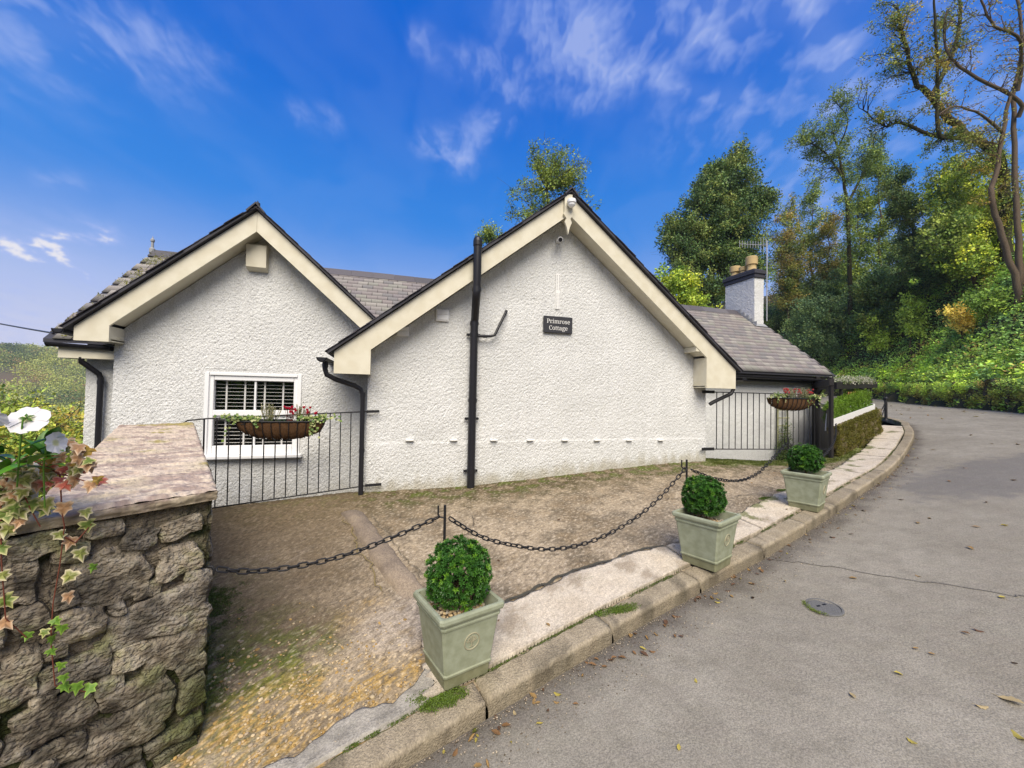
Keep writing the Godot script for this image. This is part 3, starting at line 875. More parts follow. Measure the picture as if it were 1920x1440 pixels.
func build_house() -> void:
	rng.seed = 31
	cottage = thing("cottage", "white roughcast cottage with two cream gables and a slate roof beside the lane", "cottage", Vector3(2.5, 0, -7.0))
	var X := Vector3.RIGHT; var Y := Vector3.UP
	# fronts
	put("wall", cast_wall(-0.25, 5.25, -0.4, -5.6, func(x): return 4.30 - 0.789 * absf(x - 2.48), 0.0135), M.roughcast, cottage)
	var hole := Rect2(-2.31, 0.70, 1.14, 1.14)
	put("wall", cast_wall(-3.3, -0.24, -1.4, -6.3, func(x): return 3.73 - 0.9 * absf(x + 1.70), 0.0135, hole), M.roughcast, cottage)
	put("wall", cast_wall(5.25, 9.92, -1.3, -7.15, func(_x): return 2.24, 0.024), M.roughcast, cottage)
	put("wall", cast_wall(-4.05, -3.28, -1.4, -7.15, func(_x): return 2.24, 0.016), M.roughcast, cottage)
	# returns and back
	var mb := MB.new()
	mb.col = Color(0.77, 0.78, 0.77)
	for q in [[-0.24, -0.4, 2.4, -5.61, -7.2], [5.24, -0.4, 2.4, -5.61, -7.2], [-3.29, -1.4, 2.3, -6.31, -7.2], [-4.04, -1.4, 2.2, -7.16, -11.5], [9.91, -1.4, 2.2, -7.16, -11.5]]:
		mb.box(Vector3(q[0] + (0.1 if q[0] < 5.0 else -0.1) * (1.0 if q[0] != -0.24 else 1.0), (q[1] + q[2]) * 0.5, (q[3] + q[4]) * 0.5), Vector3(0.2, q[2] - q[1], q[3] - q[4]), 0.003)
	mb.box(Vector3(2.9, 0.4, -11.6), Vector3(13.9, 3.6, 0.2), 0.003)
	for x in [-3.95, 9.82]:
		mb.slab(poly([Vector2(-7.1, 2.19), Vector2(-9.3, 4.02), Vector2(-11.5, 2.19)]), Vector3(x - 0.08, 0, 0), Vector3.BACK, Y, Vector3(0.16, 0, 0))
	put("wall", mb, M.roughcast, cottage)
	# floor and back of the room behind the window
	mb = MB.new()
	mb.box(Vector3(-1.75, 0.0, -8.0), Vector3(2.9, 0.1, 3.2), 0.01); mb.box(Vector3(-1.75, 2.5, -8.0), Vector3(2.9, 0.1, 3.2), 0.01)
	mb.box(Vector3(-1.75, 1.2, -9.6), Vector3(2.9, 2.6, 0.1), 0.01)
	mb.box(Vector3(-0.3, 1.2, -8.0), Vector3(0.08, 2.6, 3.2), 0.01); mb.box(Vector3(-3.1, 1.2, -8.0), Vector3(0.08, 2.6, 3.2), 0.01)
	put("inner_room", mb, M.dark_room, cottage)
	gable_roof(2.48, 3.18, 4.62, 2.11, -5.3, -5.6, -9.6, 0.29, -0.21, 4.985, 1.845, 1.80, 99.0)
	gable_roof(-1.70, 1.90, 4.03, 2.32, -6.0, -6.3, -9.2, 0.27, -3.2, 0.0, 2.165, 2.2, 1.56)
	# main roof with its slates
	var e0 := Vector3(0, 2.25, -6.88); var rg := Vector3(0, 4.19, -9.3)
	var dn := (e0 - rg).normalized(); var L := (e0 - rg).length()
	var nrm := Vector3(0, -dn.z, dn.y) * -1.0
	if nrm.y < 0: nrm = -nrm
	mb = MB.new()
	mb.slab(poly([Vector2(-6.88, 2.25), Vector2(-9.3, 4.19), Vector2(-11.75, 2.25), Vector2(-11.75, 2.20), Vector2(-9.3, 4.13), Vector2(-6.88, 2.20)]), Vector3(-4.36, 0, 0), Vector3.BACK, Y, Vector3(14.66, 0, 0))
	var roof := put("roof", mb, M.dark_slate, cottage)
	var bs := Basis(X, nrm, dn)
	var tones := [Color(0.34, 0.305, 0.285), Color(0.37, 0.345, 0.31), Color(0.42, 0.395, 0.35), Color(0.31, 0.285, 0.275), Color(0.35, 0.31, 0.29), Color(0.36, 0.35, 0.30), Color(0.29, 0.275, 0.265)]
	var slate := []
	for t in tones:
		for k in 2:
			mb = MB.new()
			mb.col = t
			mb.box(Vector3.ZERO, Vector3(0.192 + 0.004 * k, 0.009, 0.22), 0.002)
			for q in mb.v.size():      # shadow line between courses, painted dark on the lower edge
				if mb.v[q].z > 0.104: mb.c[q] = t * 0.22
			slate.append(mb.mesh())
	var rows := 20; var each := L / rows
	var rest := MB.new()
	var mossy := []
	var parts := 0
	for k in rows:
		var n := 73
		for j in n + 1:
			var x := -4.36 + (j + (0.5 if k % 2 else 0.0)) * 14.66 / n + 0.1
			if x > 10.22: continue
			var at := rg + dn * (each * (k + 0.5) - 0.015) + nrm * 0.017 + Vector3(x, 0, 0)
			var b2 := Basis(X, 0.03 + rr(-0.006, 0.006)) * Basis(nrm, rr(-0.012, 0.012)) * bs
			var seen := (x > 8.3 - 1.05 * k / rows and x < 10.3) or (x > -1.1 + 0.06 * k and x < 1.0 - 0.14 * k)
			if seen and parts < 296:
				parts += 1
				var o := MeshInstance3D.new()
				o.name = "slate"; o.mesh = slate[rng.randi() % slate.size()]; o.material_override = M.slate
				roof.add_child(o, true)
				o.transform = Transform3D(b2, at + Vector3(rr(-0.003, 0.003), 0, 0))
				pass
			else:
				if x < -3.0 and rng.randf() < 0.8: mossy.append(at)
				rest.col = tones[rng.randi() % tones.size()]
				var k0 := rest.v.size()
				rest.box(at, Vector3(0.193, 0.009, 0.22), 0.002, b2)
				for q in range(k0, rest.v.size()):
					if (rest.v[q] - at).dot(dn) > 0.104: rest.c[q] = rest.c[q] * 0.22  # the same course shadow painted on these lower edges
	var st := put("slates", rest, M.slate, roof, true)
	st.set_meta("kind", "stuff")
	var where := []
	for p in mossy:
		for k in 20:
			if rng.randf() < 0.5 + 0.5 * ss(-6.8, -9.0, p.z): where.append([Transform3D(Basis(Y, rr(0, TAU)).scaled(Vector3.ONE * rr(0.008, 0.03)), Vector3(maxf(p.x + rr(-0.1, 0.12), -4.33), p.y, p.z) + dn * rr(-0.1, 0.1) + nrm * 0.008), Color(0.34, 0.34, 0.05) * rr(0.6, 1.2)])
	scatter("moss", bunch(7, 0.9, 0.6, 41, 0.1), M.leaf, where, cottage)
	for k in 33:
		mb = MB.new()
		var x := -4.36 + k * 0.444
		mb.col = Color(0.13, 0.125, 0.135) * rr(0.8, 1.3)
		mb.slab(poly([Vector2(-9.14, 4.10), Vector2(-9.3, 4.262), Vector2(-9.46, 4.10), Vector2(-9.45, 4.085), Vector2(-9.3, 4.235), Vector2(-9.15, 4.085)]), Vector3(x + 0.004, 0.004 * sin(k * 5.0), 0), Vector3.BACK, Y, Vector3(0.44, 0, 0))
		put("ridge_tile", mb, M.slate, cottage)
	# finial at the left end of the ridge
	mb = MB.new()
	mb.lathe([Vector2(0.05, 4.20), Vector2(0.05, 4.27), Vector2(0.025, 4.30), Vector2(0.022, 4.40), Vector2(0.035, 4.42), Vector2(0.035, 4.45), Vector2(0.012, 4.48), Vector2(0.0, 4.53)], Vector3(-4.36, 0, -9.3), 8)
	put("finial", mb, M.lead, cottage)
	mb = MB.new()
	mb.lathe([Vector2(0.03, 4.05), Vector2(0.03, 4.09), Vector2(0.012, 4.10), Vector2(0.0, 4.13)], Vector3(-1.70, 0, -6.0), 8)
	put("finial", mb, M.dark_slate, cottage)
	# eaves of the main roof
	mb = MB.new()
	mb.box(Vector3(7.6, 2.12, -6.93), Vector3(5.3, 0.16, 0.025), 0.004)
	mb.box(Vector3(7.6, 2.05, -7.05), Vector3(5.3, 0.02, 0.22), 0.003)
	put("fascia", mb, M.black_timber, cottage)
	mb = MB.new()
	mb.box(Vector3(-3.74, 2.085, -7.0), Vector3(0.95, 0.17, 0.2), 0.004)
	put("soffit", mb, M.cream_paint, cottage)
	# gutters: half-round troughs
	for g in [[Vector3(5.6, 2.16, -6.86), Vector3(10.32, 2.13, -6.86)], [Vector3(-4.30, 2.20, -6.86), Vector3(-3.62, 2.17, -6.86)], [Vector3(-0.76, 2.03, -5.24), Vector3(-0.76, 2.05, -7.0)], [Vector3(5.72, 1.99, -5.24), Vector3(5.72, 2.02, -7.0)], [Vector3(-3.66, 2.29, -5.97), Vector3(-3.66, 2.26, -7.0)]]:
		mb = MB.new()
		var d: Vector3 = (g[1] - g[0]).normalized()
		var sx := d.cross(Y).normalized()
		var pr := []
		for k in 9: pr.append(Vector2(cos(PI + PI * k / 8.0), sin(PI + PI * k / 8.0)) * 0.055)
		for k in 9: pr.append(Vector2(cos(TAU - PI * k / 8.0), sin(TAU - PI * k / 8.0)) * 0.049 + Vector2(0, 0.002))
		mb.slab(poly(pr), g[0], sx, Y, g[1] - g[0])
		for en in [g[0], g[1] - d * 0.004]:
			var cap := []
			for k in 9: cap.append(Vector2(cos(PI + PI * k / 8.0), sin(PI + PI * k / 8.0)) * 0.06)
			mb.slab(poly(cap), en, sx, Y, d * 0.006)
		put("gutter", mb, M.black_plastic, cottage)
	# downpipes
	pipe("downpipe", [Vector3(-0.74, 1.99, -5.4), Vector3(-0.74, 1.90, -5.4), Vector3(-0.72, 1.83, -5.4), Vector3(-0.62, 1.775, -5.43), Vector3(-0.40, 1.70, -5.5), Vector3(-0.33, 1.66, -5.52), Vector3(-0.30, 1.58, -5.53), Vector3(-0.29, 0.24, -5.53)], 0.031, M.black_plastic, cottage, [[Vector3(-0.74, 1.98, -5.4), Vector3.DOWN], [Vector3(-0.30, 1.62, -5.53), Vector3.DOWN], [Vector3(-0.293, 0.9, -5.53), Vector3.DOWN]])
	pipe("downpipe", [Vector3(5.70, 1.93, -5.45), Vector3(5.70, 1.80, -5.45), Vector3(5.66, 1.72, -5.46), Vector3(5.35, 1.57, -5.53), Vector3(5.29, 1.53, -5.55)], 0.031, M.black_plastic, cottage, [[Vector3(5.70, 1.88, -5.45), Vector3.DOWN]])
	pipe("downpipe", [Vector3(5.265, 1.53, -5.66), Vector3(5.265, 0.5, -5.66)], 0.03, M.black_plastic, cottage)
	pipe("downpipe", [Vector3(-3.98, 2.02, -6.93), Vector3(-3.98, 1.96, -6.93), Vector3(-3.86, 1.80, -7.07), Vector3(-3.845, 1.74, -7.08), Vector3(-3.845, -0.6, -7.08)], 0.034, M.black_plastic, cottage, [[Vector3(-3.845, 1.72, -7.08), Vector3.DOWN]])
	# soil pipe that climbs past the bargeboard
	var soil := pipe("soil_pipe", [Vector3(1.143, 0.24, -5.505), Vector3(1.143, 2.62, -5.505), Vector3(1.143, 2.70, -5.47), Vector3(1.105, 2.90, -5.24), Vector3(1.10, 2.98, -5.19), Vector3(1.10, 3.60, -5.19)], 0.055, M.black_plastic, cottage,
		[[Vector3(1.143, 0.52, -5.505), Y], [Vector3(1.143, 2.58, -5.505), Y], [Vector3(1.143, 2.42, -5.505), Y], [Vector3(1.10, 2.98, -5.19), Y], [Vector3(1.143, 1.5, -5.505), Y]])
	mb = MB.new()
	mb.lathe([Vector2(0.05, 3.58), Vector2(0.063, 3.60), Vector2(0.063, 3.66), Vector2(0.055, 3.70), Vector2(0.03, 3.725), Vector2(0.0, 3.73)], Vector3(1.10, 0, -5.19), 14)
	put("vent_cowl", mb, M.black_plastic, soil)
	for y in [0.55, 1.28, 2.46]:
		mb = MB.new()
		mb.box(Vector3(1.143, y, -5.55), Vector3(0.20, 0.035, 0.03), 0.005)
		put("bracket", mb, M.black_plastic, soil)
	pipe("waste_pipe", [Vector3(1.18, 2.44, -5.5), Vector3(1.38, 2.45, -5.5), Vector3(1.44, 2.47, -5.5), Vector3(1.60, 2.80, -5.53), Vector3(1.625, 2.84, -5.56), Vector3(1.63, 2.85, -5.62)], 0.02, M.black_plastic, cottage, [[Vector3(1.26, 2.445, -5.5), X]])
	# small things in the wall
	for q in [[0.703, 2.71, 0.175, 0.165], [0.18, 2.45, 0.16, 0.13]]:
		mb = MB.new()
		mb.box(Vector3(q[0], q[1], -5.585), Vector3(q[2], q[3], 0.04), 0.006)
		for k in 2: mb.box(Vector3(q[0], q[1] + q[3] * (0.22 - 0.44 * k), -5.562), Vector3(q[2] * 0.86, q[3] * 0.34, 0.012), 0.004)
		put("air_vent", mb, M.white_plastic, cottage)
	mb = MB.new()
	var hol := MB.new()
	mb.box(Vector3(2.445, 3.21, -5.592), Vector3(0.075, 0.54, 0.02), 0.004)
	for k in 24:
		for s in [-0.018, 0.018]:
			if k == 11 or k == 12: continue
			hol.box(Vector3(2.445 + s, 2.96 + k * 0.0217, -5.581), Vector3(0.012, 0.010, 0.004), 0.001)
	var av := put("air_vent", mb, M.white_paint, cottage)
	put("vent_slots", hol, M.lead, av)
	for k in 8:
		mb = MB.new()
		var x: float = [0.307, 0.901, 1.479, 2.035, 2.597, 3.144, 3.721, 4.32][k]
		mb.box(Vector3(x, lerpf(0.986, 0.927, k / 7.0), -5.575), Vector3(0.105, 0.022, 0.06), 0.006)
		put("weep_vent", mb, M.white_paint, cottage)
	mb = MB.new()
	mb.box(Vector3(4.85, 2.43, -5.46), Vector3(0.13, 0.08, 0.30), 0.004)
	put("purlin_end", mb, M.cream_paint, cottage)
	# turned pendant under the big gable
	mb = MB.new()
	mb.slab(poly([Vector2(-0.06, 0.36), Vector2(0.06, 0.36), Vector2(0.062, 0.10), Vector2(0.075, 0.06), Vector2(0.03, 0.0), Vector2(0.055, -0.05), Vector2(0.02, -0.14), Vector2(0.0, -0.23), Vector2(-0.02, -0.14), Vector2(-0.055, -0.05), Vector2(-0.03, 0.0), Vector2(-0.075, 0.06), Vector2(-0.062, 0.10)]), Vector3(2.445, 4.20, -5.255), X, Y, Vector3(0, 0, -0.04))
	put("pendant", mb, M.cream_paint, cottage)
	# window
	var win := Node3D.new()
	win.name = "window"; cottage.add_child(win); win.position = Vector3(-1.74, 1.27, -6.35) - cottage.position
	var c := Vector2(-1.74, 1.27)
	mb = MB.new()
	for s in [-1.0, 1.0]:
		mb.box(Vector3(c.x + s * 0.525, c.y, -6.345), Vector3(0.09, 1.14, 0.07), 0.006)
		mb.box(Vector3(c.x + s * 0.555, c.y, -6.31), Vector3(0.05, 1.16, 0.05), 0.004)
	mb.box(Vector3(c.x, 1.79, -6.345), Vector3(0.956, 0.09, 0.07), 0.006)
	mb.box(Vector3(c.x, 1.83, -6.31), Vector3(1.05, 0.04, 0.046), 0.004)
	mb.box(Vector3(c.x, 1.302, -6.338), Vector3(0.956, 0.075, 0.075), 0.006)
	mb.box(Vector3(c.x, 1.24, -6.352), Vector3(0.956, 0.045, 0.05), 0.006)
	mb.box(Vector3(c.x, 0.80, -6.345), Vector3(0.956, 0.12, 0.07), 0.006)
	mb.box(Vector3(c.x, 1.54, -6.352), Vector3(0.024, 0.41, 0.035), 0.003)
	mb.box(Vector3(c.x, 1.04, -6.358), Vector3(0.024, 0.36, 0.03), 0.003)
	put("frame", mb, M.white_plastic, win)
	mb = MB.new()
	mb.box(Vector3(c.x + 0.005, 0.715, -6.27), Vector3(1.23, 0.05, 0.14), 0.01)
	put("sill", mb, M.white_plastic, win)
	for q in [[1.54, 0.42], [1.04, 0.37]]:
		mb = MB.new()
		mb.box(Vector3(c.x, q[0], -6.362), Vector3(0.95, q[1], 0.004), 0.001)
		put("pane", mb, M.glass, win)
	for k in 19:
		mb = MB.new()
		var y := 0.84 + k * 0.05
		mb.box(Vector3(c.x, y, -6.43), Vector3(0.97, 0.005, 0.046), 0.001, Basis(X, -0.04))
		put("blind_slat", mb, M.white_paint, win)
	for x in [-0.36, -0.14, 0.10, 0.33]:
		mb = MB.new()
		mb.box(Vector3(c.x + x, 1.27, -6.402), Vector3(0.022, 1.0, 0.003), 0.001)
		put("blind_tape", mb, M.white_paint, win)
	# chimney
	mb = MB.new()
	var ch := cast_wall(9.83, 10.17, 3.3, -8.7, func(_x): return 5.1, 0.02)
	ch.box(Vector3(10.0, 4.2, -9.21), Vector3(0.32, 1.8, 1.0), 0.004)
	var side := cast_wall(8.70, 9.72, 3.3, 9.83, func(_x): return 5.1, 0.02)     # turned to face the lane's left
	for k in side.v.size():
		var p := side.v[k]; var q := side.n[k]
		side.v[k] = Vector3(9.83 - (p.z - 9.83), p.y, -p.x)
		side.n[k] = Vector3(-q.z, q.y, -q.x)
	for k in side.i.size() / 3:
		var sw := side.i[k * 3]; side.i[k * 3] = side.i[k * 3 + 1]; side.i[k * 3 + 1] = sw
	var chim := put("chimney", ch, M.roughcast, cottage)
	put("chimney_side", side, M.roughcast, chim)
	mb = MB.new()
	mb.box(Vector3(10.0, 5.13, -9.21), Vector3(0.40, 0.10, 1.10), 0.01); mb.box(Vector3(10.0, 5.24, -9.21), Vector3(0.46, 0.11, 1.16), 0.012); mb.box(Vector3(10.0, 5.32, -9.21), Vector3(0.36, 0.05, 1.0), 0.015)
	put("chimney_cap", mb, M.dark_slate, chim)
	for q in [[-9.52, 0.30, 0.14], [-9.22, 0.20, 0.115], [-8.95, 0.42, 0.145]]:
		mb = MB.new()
		var h: float = q[1]; var r: float = q[2]
		mb.lathe([Vector2(r * 0.95, 0), Vector2(r * 0.85, h * 0.25), Vector2(r * 0.85, h * 0.4), Vector2(r * 1.1, h * 0.45), Vector2(r * 1.12, h * 0.95), Vector2(r * 1.05, h), Vector2(r * 0.85, h), Vector2(r * 0.8, h * 0.5), Vector2(0.0, h * 0.45)], Vector3(10.0, 5.34, q[0]), 8)
		put("chimney_pot", mb, M.pot_clay, chim)
	mb = MB.new()
	for k in 5: mb.box(Vector3(9.815, 4.12 - 0.11 * k + 0.06, -9.22 + 0.135 * k), Vector3(0.012, 0.16, 0.15), 0.002)
	mb.box(Vector3(10.0, 3.73, -8.66), Vector3(0.42, 0.012, 0.16), 0.002, Basis(X, 0.68))
	put("flashing", mb, M.lead, chim)
	# television aerial
	var ae := thing("television_aerial", "grey comb-shaped television aerial on a mast strapped to the chimney", "aerial", Vector3(10.2, 3.9, -8.62))
	mb = MB.new()
	mb.tube([Vector3(10.2, 3.85, -8.62), Vector3(10.19, 6.15, -8.62)], [0.016], 8)
	put("mast", mb, M.ash_metal, ae)
	mb = MB.new()
	mb.tube([Vector3(10.24, 6.02, -8.62), Vector3(9.30, 5.97, -8.72)], [0.01], 6)
	put("boom", mb, M.ash_metal, ae)
	for k in 11:
		mb = MB.new()
		var p := Vector3(10.16, 6.015, -8.62).lerp(Vector3(9.31, 5.97, -8.72), k / 10.0)
		var hh := 0.10 if k > 2 else 0.2
		mb.tube([p + Vector3(0, hh, 0), p - Vector3(0, hh, 0)], [0.006], 5)
		put("element", mb, M.ash_metal, ae)
	# name plate
	var np := thing("name_plate", "dark slate name plate lettered Primrose Cottage on the big gable", "sign", Vector3(2.447, 2.70, -5.57))
	mb = MB.new()
	mb.box(Vector3(2.447, 2.70, -5.572), Vector3(0.47, 0.25, 0.03), 0.004)
	put("plate", mb, mat("sign_slate", lin(0.035, 0.036, 0.042), 0.5), np)
	var sf := SystemFont.new()
	sf.font_names = PackedStringArray(["Droid Serif"])
	for q in [["Primrose", 0.048], ["Cottage", -0.052]]:
		var tm := TextMesh.new()
		tm.text = q[0]; tm.font = sf; tm.font_size = 96; tm.pixel_size = 0.088 / 96.0; tm.depth = 0.003
		var o := MeshInstance3D.new()
		o.name = "lettering"; o.mesh = tm; o.material_override = M.lettering
		np.add_child(o, true)
		o.position = Vector3(0, q[1], 0.015)
	# alarm box, security camera, dome
	var al := thing("alarm_box", "cream wedge-shaped alarm box high under the smaller gable", "alarm box", Vector3(-1.74, 3.42, -6.29))
	mb = MB.new()
	mb.slab(poly([Vector2(0.0, -0.17), Vector2(0.11, -0.13), Vector2(0.13, 0.16), Vector2(0.09, 0.19), Vector2(0.0, 0.19)]), Vector3(-1.865, 3.42, -6.295), Vector3.BACK, Y, X * 0.24)
	put("case", mb, M.cream_paint, al)
	mb = MB.new()
	for k in 6: mb.box(Vector3(-1.665, 3.55 - k * 0.018, -6.172 - k * 0.0012), Vector3(0.05, 0.007, 0.006), 0.001)
	put("slots", mb, M.lead, al)
	var cc := thing("security_camera", "small white bullet security camera below the big gable's pendant", "camera", Vector3(2.40, 3.97, -5.5))
	mb = MB.new()
	mb.tube([Vector3(2.43, 3.99, -5.6), Vector3(2.41, 3.98, -5.48)], [0.014], 8); mb.box(Vector3(2.435, 3.99, -5.585), Vector3(0.07, 0.07, 0.03), 0.008)
	put("bracket", mb, M.white_plastic, cc)
	mb = MB.new()
	mb.tube([Vector3(2.43, 3.985, -5.50), Vector3(2.37, 3.92, -5.36)], [0.038], 14)
	put("body", mb, M.white_plastic, cc)
	mb = MB.new()
	mb.tube([Vector3(2.3705, 3.9205, -5.361), Vector3(2.366, 3.916, -5.351)], [0.031], 14)
	put("lens", mb, M.black_plastic, cc)
	var dm := thing("dome_sensor", "white round dome sensor on the apex board of the big gable", "sensor", Vector3(2.46, 4.42, -5.22))
	mb = MB.new()
	mb.lathe([Vector2(0.0, 0.055), Vector2(0.06, 0.05), Vector2(0.066, 0.03), Vector2(0.066, 0.0), Vector2(0.055, -0.01), Vector2(0.05, -0.035), Vector2(0.03, -0.058), Vector2(0.0, -0.065)], Vector3(2.46, 4.40, -5.19), 16)
	put("dome", mb, M.white_plastic, dm)
	mb = MB.new()
	mb.box(Vector3(2.46, 4.44, -5.22), Vector3(0.07, 0.06, 0.08), 0.008)
	put("mount", mb, M.white_plastic, dm)
	# electricity line to the left eaves
	mb = MB.new()
	var pts := []
	for k in 25:
		var t := k / 24.0
		pts.append(Vector3(-4.30, 2.33, -6.95).lerp(Vector3(-25.0, 6.6, -28.6), t) - Y * 1.0 * t * (1 - t))
	mb.tube(pts, [0.012], 5)
	var wire := put("overhead_wire", mb, M.black_plastic)
	tag(wire, "thin dark overhead wire running to the left eaves of the cottage", "cable")

# ---------------------------------------------------------------- stone wall with its coping
func build_stone_wall() -> void:
	rng.seed = 51
	var w := thing("stone_wall", "rough grey rubble stone wall with a flat sandstone coping at the lane's edge", "wall", Vector3(-1.4, 0, -3.8))
	var c0 := Vector3(-0.81, 0, -2.34)
	var f := Vector3(-0.78, 0, 0.626).normalized(); var n := Vector3(0.626, 0, 0.78).normalized()
	var s := Vector3(-0.387, 0, -0.922).normalized(); var sn := Vector3(0.922, 0, -0.387)
	var Y := Vector3.UP
	# core of mortar and moss, a little behind the stones
	var mb := MB.new()
	var mort := func(p, a, b):
		var q := nz.get_noise_3dv(p * 3.0); var g := nf.get_noise_3dv(p * 26.0)
		var c := mix3(Color(0.17, 0.14, 0.10), Color(0.33, 0.275, 0.20), 0.5 + q)
		c = mix3(c, Color(0.055, 0.065, 0.02), ss(-0.1, 0.35, q + 0.4 * ss(0.5, 0.0, p.y)))
		return c * (1.0 + 0.3 * g)
	mb.sheet(190, 170, func(a, b):
		var p: Vector3 = c0 + f * (a / 190.0 * 1.45 - 0.004) + Y * lerpf(-0.35, 1.09, b / 170.0)
		return p - n * (0.023 - 0.016 * nf.get_noise_3dv(p * 11.0) - 0.009 * nf.get_noise_3dv(p * 38.0)), mort, n)
	mb.sheet(110, 60, func(a, b):
		var p: Vector3 = c0 + s * (a / 110.0 * 3.33 - 0.004) + Y * lerpf(-0.35, 1.075 + 0.06 * a / 110.0, b / 60.0)
		return p - sn * (0.016 - 0.018 * nf.get_noise_3dv(p * 12.0)), mort, sn)
	mb.sheet(60, 30, func(a, b):
		var p: Vector3 = c0 + f * 0.60 + s * (a / 60.0 * 3.05 + 0.26) + Y * lerpf(-1.0, 1.12, b / 30.0)
		return p + sn * (0.045 - 0.022 * nf.get_noise_3dv(p * 14.0)), mort, -sn)
	mb.sheet(40, 30, func(a, b):
		var p: Vector3 = c0 + f * lerpf(0.58, 1.45, a / 40.0) + s * 0.28 + Y * lerpf(-1.0, 1.09, b / 30.0)
		return p + s * 0.01 * nf.get_noise_3dv(p * 14.0), mort, s)
	put("mortar", mb, M.mortar, w)
	var stone := func(at: Vector3, half: Vector3, bs: Basis, res: int) -> void:
		var b := MB.new()
		var tone := rr(0.75, 1.2)
		b.lump(at, half, bs, nf, 0.30, 7.0, res, 9.0, rv() * 20.0)
		var base := [Color(0.34, 0.30, 0.235), Color(0.39, 0.345, 0.27), Color(0.31, 0.28, 0.23), Color(0.43, 0.385, 0.30)][rng.randi() % 4] * tone as Color
		for k in b.v.size():
			var p := b.v[k]
			var q := nz.get_noise_3dv(p * 4.0); var g := nf.get_noise_3dv(p * Vector3(30, 55, 30))
			var c := mix3(base, base * 0.26, ss(-0.05, 0.42, q + 0.35 * g))
			c = mix3(c, Color(0.25, 0.27, 0.10), 0.6 * ss(0.05, 0.45, -q + g * 0.2))
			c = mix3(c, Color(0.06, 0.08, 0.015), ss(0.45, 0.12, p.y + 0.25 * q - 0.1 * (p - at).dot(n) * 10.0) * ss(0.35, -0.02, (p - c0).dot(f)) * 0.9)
			b.c[k] = c * (1.0 + 0.22 * g)
		put("stone", b, M.stone, w)
	# the front: the larger stones lie as in the photograph (along, height, width, tallness)
	var lay := [[0.122, 0.974, 0.152, 0.075], [0.117, 0.824, 0.156, 0.136], [0.35, 0.834, 0.221, 0.21], [0.221, 0.73, 0.09, 0.08], [0.179, 0.601, 0.318, 0.173], [0.426, 0.67, 0.125, 0.121], [0.129, 0.415, 0.225, 0.158], [0.057, 0.308, 0.104, 0.067], [0.254, 0.298, 0.221, 0.105], [0.054, 0.208, 0.096, 0.086], [0.265, 0.152, 0.251, 0.174], [0.055, 0.129, 0.096, 0.086], [0.123, 0.012, 0.165, 0.074], [0.335, 0.388, 0.08, 0.084], [0.448, 0.492, 0.194, 0.103], [0.496, 0.343, 0.211, 0.147], [0.59, 0.542, 0.1, 0.184], [0.602, 0.895, 0.094, 0.147], [0.48, 0.189, 0.16, 0.101], [0.299, 0.033, 0.14, 0.051], [0.574, 0.752, 0.092, 0.097], [0.574, 1.03, 0.127, 0.09], [0.381, 1.04, 0.108, 0.07], [0.26, 0.966, 0.114, 0.08], [0.282, 0.468, 0.111, 0.095], [0.587, 0.294, 0.071, 0.096], [0.479, 0.965, 0.09, 0.07], [0.479, 0.787, 0.065, 0.047], [0.028, 0.032, 0.049, 0.058], [0.05, 0.73, 0.10, 0.05], [0.06, 0.50, 0.11, 0.06], [0.33, 0.695, 0.05, 0.06], [0.36, 0.55, 0.06, 0.05], [0.40, 0.10, 0.14, 0.07], [0.56, 0.15, 0.15, 0.09], [0.40, 0.02, 0.12, 0.07], [0.56, 0.04, 0.16, 0.09], [0.50, 0.60, 0.07, 0.06], [0.52, 0.42, 0.07, 0.05], [0.10, -0.07, 0.16, 0.06], [0.30, -0.05, 0.18, 0.07], [0.50, -0.06, 0.17, 0.07], [0.70, 0.95, 0.13, 0.16], [0.71, 0.76, 0.14, 0.17], [0.70, 0.55, 0.12, 0.17], [0.71, 0.36, 0.15, 0.16], [0.70, 0.17, 0.12, 0.14], [0.85, 0.85, 0.13, 0.22], [1.0, 0.9, 0.15, 0.2], [1.0, 0.65, 0.15, 0.2], [1.0, 0.4, 0.15, 0.2], [0.85, 0.6, 0.13, 0.2], [0.85, 0.35, 0.13, 0.2], [0.85, 0.12, 0.13, 0.17]]
	for q in lay:
		var big: bool = q[2] * q[3] > 0.012
		var tilt := rr(-0.12, 0.12) if big else rr(-0.3, 0.3)
		var bs := Basis(n, tilt + 0.06) * Basis(Y, rr(-0.12, 0.12)) * Basis(f, Y, n)
		stone.call(c0 + f * q[0] + Y * q[1] - n * (0.052 - rr(0.0, 0.016)), Vector3(q[2] * 0.53, q[3] * 0.53, 0.058), bs, 12 if big else 8)
	# the side that faces the forecourt
	var y := -0.1
	while y < 1.06:
		var h := rr(0.08, 0.17)
		if y + h > 1.0: h = 1.08 - y
		var u := 0.08 + rr(0.0, 0.1)
		while u < 3.3:
			var l := rr(0.12, 0.36)
			var bs := Basis(sn, rr(-0.08, 0.08)) * Basis(s, Y, sn)
			stone.call(c0 + s * (u + l * 0.5) + Y * (y + h * 0.5 + 0.05 * u / 3.3) - sn * (0.052 - rr(0.0, 0.016)), Vector3(l * 0.52, h * 0.52, 0.058), bs, 5)
			u += l + rr(0.0, 0.02)
		y += h + 0.008
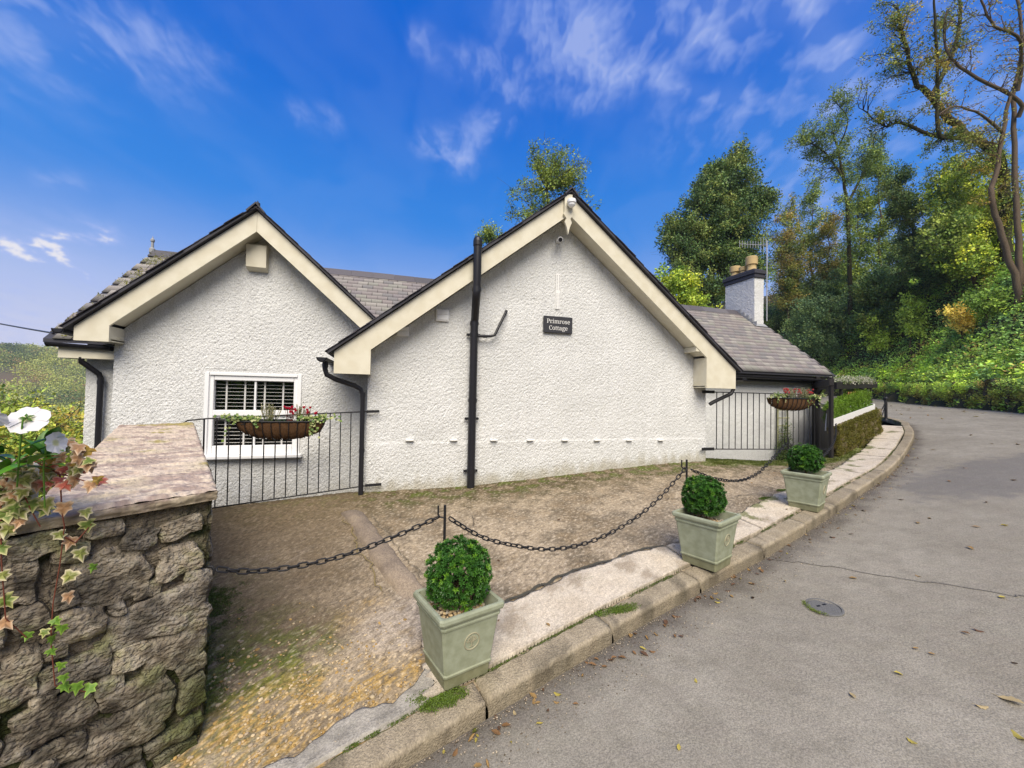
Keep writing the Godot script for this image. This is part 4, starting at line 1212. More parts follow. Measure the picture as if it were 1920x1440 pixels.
	# coping: two long sandstone slabs
	for k in 3:
		mb = MB.new()
		var u0 := [-0.02, 1.55, -0.02][k] as float; var u1 := [1.53, 3.36, 0.30][k] as float
		var b0: float = 0.632 if k == 2 else 0.0; var wide: float = 0.85 if k == 2 else 0.625
		var ext := func(a: float, b: float, top: float) -> Vector3:   # a along the wall, b across (0 at the forecourt side)
			var p: Vector3 = c0 + sn * 0.015 + f * (b0 + b * wide) + s * a
			return p + Y * (top + 0.03 * a)
		var tint := func(p, a, b):
			var q := nz.get_noise_3dv(p * Vector3(2.2, 2.2, 2.2)); var along_s: float = (p - c0).dot(s)
			var band := nz.get_noise_2d(along_s * 7.0 + 1.2 * nz.get_noise_2d(p.x * 3, p.z * 3), (p - c0).dot(sn) * 0.8)
			var c := mix3(Color(0.66, 0.545, 0.42), Color(0.40, 0.305, 0.25), ss(-0.12, 0.30, band))
			c = mix3(c, Color(0.66, 0.57, 0.38), ss(0.0, 0.45, q) * 0.6)
			c = mix3(c, Color(0.33, 0.27, 0.06), 0.8 * ss(0.25, 0.5, q - 0.25 * ss(2.6, 0.0, along_s) + 0.25 * ss(2.8, 3.3, along_s)))
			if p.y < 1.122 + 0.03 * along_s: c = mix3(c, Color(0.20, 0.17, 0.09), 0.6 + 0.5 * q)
			return c * (1.0 + 0.12 * nf.get_noise_3dv(p * 30.0))
		var rough := func(p: Vector3) -> float: return 0.012 * nf.get_noise_2d((p - c0).dot(s) * 16.0, (p - c0).dot(sn) * 3.0) + 0.006 * nf.get_noise_3dv(p * 22.0)
		# front edge is slanted: the slab follows the front of the wall
		mb.sheet(60, 90, func(a, b):
			var q: Vector3 = ext.call(lerpf(u0, u1, b / 90.0), a / 60.0, 1.14)
			var r: float = rough.call(q)
			return q + Y * (r - 0.014 * (1.0 if a == 0 or b == 0 or a == 60 or b == 90 else 0.0)) + n * 0.5 * r, tint, Y)
		mb.sheet(60, 8, func(a, b):
			var q: Vector3 = ext.call(u0, a / 60.0, lerpf(1.126, 1.084, b / 8.0))
			return q + n * (0.004 * sin(b / 8.0 * PI) + 0.010 * nf.get_noise_3dv(q * Vector3(9, 30, 9))), tint, n)
		mb.sheet(90, 8, func(a, b):
			var q: Vector3 = ext.call(lerpf(u0, u1, a / 90.0), 0.0, lerpf(1.126, 1.084, b / 8.0))
			return q + sn * (0.004 * sin(b / 8.0 * PI) + 0.010 * nf.get_noise_3dv(q * Vector3(9, 30, 9))), tint, sn)
		mb.sheet(90, 6, func(a, b):
			var q: Vector3 = ext.call(lerpf(u0, u1, a / 90.0), 1.0, lerpf(1.126, 1.084, b / 6.0))
			return q, tint, -sn)
		mb.sheet(30, 6, func(a, b):
			var q: Vector3 = ext.call(u1, a / 30.0, lerpf(1.126, 1.084, b / 6.0))
			return q, tint, s)
		mb.sheet(20, 20, func(a, b): return ext.call(lerpf(u0, u1, b / 20.0), a / 20.0, 1.084), tint, -Y)
		put("coping_slab", mb, M.coping, w)
	# hook for the chain
	var hk := thing("wall_hook", "black iron hook in the corner of the stone wall holding the chain", "hook", Vector3(-0.83, 0.72, -2.34))
	mb = MB.new()
	mb.tube([Vector3(-0.86, 0.665, -2.36), Vector3(-0.83, 0.69, -2.345), Vector3(-0.812, 0.70, -2.34), Vector3(-0.795, 0.715, -2.34), Vector3(-0.79, 0.735, -2.34), Vector3(-0.80, 0.752, -2.34), Vector3(-0.82, 0.755, -2.34), Vector3(-0.832, 0.742, -2.34)], [0.006], 8)
	put("rod", mb, M.black_iron, hk)
	build_ivy()

func ivy_leaf(seed: int, kind: int) -> ArrayMesh:
	rng.seed = seed
	var mb := MB.new()
	var out := [Vector2(0, 0.0), Vector2(0.26, -0.10), Vector2(0.52, 0.02), Vector2(0.34, 0.26), Vector2(0.47, 0.52), Vector2(0.20, 0.56), Vector2(0.0, 1.0), Vector2(-0.20, 0.56), Vector2(-0.47, 0.52), Vector2(-0.34, 0.26), Vector2(-0.52, 0.02), Vector2(-0.26, -0.10)]
	var heart: Color = [Color(0.14, 0.20, 0.04), Color(0.22, 0.24, 0.06), Color(0.42, 0.24, 0.12), Color(0.12, 0.24, 0.025), Color(0.50, 0.13, 0.09), Color(0.34, 0.24, 0.06)][kind]
	var rim: Color = [Color(0.58, 0.55, 0.25), Color(0.66, 0.58, 0.38), Color(0.66, 0.50, 0.33), Color(0.26, 0.40, 0.06), Color(0.66, 0.38, 0.26), Color(0.42, 0.24, 0.06)][kind]
	var q := []
	for p in out: q.append(Vector3(p.x * rr(0.85, 1.15), p.y * rr(0.9, 1.1), 0.16 * p.length() * rr(-0.6, 1.2) - 0.1 * absf(p.x)))
	var ctr := Vector3(0, 0.32, 0.04)
	for k in q.size():
		var a: Vector3 = q[k]; var b: Vector3 = q[(k + 1) % q.size()]
		var ma := ctr.lerp(a, 0.58); var mb2 := ctr.lerp(b, 0.58)
		var nn := (b - ctr).cross(a - ctr).normalized()
		if nn.z < 0: nn = -nn
		mb.col = heart * rr(0.8, 1.2)
		var i0 := mb.vert(ctr, nn); var i1 := mb.vert(ma, nn); var i2 := mb.vert(mb2, nn)
		mb.face(i0, i1, i2)
		mb.col = rim * rr(0.8, 1.15)
		var i3 := mb.vert(a, nn); var i4 := mb.vert(b, nn)
		mb.face(i1, i3, i4); mb.face(i1, i4, i2)
	return mb.mesh()

func build_ivy() -> void:
	rng.seed = 61
	var leaves := []
	for kind in 6:
		for j in 2: leaves.append(ivy_leaf(300 + kind * 5 + j, kind))
	rng.seed = 62
	var ivy := thing("ivy_plant", "variegated cream and green ivy with reddening leaves trailing down the stone wall", "ivy", Vector3(-1.2, 1.2, -1.95))
	var n := Vector3(0.626, 0, 0.78)
	var strands := [[Vector3(-1.30, 1.36, -1.93), Vector3(-1.26, 1.309, -1.90), Vector3(-1.23, 1.184, -1.92), Vector3(-1.21, 1.107, -1.94)],
		[Vector3(-1.25, 1.36, -1.97), Vector3(-1.173, 1.29, -1.96), Vector3(-1.167, 1.144, -1.97), Vector3(-1.164, 1.092, -1.98), Vector3(-1.174, 0.944, -1.983), Vector3(-1.184, 0.808, -1.976), Vector3(-1.185, 0.67, -1.975), Vector3(-1.172, 0.493, -1.985), Vector3(-1.142, 0.455, -2.009), Vector3(-1.102, 0.416, -2.041)],
		[Vector3(-1.30, 1.36, -1.94), Vector3(-1.29, 1.2, -1.89), Vector3(-1.282, 1.0, -1.895), Vector3(-1.27, 0.8, -1.905), Vector3(-1.23, 0.71, -1.935)],
		[Vector3(-1.164, 1.05, -1.985), Vector3(-1.14, 1.02, -2.0), Vector3(-1.11, 1.08, -2.03)],
		[Vector3(-1.28, 1.36, -1.97), Vector3(-1.15, 1.30, -1.93), Vector3(-1.06, 1.27, -1.91)]]
	for s in strands:
		var mb := MB.new()
		mb.col = Color(0.16, 0.05, 0.03)
		mb.tube(s, [0.0035, 0.003, 0.002], 5)
		put("stem", mb, M.plain, ivy)
	var spots := []    # place, size, kinds
	for p in [Vector3(-1.126, 1.125, -2.022), Vector3(-1.121, 1.071, -2.026), Vector3(-1.177, 1.056, -1.981), Vector3(-1.159, 1.019, -1.996), Vector3(-1.134, 0.968, -2.016), Vector3(-1.159, 0.891, -1.996), Vector3(-1.155, 0.813, -1.999), Vector3(-1.269, 0.779, -1.908), Vector3(-1.28, 0.953, -1.899), Vector3(-1.268, 0.853, -1.908), Vector3(-1.285, 1.048, -1.895), Vector3(-1.213, 1.157, -1.952), Vector3(-1.174, 1.156, -1.984), Vector3(-1.209, 1.176, -1.956)]:
		spots.append([p, rr(0.045, 0.062), [0, 1, 1, 2]])
	for p in [Vector3(-1.107, 0.902, -2.038), Vector3(-1.176, 0.735, -1.982), Vector3(-1.231, 0.709, -1.938), Vector3(-1.185, 0.67, -1.975), Vector3(-1.181, 0.624, -1.978), Vector3(-1.164, 0.557, -1.991), Vector3(-1.157, 0.506, -1.998), Vector3(-1.129, 0.447, -2.02), Vector3(-1.102, 0.42, -2.041), Vector3(-1.15, 0.47, -2.0), Vector3(-1.20, 0.70, -1.965), Vector3(-1.165, 0.70, -1.99)]:
		spots.append([p, rr(0.03, 0.05), [0, 3, 3]])
	for k in 60:    # the thick cushion at the left
		spots.append([Vector3(-1.27, 1.22, -1.91) + Vector3(rr(-0.06, 0.04), rr(-0.12, 0.13), rr(-0.03, 0.03)), rr(0.035, 0.06), [0, 0, 1, 1, 2]])
	for p in [Vector3(-1.235, 1.314, -1.965), Vector3(-1.188, 1.335, -1.95), Vector3(-1.13, 1.316, -1.932), Vector3(-1.092, 1.317, -1.92), Vector3(-1.073, 1.337, -1.914), Vector3(-1.16, 1.376, -1.94), Vector3(-1.214, 1.264, -1.96), Vector3(-1.109, 1.267, -1.927), Vector3(-1.186, 1.275, -1.951), Vector3(-1.262, 1.263, -1.975), Vector3(-1.093, 1.377, -1.919), Vector3(-1.151, 1.396, -1.937), Vector3(-1.236, 1.374, -1.964), Vector3(-1.052, 1.268, -1.909), Vector3(-1.273, 1.333, -1.976)]:
		for j in 4: spots.append([p + rv() * 0.022, rr(0.035, 0.055), [1, 1, 2, 2, 4, 5, 0]])
	for s in spots:
		var o := MeshInstance3D.new()
		o.name = "leaf"
		var ks: Array = s[2]
		o.mesh = leaves[ks[rng.randi() % ks.size()] * 2 + rng.randi() % 2]
		o.material_override = M.leaf
		ivy.add_child(o, true)
		var z := (n + rv() * 0.55 + Vector3(0, 0.35, 0)).normalized()
		var y := (Vector3(rr(-0.7, 0.7), -1, rr(-0.3, 0.3))).normalized()
		var x := y.cross(z).normalized(); y = z.cross(x)
		o.transform = Transform3D(Basis(x, y, z).scaled_local(Vector3.ONE * s[1] * 1.0), s[0] + n * rr(0.0, 0.02) - y * s[1] * 0.5 - ivy.position)
	# pale trough and white pansies on the wall
	var tr := thing("wall_trough", "weathered pale grey trough on the stone wall, half hidden by ivy", "planter", Vector3(-1.36, 1.15, -1.98))
	var mb := MB.new()
	var bs := Basis(Vector3(0.78, 0, -0.626), Vector3.UP, Vector3(0.626, 0, 0.78))
	for q in [[Vector3(0, 0.09, 0.09), Vector3(0.4, 0.18, 0.012)], [Vector3(0, 0.09, -0.09), Vector3(0.4, 0.18, 0.012)], [Vector3(0.194, 0.09, 0), Vector3(0.012, 0.18, 0.168)], [Vector3(-0.194, 0.09, 0), Vector3(0.012, 0.18, 0.168)], [Vector3(0, 0.01, 0), Vector3(0.37, 0.015, 0.166)]]:
		mb.box(tr.position + Vector3(-0.12, 0, 0.02) + bs * q[0], q[1], 0.004, bs)
	put("trough", mb, mat("pale_plastic", lin(0.42, 0.42, 0.40), 0.5), tr)
	mb = MB.new()
	mb.box(tr.position + Vector3(-0.12, 0.15, 0.02), Vector3(0.37, 0.02, 0.166), 0.004, bs)
	put("soil", mb, mat("soil", lin(0.03, 0.022, 0.015), 1.0), tr)
	var greens := ivy_strap(9)
	for q in [["large white pansy flower on a tall stem above the ivy at the stone wall", Vector3(-1.165, 1.515, -1.79), 0.055, Vector3(-0.15, -0.62, -0.77)], ["smaller white pansy flower drooping beside the reddish ivy leaves", Vector3(-1.125, 1.425, -1.85), 0.040, Vector3(0.8, 0.1, 0.2)], ["white pansy flower cut by the photo's left edge", Vector3(-1.235, 1.53, -1.75), 0.055, Vector3(0.3, 0.5, -0.6)]]:
		var fl := thing("pansy", q[0], "flower", q[1] - Vector3(0, 0.2, 0))
		var zz: Vector3 = (q[3] as Vector3).normalized()
		var xx := Vector3.UP.cross(zz).normalized(); var yy := zz.cross(xx)
		for k in 5:
			var pb := MB.new()
			pb.sheet(6, 5, func(a, b):
				var t = (a / 6.0 - 0.5) * 2.5; var r = b / 5.0
				var ang = TAU * k / 5.0 + t * 0.62
				var wv = 0.09 * sin(ang * 9.0 + k) * r * r + 0.10 * r * r - 0.03 * k * 0.2
				var rad: float = q[2] * r * (1.0 - 0.09 * t * t) * (1.0 + 0.03 * sin(t * 7.0 + k))
				return q[1] + xx * cos(ang) * rad + yy * sin(ang) * rad + zz * (wv * q[2] + 0.0012 * k),
				func(p, a, b): return Color(0.80, 0.79, 0.80) if b > 1 else Color(0.62, 0.62, 0.35), zz)
			put("petal", pb, M.petal, fl)
		mb = MB.new()
		mb.col = Color(0.10, 0.22, 0.03)
		var p0: Vector3 = q[1]
		mb.tube([p0 - zz * 0.004, p0 - zz * 0.03 + Vector3(0, -0.015, 0), p0 - zz * 0.03 + Vector3(-0.01, -0.09, -0.01), p0 + Vector3(-0.05, -0.24, -0.05)], [0.003, 0.0025], 6)
		for k in 5:
			var a := TAU * k / 5.0
			leaf_blade(mb, p0 - zz * 0.006, (xx * cos(a) + yy * sin(a)) * 0.9 + zz * 0.1, -zz, 0.024, 0.35, 1.0, 0.0)
			mb.col = Color(0.09, 0.17, 0.03)
		for k in mb.c.size():
			if mb.c[k].r > 0.5: mb.c[k] = Color(0.08, 0.17, 0.03)
		put("stem", mb, M.leaf, fl)
	var gp := thing("pansy_plant", "bright green strap-leaved foliage around the white pansies", "plant", Vector3(-1.22, 1.33, -1.85))
	rng.seed = 64
	for k in 34:
		var o := MeshInstance3D.new()
		o.name = "leaf"; o.mesh = greens; o.material_override = M.gloss_leaf
		gp.add_child(o, true)
		var d := Vector3(rr(-0.8, 0.9), rr(0.05, 0.9), rr(-0.6, 0.8)).normalized()
		var x := d.cross(Vector3.UP).normalized()
		o.transform = Transform3D(Basis(x, d, x.cross(d)).scaled_local(Vector3.ONE * rr(0.06, 0.13)), Vector3(rr(-0.13, 0.07), rr(-0.02, 0.08), rr(-0.05, 0.05)))

func ivy_strap(seed: int) -> ArrayMesh:
	var mb := MB.new()
	mb.sheet(4, 8, func(a, b):
		var t = b / 8.0; var w = (a / 4.0 - 0.5) * 0.34 * sin(PI * (0.06 + 0.94 * t))
		return Vector3(w, t, -0.35 * t * t + absf(w) * 0.3),
		func(p, a, b): return Color(0.075, 0.20, 0.018) * (1.25 if a == 2 else 1.0), Vector3(0, 0, 1))
	return mb.mesh()

# ---------------------------------------------------------------- planters, box balls, posts and chains
func square_turned(mb: MB, prof: Array, at: Vector3, bs: Basis, cham := 0.08) -> void:
	for k in prof.size() - 1:
		var a: Vector2 = prof[k]; var b: Vector2 = prof[k + 1]
		var ring := func(p: Vector2) -> Array:
			var c := p.x * cham; var q := []
			for s in [[1, -1, 0], [1, 1, 1], [-1, 1, 0], [-1, -1, 1]]:
				var u := Vector3(s[0] * p.x, p.y, s[1] * (p.x - c)); var w := Vector3(s[0] * (p.x - c), p.y, s[1] * p.x)
				q.append(at + bs * (u if s[2] == 1 else w)); q.append(at + bs * (w if s[2] == 1 else u))
			return q
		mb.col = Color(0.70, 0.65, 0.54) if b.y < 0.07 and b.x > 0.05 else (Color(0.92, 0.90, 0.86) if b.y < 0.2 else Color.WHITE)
		var ra: Array = ring.call(a); var rb: Array = ring.call(b)
		var t := (b - a).normalized()
		for s in 8:
			var m: Vector3 = (ra[s] + ra[(s + 1) % 8]) * 0.5 - at
			m = bs.inverse() * m; m.y = 0
			var o: Vector3 = bs * (m.normalized() * t.y + Vector3(0, -t.x, 0))
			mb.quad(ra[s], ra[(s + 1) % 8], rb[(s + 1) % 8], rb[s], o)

func build_planters_and_chains() -> void:
	rng.seed = 71
	var ring := MB.new()      # one chain link
	var pts := []
	for k in 17:
		var a := TAU * k / 16.0
		pts.append(Vector3(cos(a) * 0.0135, sin(a) * 0.0135 + (0.0145 if sin(a) > 1e-4 else (-0.0145 if sin(a) < -1e-4 else 0.0)), 0))
	ring.tube(pts, [0.0046], 7, false)
	var link := ring.mesh()
	var box_leaf := MB.new()
	for k in 9:
		var a := k * 2.4
		var d := Vector3(cos(a) * (0.85 if k > 2 else 0.35), 0.75 if k > 2 else 1.0, sin(a) * (0.85 if k > 2 else 0.35)).normalized()
		leaf_blade(box_leaf, Vector3(0, 0.16 if k < 3 else 0.0, 0), d, Vector3.UP if absf(d.y) < 0.95 else Vector3.RIGHT, 0.95 if k > 2 else 0.7, 0.42, 1.0 if k > 2 else 1.35, 0.0 if k > 2 else 0.06)
	var rosette := box_leaf.mesh()
	var peb := MB.new()
	peb.lump(Vector3.ZERO, Vector3(1, 0.7, 0.8), Basis(), nz, 0.25, 1.2, 3, 2.3)
	var gravel := peb.mesh()
	var pots := [[Vector3(0.428, 0.0, -2.35), 17.5, 0.0, "nearest sage green square planter with round tree emblem, at the kerb", Vector3(0.445, 0.545, -2.42), 0.207, "largest clipped box ball, in the planter nearest the camera"],
		[Vector3(2.566, 0.258, -2.72), 22.0, 0.0, "middle sage green square planter on the paved strip between two others", Vector3(2.60, 0.79, -2.79), 0.178, "middle clipped box ball of the three along the kerb"],
		[Vector3(4.565, 0.415, -3.36), 24.0, 0.0, "farthest sage green square planter, near the mossy retaining wall", Vector3(4.63, 0.95, -3.42), 0.176, "farthest clipped box ball, in front of the right railing"]]
	for q in pots:
		var at: Vector3 = q[0]
		at.y = G(at.x, at.z) + 0.0
		var t := thing("planter", q[3], "planter", at, "sage green planters along the kerb")
		var bs := Basis(Vector3.UP, deg_to_rad(q[1]))
		var mb := MB.new()
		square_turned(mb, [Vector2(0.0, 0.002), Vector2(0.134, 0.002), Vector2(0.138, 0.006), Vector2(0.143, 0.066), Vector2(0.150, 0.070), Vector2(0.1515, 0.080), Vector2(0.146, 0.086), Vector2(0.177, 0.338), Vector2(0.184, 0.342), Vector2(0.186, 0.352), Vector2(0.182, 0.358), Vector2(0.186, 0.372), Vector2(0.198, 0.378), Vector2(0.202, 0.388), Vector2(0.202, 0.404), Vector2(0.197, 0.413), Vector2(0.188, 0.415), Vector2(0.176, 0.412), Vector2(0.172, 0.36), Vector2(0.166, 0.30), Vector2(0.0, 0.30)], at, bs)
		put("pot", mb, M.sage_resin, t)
		mb = MB.new()
		mb.box(at + Vector3(0, 0.325, 0), Vector3(0.33, 0.02, 0.33), 0.004, bs)
		put("soil", mb, mat("soil_b", lin(0.06, 0.045, 0.03), 1.0), t)
		# emblem on the face towards the lane
		var fn := bs * Vector3(0, -0.1215, 1).normalized(); var fx := bs * Vector3.RIGHT; var fy := fn.cross(fx) 
		var ec: Vector3 = at + bs * Vector3(0.005, 0.235, 0.1645)
		mb = MB.new()
		var cr := []
		for k in 33: cr.append(ec + fx * cos(TAU * k / 32.0) * 0.046 + fy * sin(TAU * k / 32.0) * 0.046)
		mb.tube(cr, [0.0042], 8, false)
		mb.tube([ec - fy * 0.030, ec + fy * 0.004], [0.0045, 0.003], 6)
		for k in 7:
			var a := lerpf(0.15, PI - 0.15, k / 6.0)
			mb.tube([ec - fy * (0.004 + 0.006 * absf(cos(a))), ec + (fx * cos(a) + fy * sin(a)) * 0.016 + fn * 0.001, ec + (fx * cos(a) + fy * sin(a) * 0.95) * 0.031], [0.0024, 0.002, 0.0012], 5)
			for j in 3:
				var p := ec + (fx * cos(a + (j - 1) * 0.2) + fy * sin(a + (j - 1) * 0.2)) * (0.024 + 0.006 * (j % 2))
				mb.lump(p, Vector3(0.004, 0.004, 0.002), Basis(fx, fy, fn), nz, 0.0, 1.0, 2, 2.0)
		mb.tube([ec - fy * 0.028 - fx * 0.016, ec - fy * 0.030, ec - fy * 0.028 + fx * 0.016], [0.002], 5)
		put("emblem", mb, mat("emblem_buff", lin(0.33, 0.31, 0.21), 0.7), t)
		var where := []
		for k in 420:
			var p := bs * Vector3(rr(-0.155, 0.155), 0, rr(-0.155, 0.155))
			where.append([Transform3D(Basis(Vector3.UP, rr(0, TAU)) * Basis(Vector3.RIGHT, rr(-0.5, 0.5)) * Basis().scaled(Vector3.ONE * rr(0.006, 0.012)), at + p + Vector3(0, 0.338 + rr(-0.003, 0.006), 0)), [Color(0.46, 0.35, 0.19), Color(0.55, 0.45, 0.30), Color(0.36, 0.24, 0.12), Color(0.42, 0.38, 0.30)][rng.randi() % 4] * rr(0.7, 1.2)])
		scatter("gravel", gravel, M.plain, where, t)
		# the clipped ball
		var bc: Vector3 = q[4]; var br: float = q[5]
		var tb := thing("box_ball", q[6], "shrub", Vector3(at.x, at.y + 0.33, at.z), "clipped box balls in the green planters")
		mb = MB.new()
		mb.col = Color(0.09, 0.06, 0.035)
		mb.tube([at + Vector3(0, 0.32, 0), at.lerp(bc, 0.6) + Vector3(0, 0.14, 0), bc], [0.012, 0.009], 7)
		for k in 26:
			var d := rv().normalized()
			mb.tube([bc - Vector3(0, br * 0.3, 0), bc + d * br * 0.5 - Vector3(0, br * 0.1, 0), bc + d * br * 0.8], [0.005, 0.003, 0.002], 4)
		put("stem", mb, M.plain, tb)
		where = []
		for k in 1500:
			var d := rv().normalized()
			var sh := 1.0 + 0.10 * nz.get_noise_3dv(d * 2.0 + bc) + (0.12 * rng.randf() if rng.randf() < 0.10 else 0.0)
			if d.y < -0.75: continue
			var rad := br * sh * (1.0 - 0.38 * pow(rng.randf(), 2.0))
			var p := bc + Vector3(d.x, d.y * (1.02 if d.y > 0 else 0.98), d.z) * (rad - 0.016)
			var yv := (d + rv() * 0.45 + Vector3(0, 0.25, 0)).normalized()
			var xv := yv.cross(rv()).normalized()
			var young := ss(0.25, 0.5, nz.get_noise_3dv(d * 3.0 + bc * 2.0) + rr(-0.25, 0.25))
			var c := mix3(Color(0.030, 0.095, 0.018), Color(0.06, 0.17, 0.022), rng.randf())
			c = mix3(c, Color(0.19, 0.38, 0.03), young * (0.65 if rad > br * 0.92 else 0.2))
			where.append([Transform3D(Basis(xv, yv, xv.cross(yv)).scaled_local(Vector3.ONE * rr(0.021, 0.032)), p), c])
		scatter("foliage", rosette, M.gloss_leaf, where, tb)
	# rods that carry the chain, each with a hooked prong
	var rods := [[Vector3(0.388, 0.885, -2.69), Vector3(0.395, 0.05, -2.70), 0.80], [Vector3(2.606, 1.072, -3.0), Vector3(2.63, 0.26, -3.02), 0.985], [Vector3(4.652, 1.178, -3.645), Vector3(4.70, 0.42, -3.64), 1.10]]
	var rl := ["black rod with a forked top behind the nearest planter", "black rod with a forked top behind the middle planter", "black leaning rod with a forked top behind the farthest planter"]
	for k in 3:
		var r: Array = rods[k]
		var base: Vector3 = r[1]; base.y = G(base.x, base.z) - 0.05
		var o := thing("chain_post", rl[k], "post", base, "black rods carrying the chain")
		var mb := MB.new()
		mb.tube([base, r[0]], [0.009, 0.009], 8)
		put("rod", mb, M.black_iron, o)
		var pc: Vector3 = base.lerp(r[0], (r[2] - base.y) / (r[0].y - base.y))
		mb = MB.new()
		var sd := Vector3(-0.9, 0, -0.3).normalized() * 0.045
		mb.tube([pc, pc + sd * 0.7 + Vector3(0, 0.004, 0), pc + sd + Vector3(0, 0.02, 0), Vector3(r[0].x, r[0].y - 0.004, r[0].z) + sd], [0.006], 7)
		put("prong", mb, M.black_iron, o)
	var runs := [[[Vector3(-0.80, 0.742, -2.34), Vector3(-0.652, 0.684, -2.408), Vector3(-0.439, 0.664, -2.468), Vector3(-0.2, 0.678, -2.53), Vector3(0.068, 0.735, -2.602), Vector3(0.36, 0.81, -2.70)], "black chain from the stone wall's hook to the nearest rod"],
		[[Vector3(0.402, 0.808, -2.695), Vector3(0.636, 0.653, -2.71), Vector3(0.878, 0.558, -2.742), Vector3(1.185, 0.483, -2.785), Vector3(1.507, 0.492, -2.81), Vector3(1.877, 0.579, -2.87), Vector3(2.219, 0.742, -2.917), Vector3(2.585, 0.99, -2.995)], "black chain sagging between the nearest and the middle planter"],
		[[Vector3(2.64, 0.985, -3.0), Vector3(2.991, 0.872, -3.071), Vector3(3.421, 0.805, -3.201), Vector3(3.866, 0.824, -3.376), Vector3(4.259, 0.965, -3.511), Vector3(4.64, 1.11, -3.645)], "black chain sagging between the middle and the farthest planter"],
		[[Vector3(4.68, 1.11, -3.645), Vector3(5.045, 0.94, -3.791), Vector3(5.482, 0.80, -3.973), Vector3(6.28, 0.81, -4.354), Vector3(7.282, 0.967, -4.875), Vector3(8.10, 1.20, -5.40)], "black chain from the farthest planter up to the white bed board"]]
	for k in 4:
		var ps: Array = runs[k][0]
		var o := thing("chain", runs[k][1], "chain", ps[0], "chains strung along the kerb")
		var t := 0.0; var side := 0
		var at := func(u: float) -> Vector3:
			var j := clampi(int(u), 0, ps.size() - 2)
			return (ps[j] as Vector3).cubic_interpolate(ps[j + 1], ps[maxi(j - 1, 0)], ps[mini(j + 2, ps.size() - 1)], u - j)
		var last: Vector3 = ps[0]
		var run := 0.0
		var pitch := 0.046 if k < 3 else 0.05
		while t < ps.size() - 1.0:
			t += 0.004
			var p: Vector3 = at.call(t)
			run += p.distance_to(last)
			if run >= pitch:
				run = 0.0
				var d: Vector3 = (at.call(t + 0.01) - at.call(t - 0.01)).normalized()
				var lx := d.cross(Vector3.UP).normalized()
				var bs := Basis(lx, d, lx.cross(d)) * Basis(Vector3.UP, PI / 4 + (PI / 2 if side % 2 else 0.0) + rr(-0.2, 0.2))
				var m := MeshInstance3D.new()
				m.name = "link"; m.mesh = link; m.material_override = M.black_iron
				o.add_child(m, true)
				m.transform = Transform3D(bs, p - o.position)
				side += 1
			last = p

# ---------------------------------------------------------------- railings and their hanging troughs
func build_railings() -> void:
	rng.seed = 81
	var mb: MB
	# left
	var ra := thing("railing", "black iron railing between the stone wall and the big gable", "railing", Vector3(-1.1, 0.3, -5.55), "black railings either side of the big gable")
	var top := func(x: float) -> float: return lerpf(1.272, 1.372, (x + 2.05) / 1.85)
	var bot := func(x: float) -> float: return lerpf(0.218, 0.412, (x + 2.02) / 1.83)
	mb = MB.new()
	mb.tube([Vector3(-2.21, 1.16, -5.47), Vector3(-2.205, 1.23, -5.47), Vector3(-2.17, 1.258, -5.48), Vector3(-2.02, 1.274, -5.55), Vector3(-0.2, 1.372, -5.55)], [0.0085], 6)
	mb.tube([Vector3(-2.03, 0.217, -5.55), Vector3(-0.18, 0.413, -5.55)], [0.0085], 6)
	put("rail", mb, M.black_iron, ra)
	for k in 15:
		var x := -2.03 + k * 0.1225
		if k == 0: x = -2.035
		mb = MB.new()
		mb.tube([Vector3(x, top.call(x), -5.55), Vector3(x + 0.012, bot.call(x + 0.012), -5.55)], [0.0095 if k == 0 else 0.0068], 6)
		put("bar", mb, M.black_iron, ra)
	for q in [[Vector3(-0.17, 1.372, -5.53), Vector3(0.16, 0.035, 0.012)], [Vector3(-0.14, 0.418, -5.53), Vector3(0.20, 0.035, 0.012)]]:
		mb = MB.new()
		mb.box(q[0], q[1], 0.003, Basis(Vector3.BACK, 0.04))
		put("bracket", mb, M.black_iron, ra)
	# right
	ra = thing("railing", "black iron railing right of the big gable, before the white side wall", "railing", Vector3(6.5, 0.7, -5.55), "black railings either side of the big gable")
	mb = MB.new()
	mb.tube([Vector3(5.22, 1.742, -5.55), Vector3(8.08, 1.742, -5.55)], [0.0095], 6)
	mb.tube([Vector3(5.22, 0.765, -5.55), Vector3(8.08, 0.70, -5.55)], [0.0095], 6)
	put("rail", mb, M.black_iron, ra)
	for k in 19:
		var x := 5.44 + k * 0.1365
		if x > 8.02: continue
		mb = MB.new()
		mb.tube([Vector3(x, 1.742, -5.55), Vector3(x, lerpf(0.765, 0.70, (x - 5.22) / 2.86), -5.55)], [0.0075], 6)
		put("bar", mb, M.black_iron, ra)
	for y in [1.742, 0.768]:
		mb = MB.new()
		mb.box(Vector3(5.24, y, -5.53), Vector3(0.26, 0.05, 0.014), 0.003)
		put("bracket", mb, M.black_iron, ra)
	trough(Vector3(-1.19, 1.255, -5.43), 0.93, "long brown coir-lined hayrack trough hanging on the left railing", 0, 0.0)
	trough(Vector3(6.98, 1.66, -5.43), 1.06, "long brown coir-lined hayrack trough hanging on the right railing", 1, 0.0)

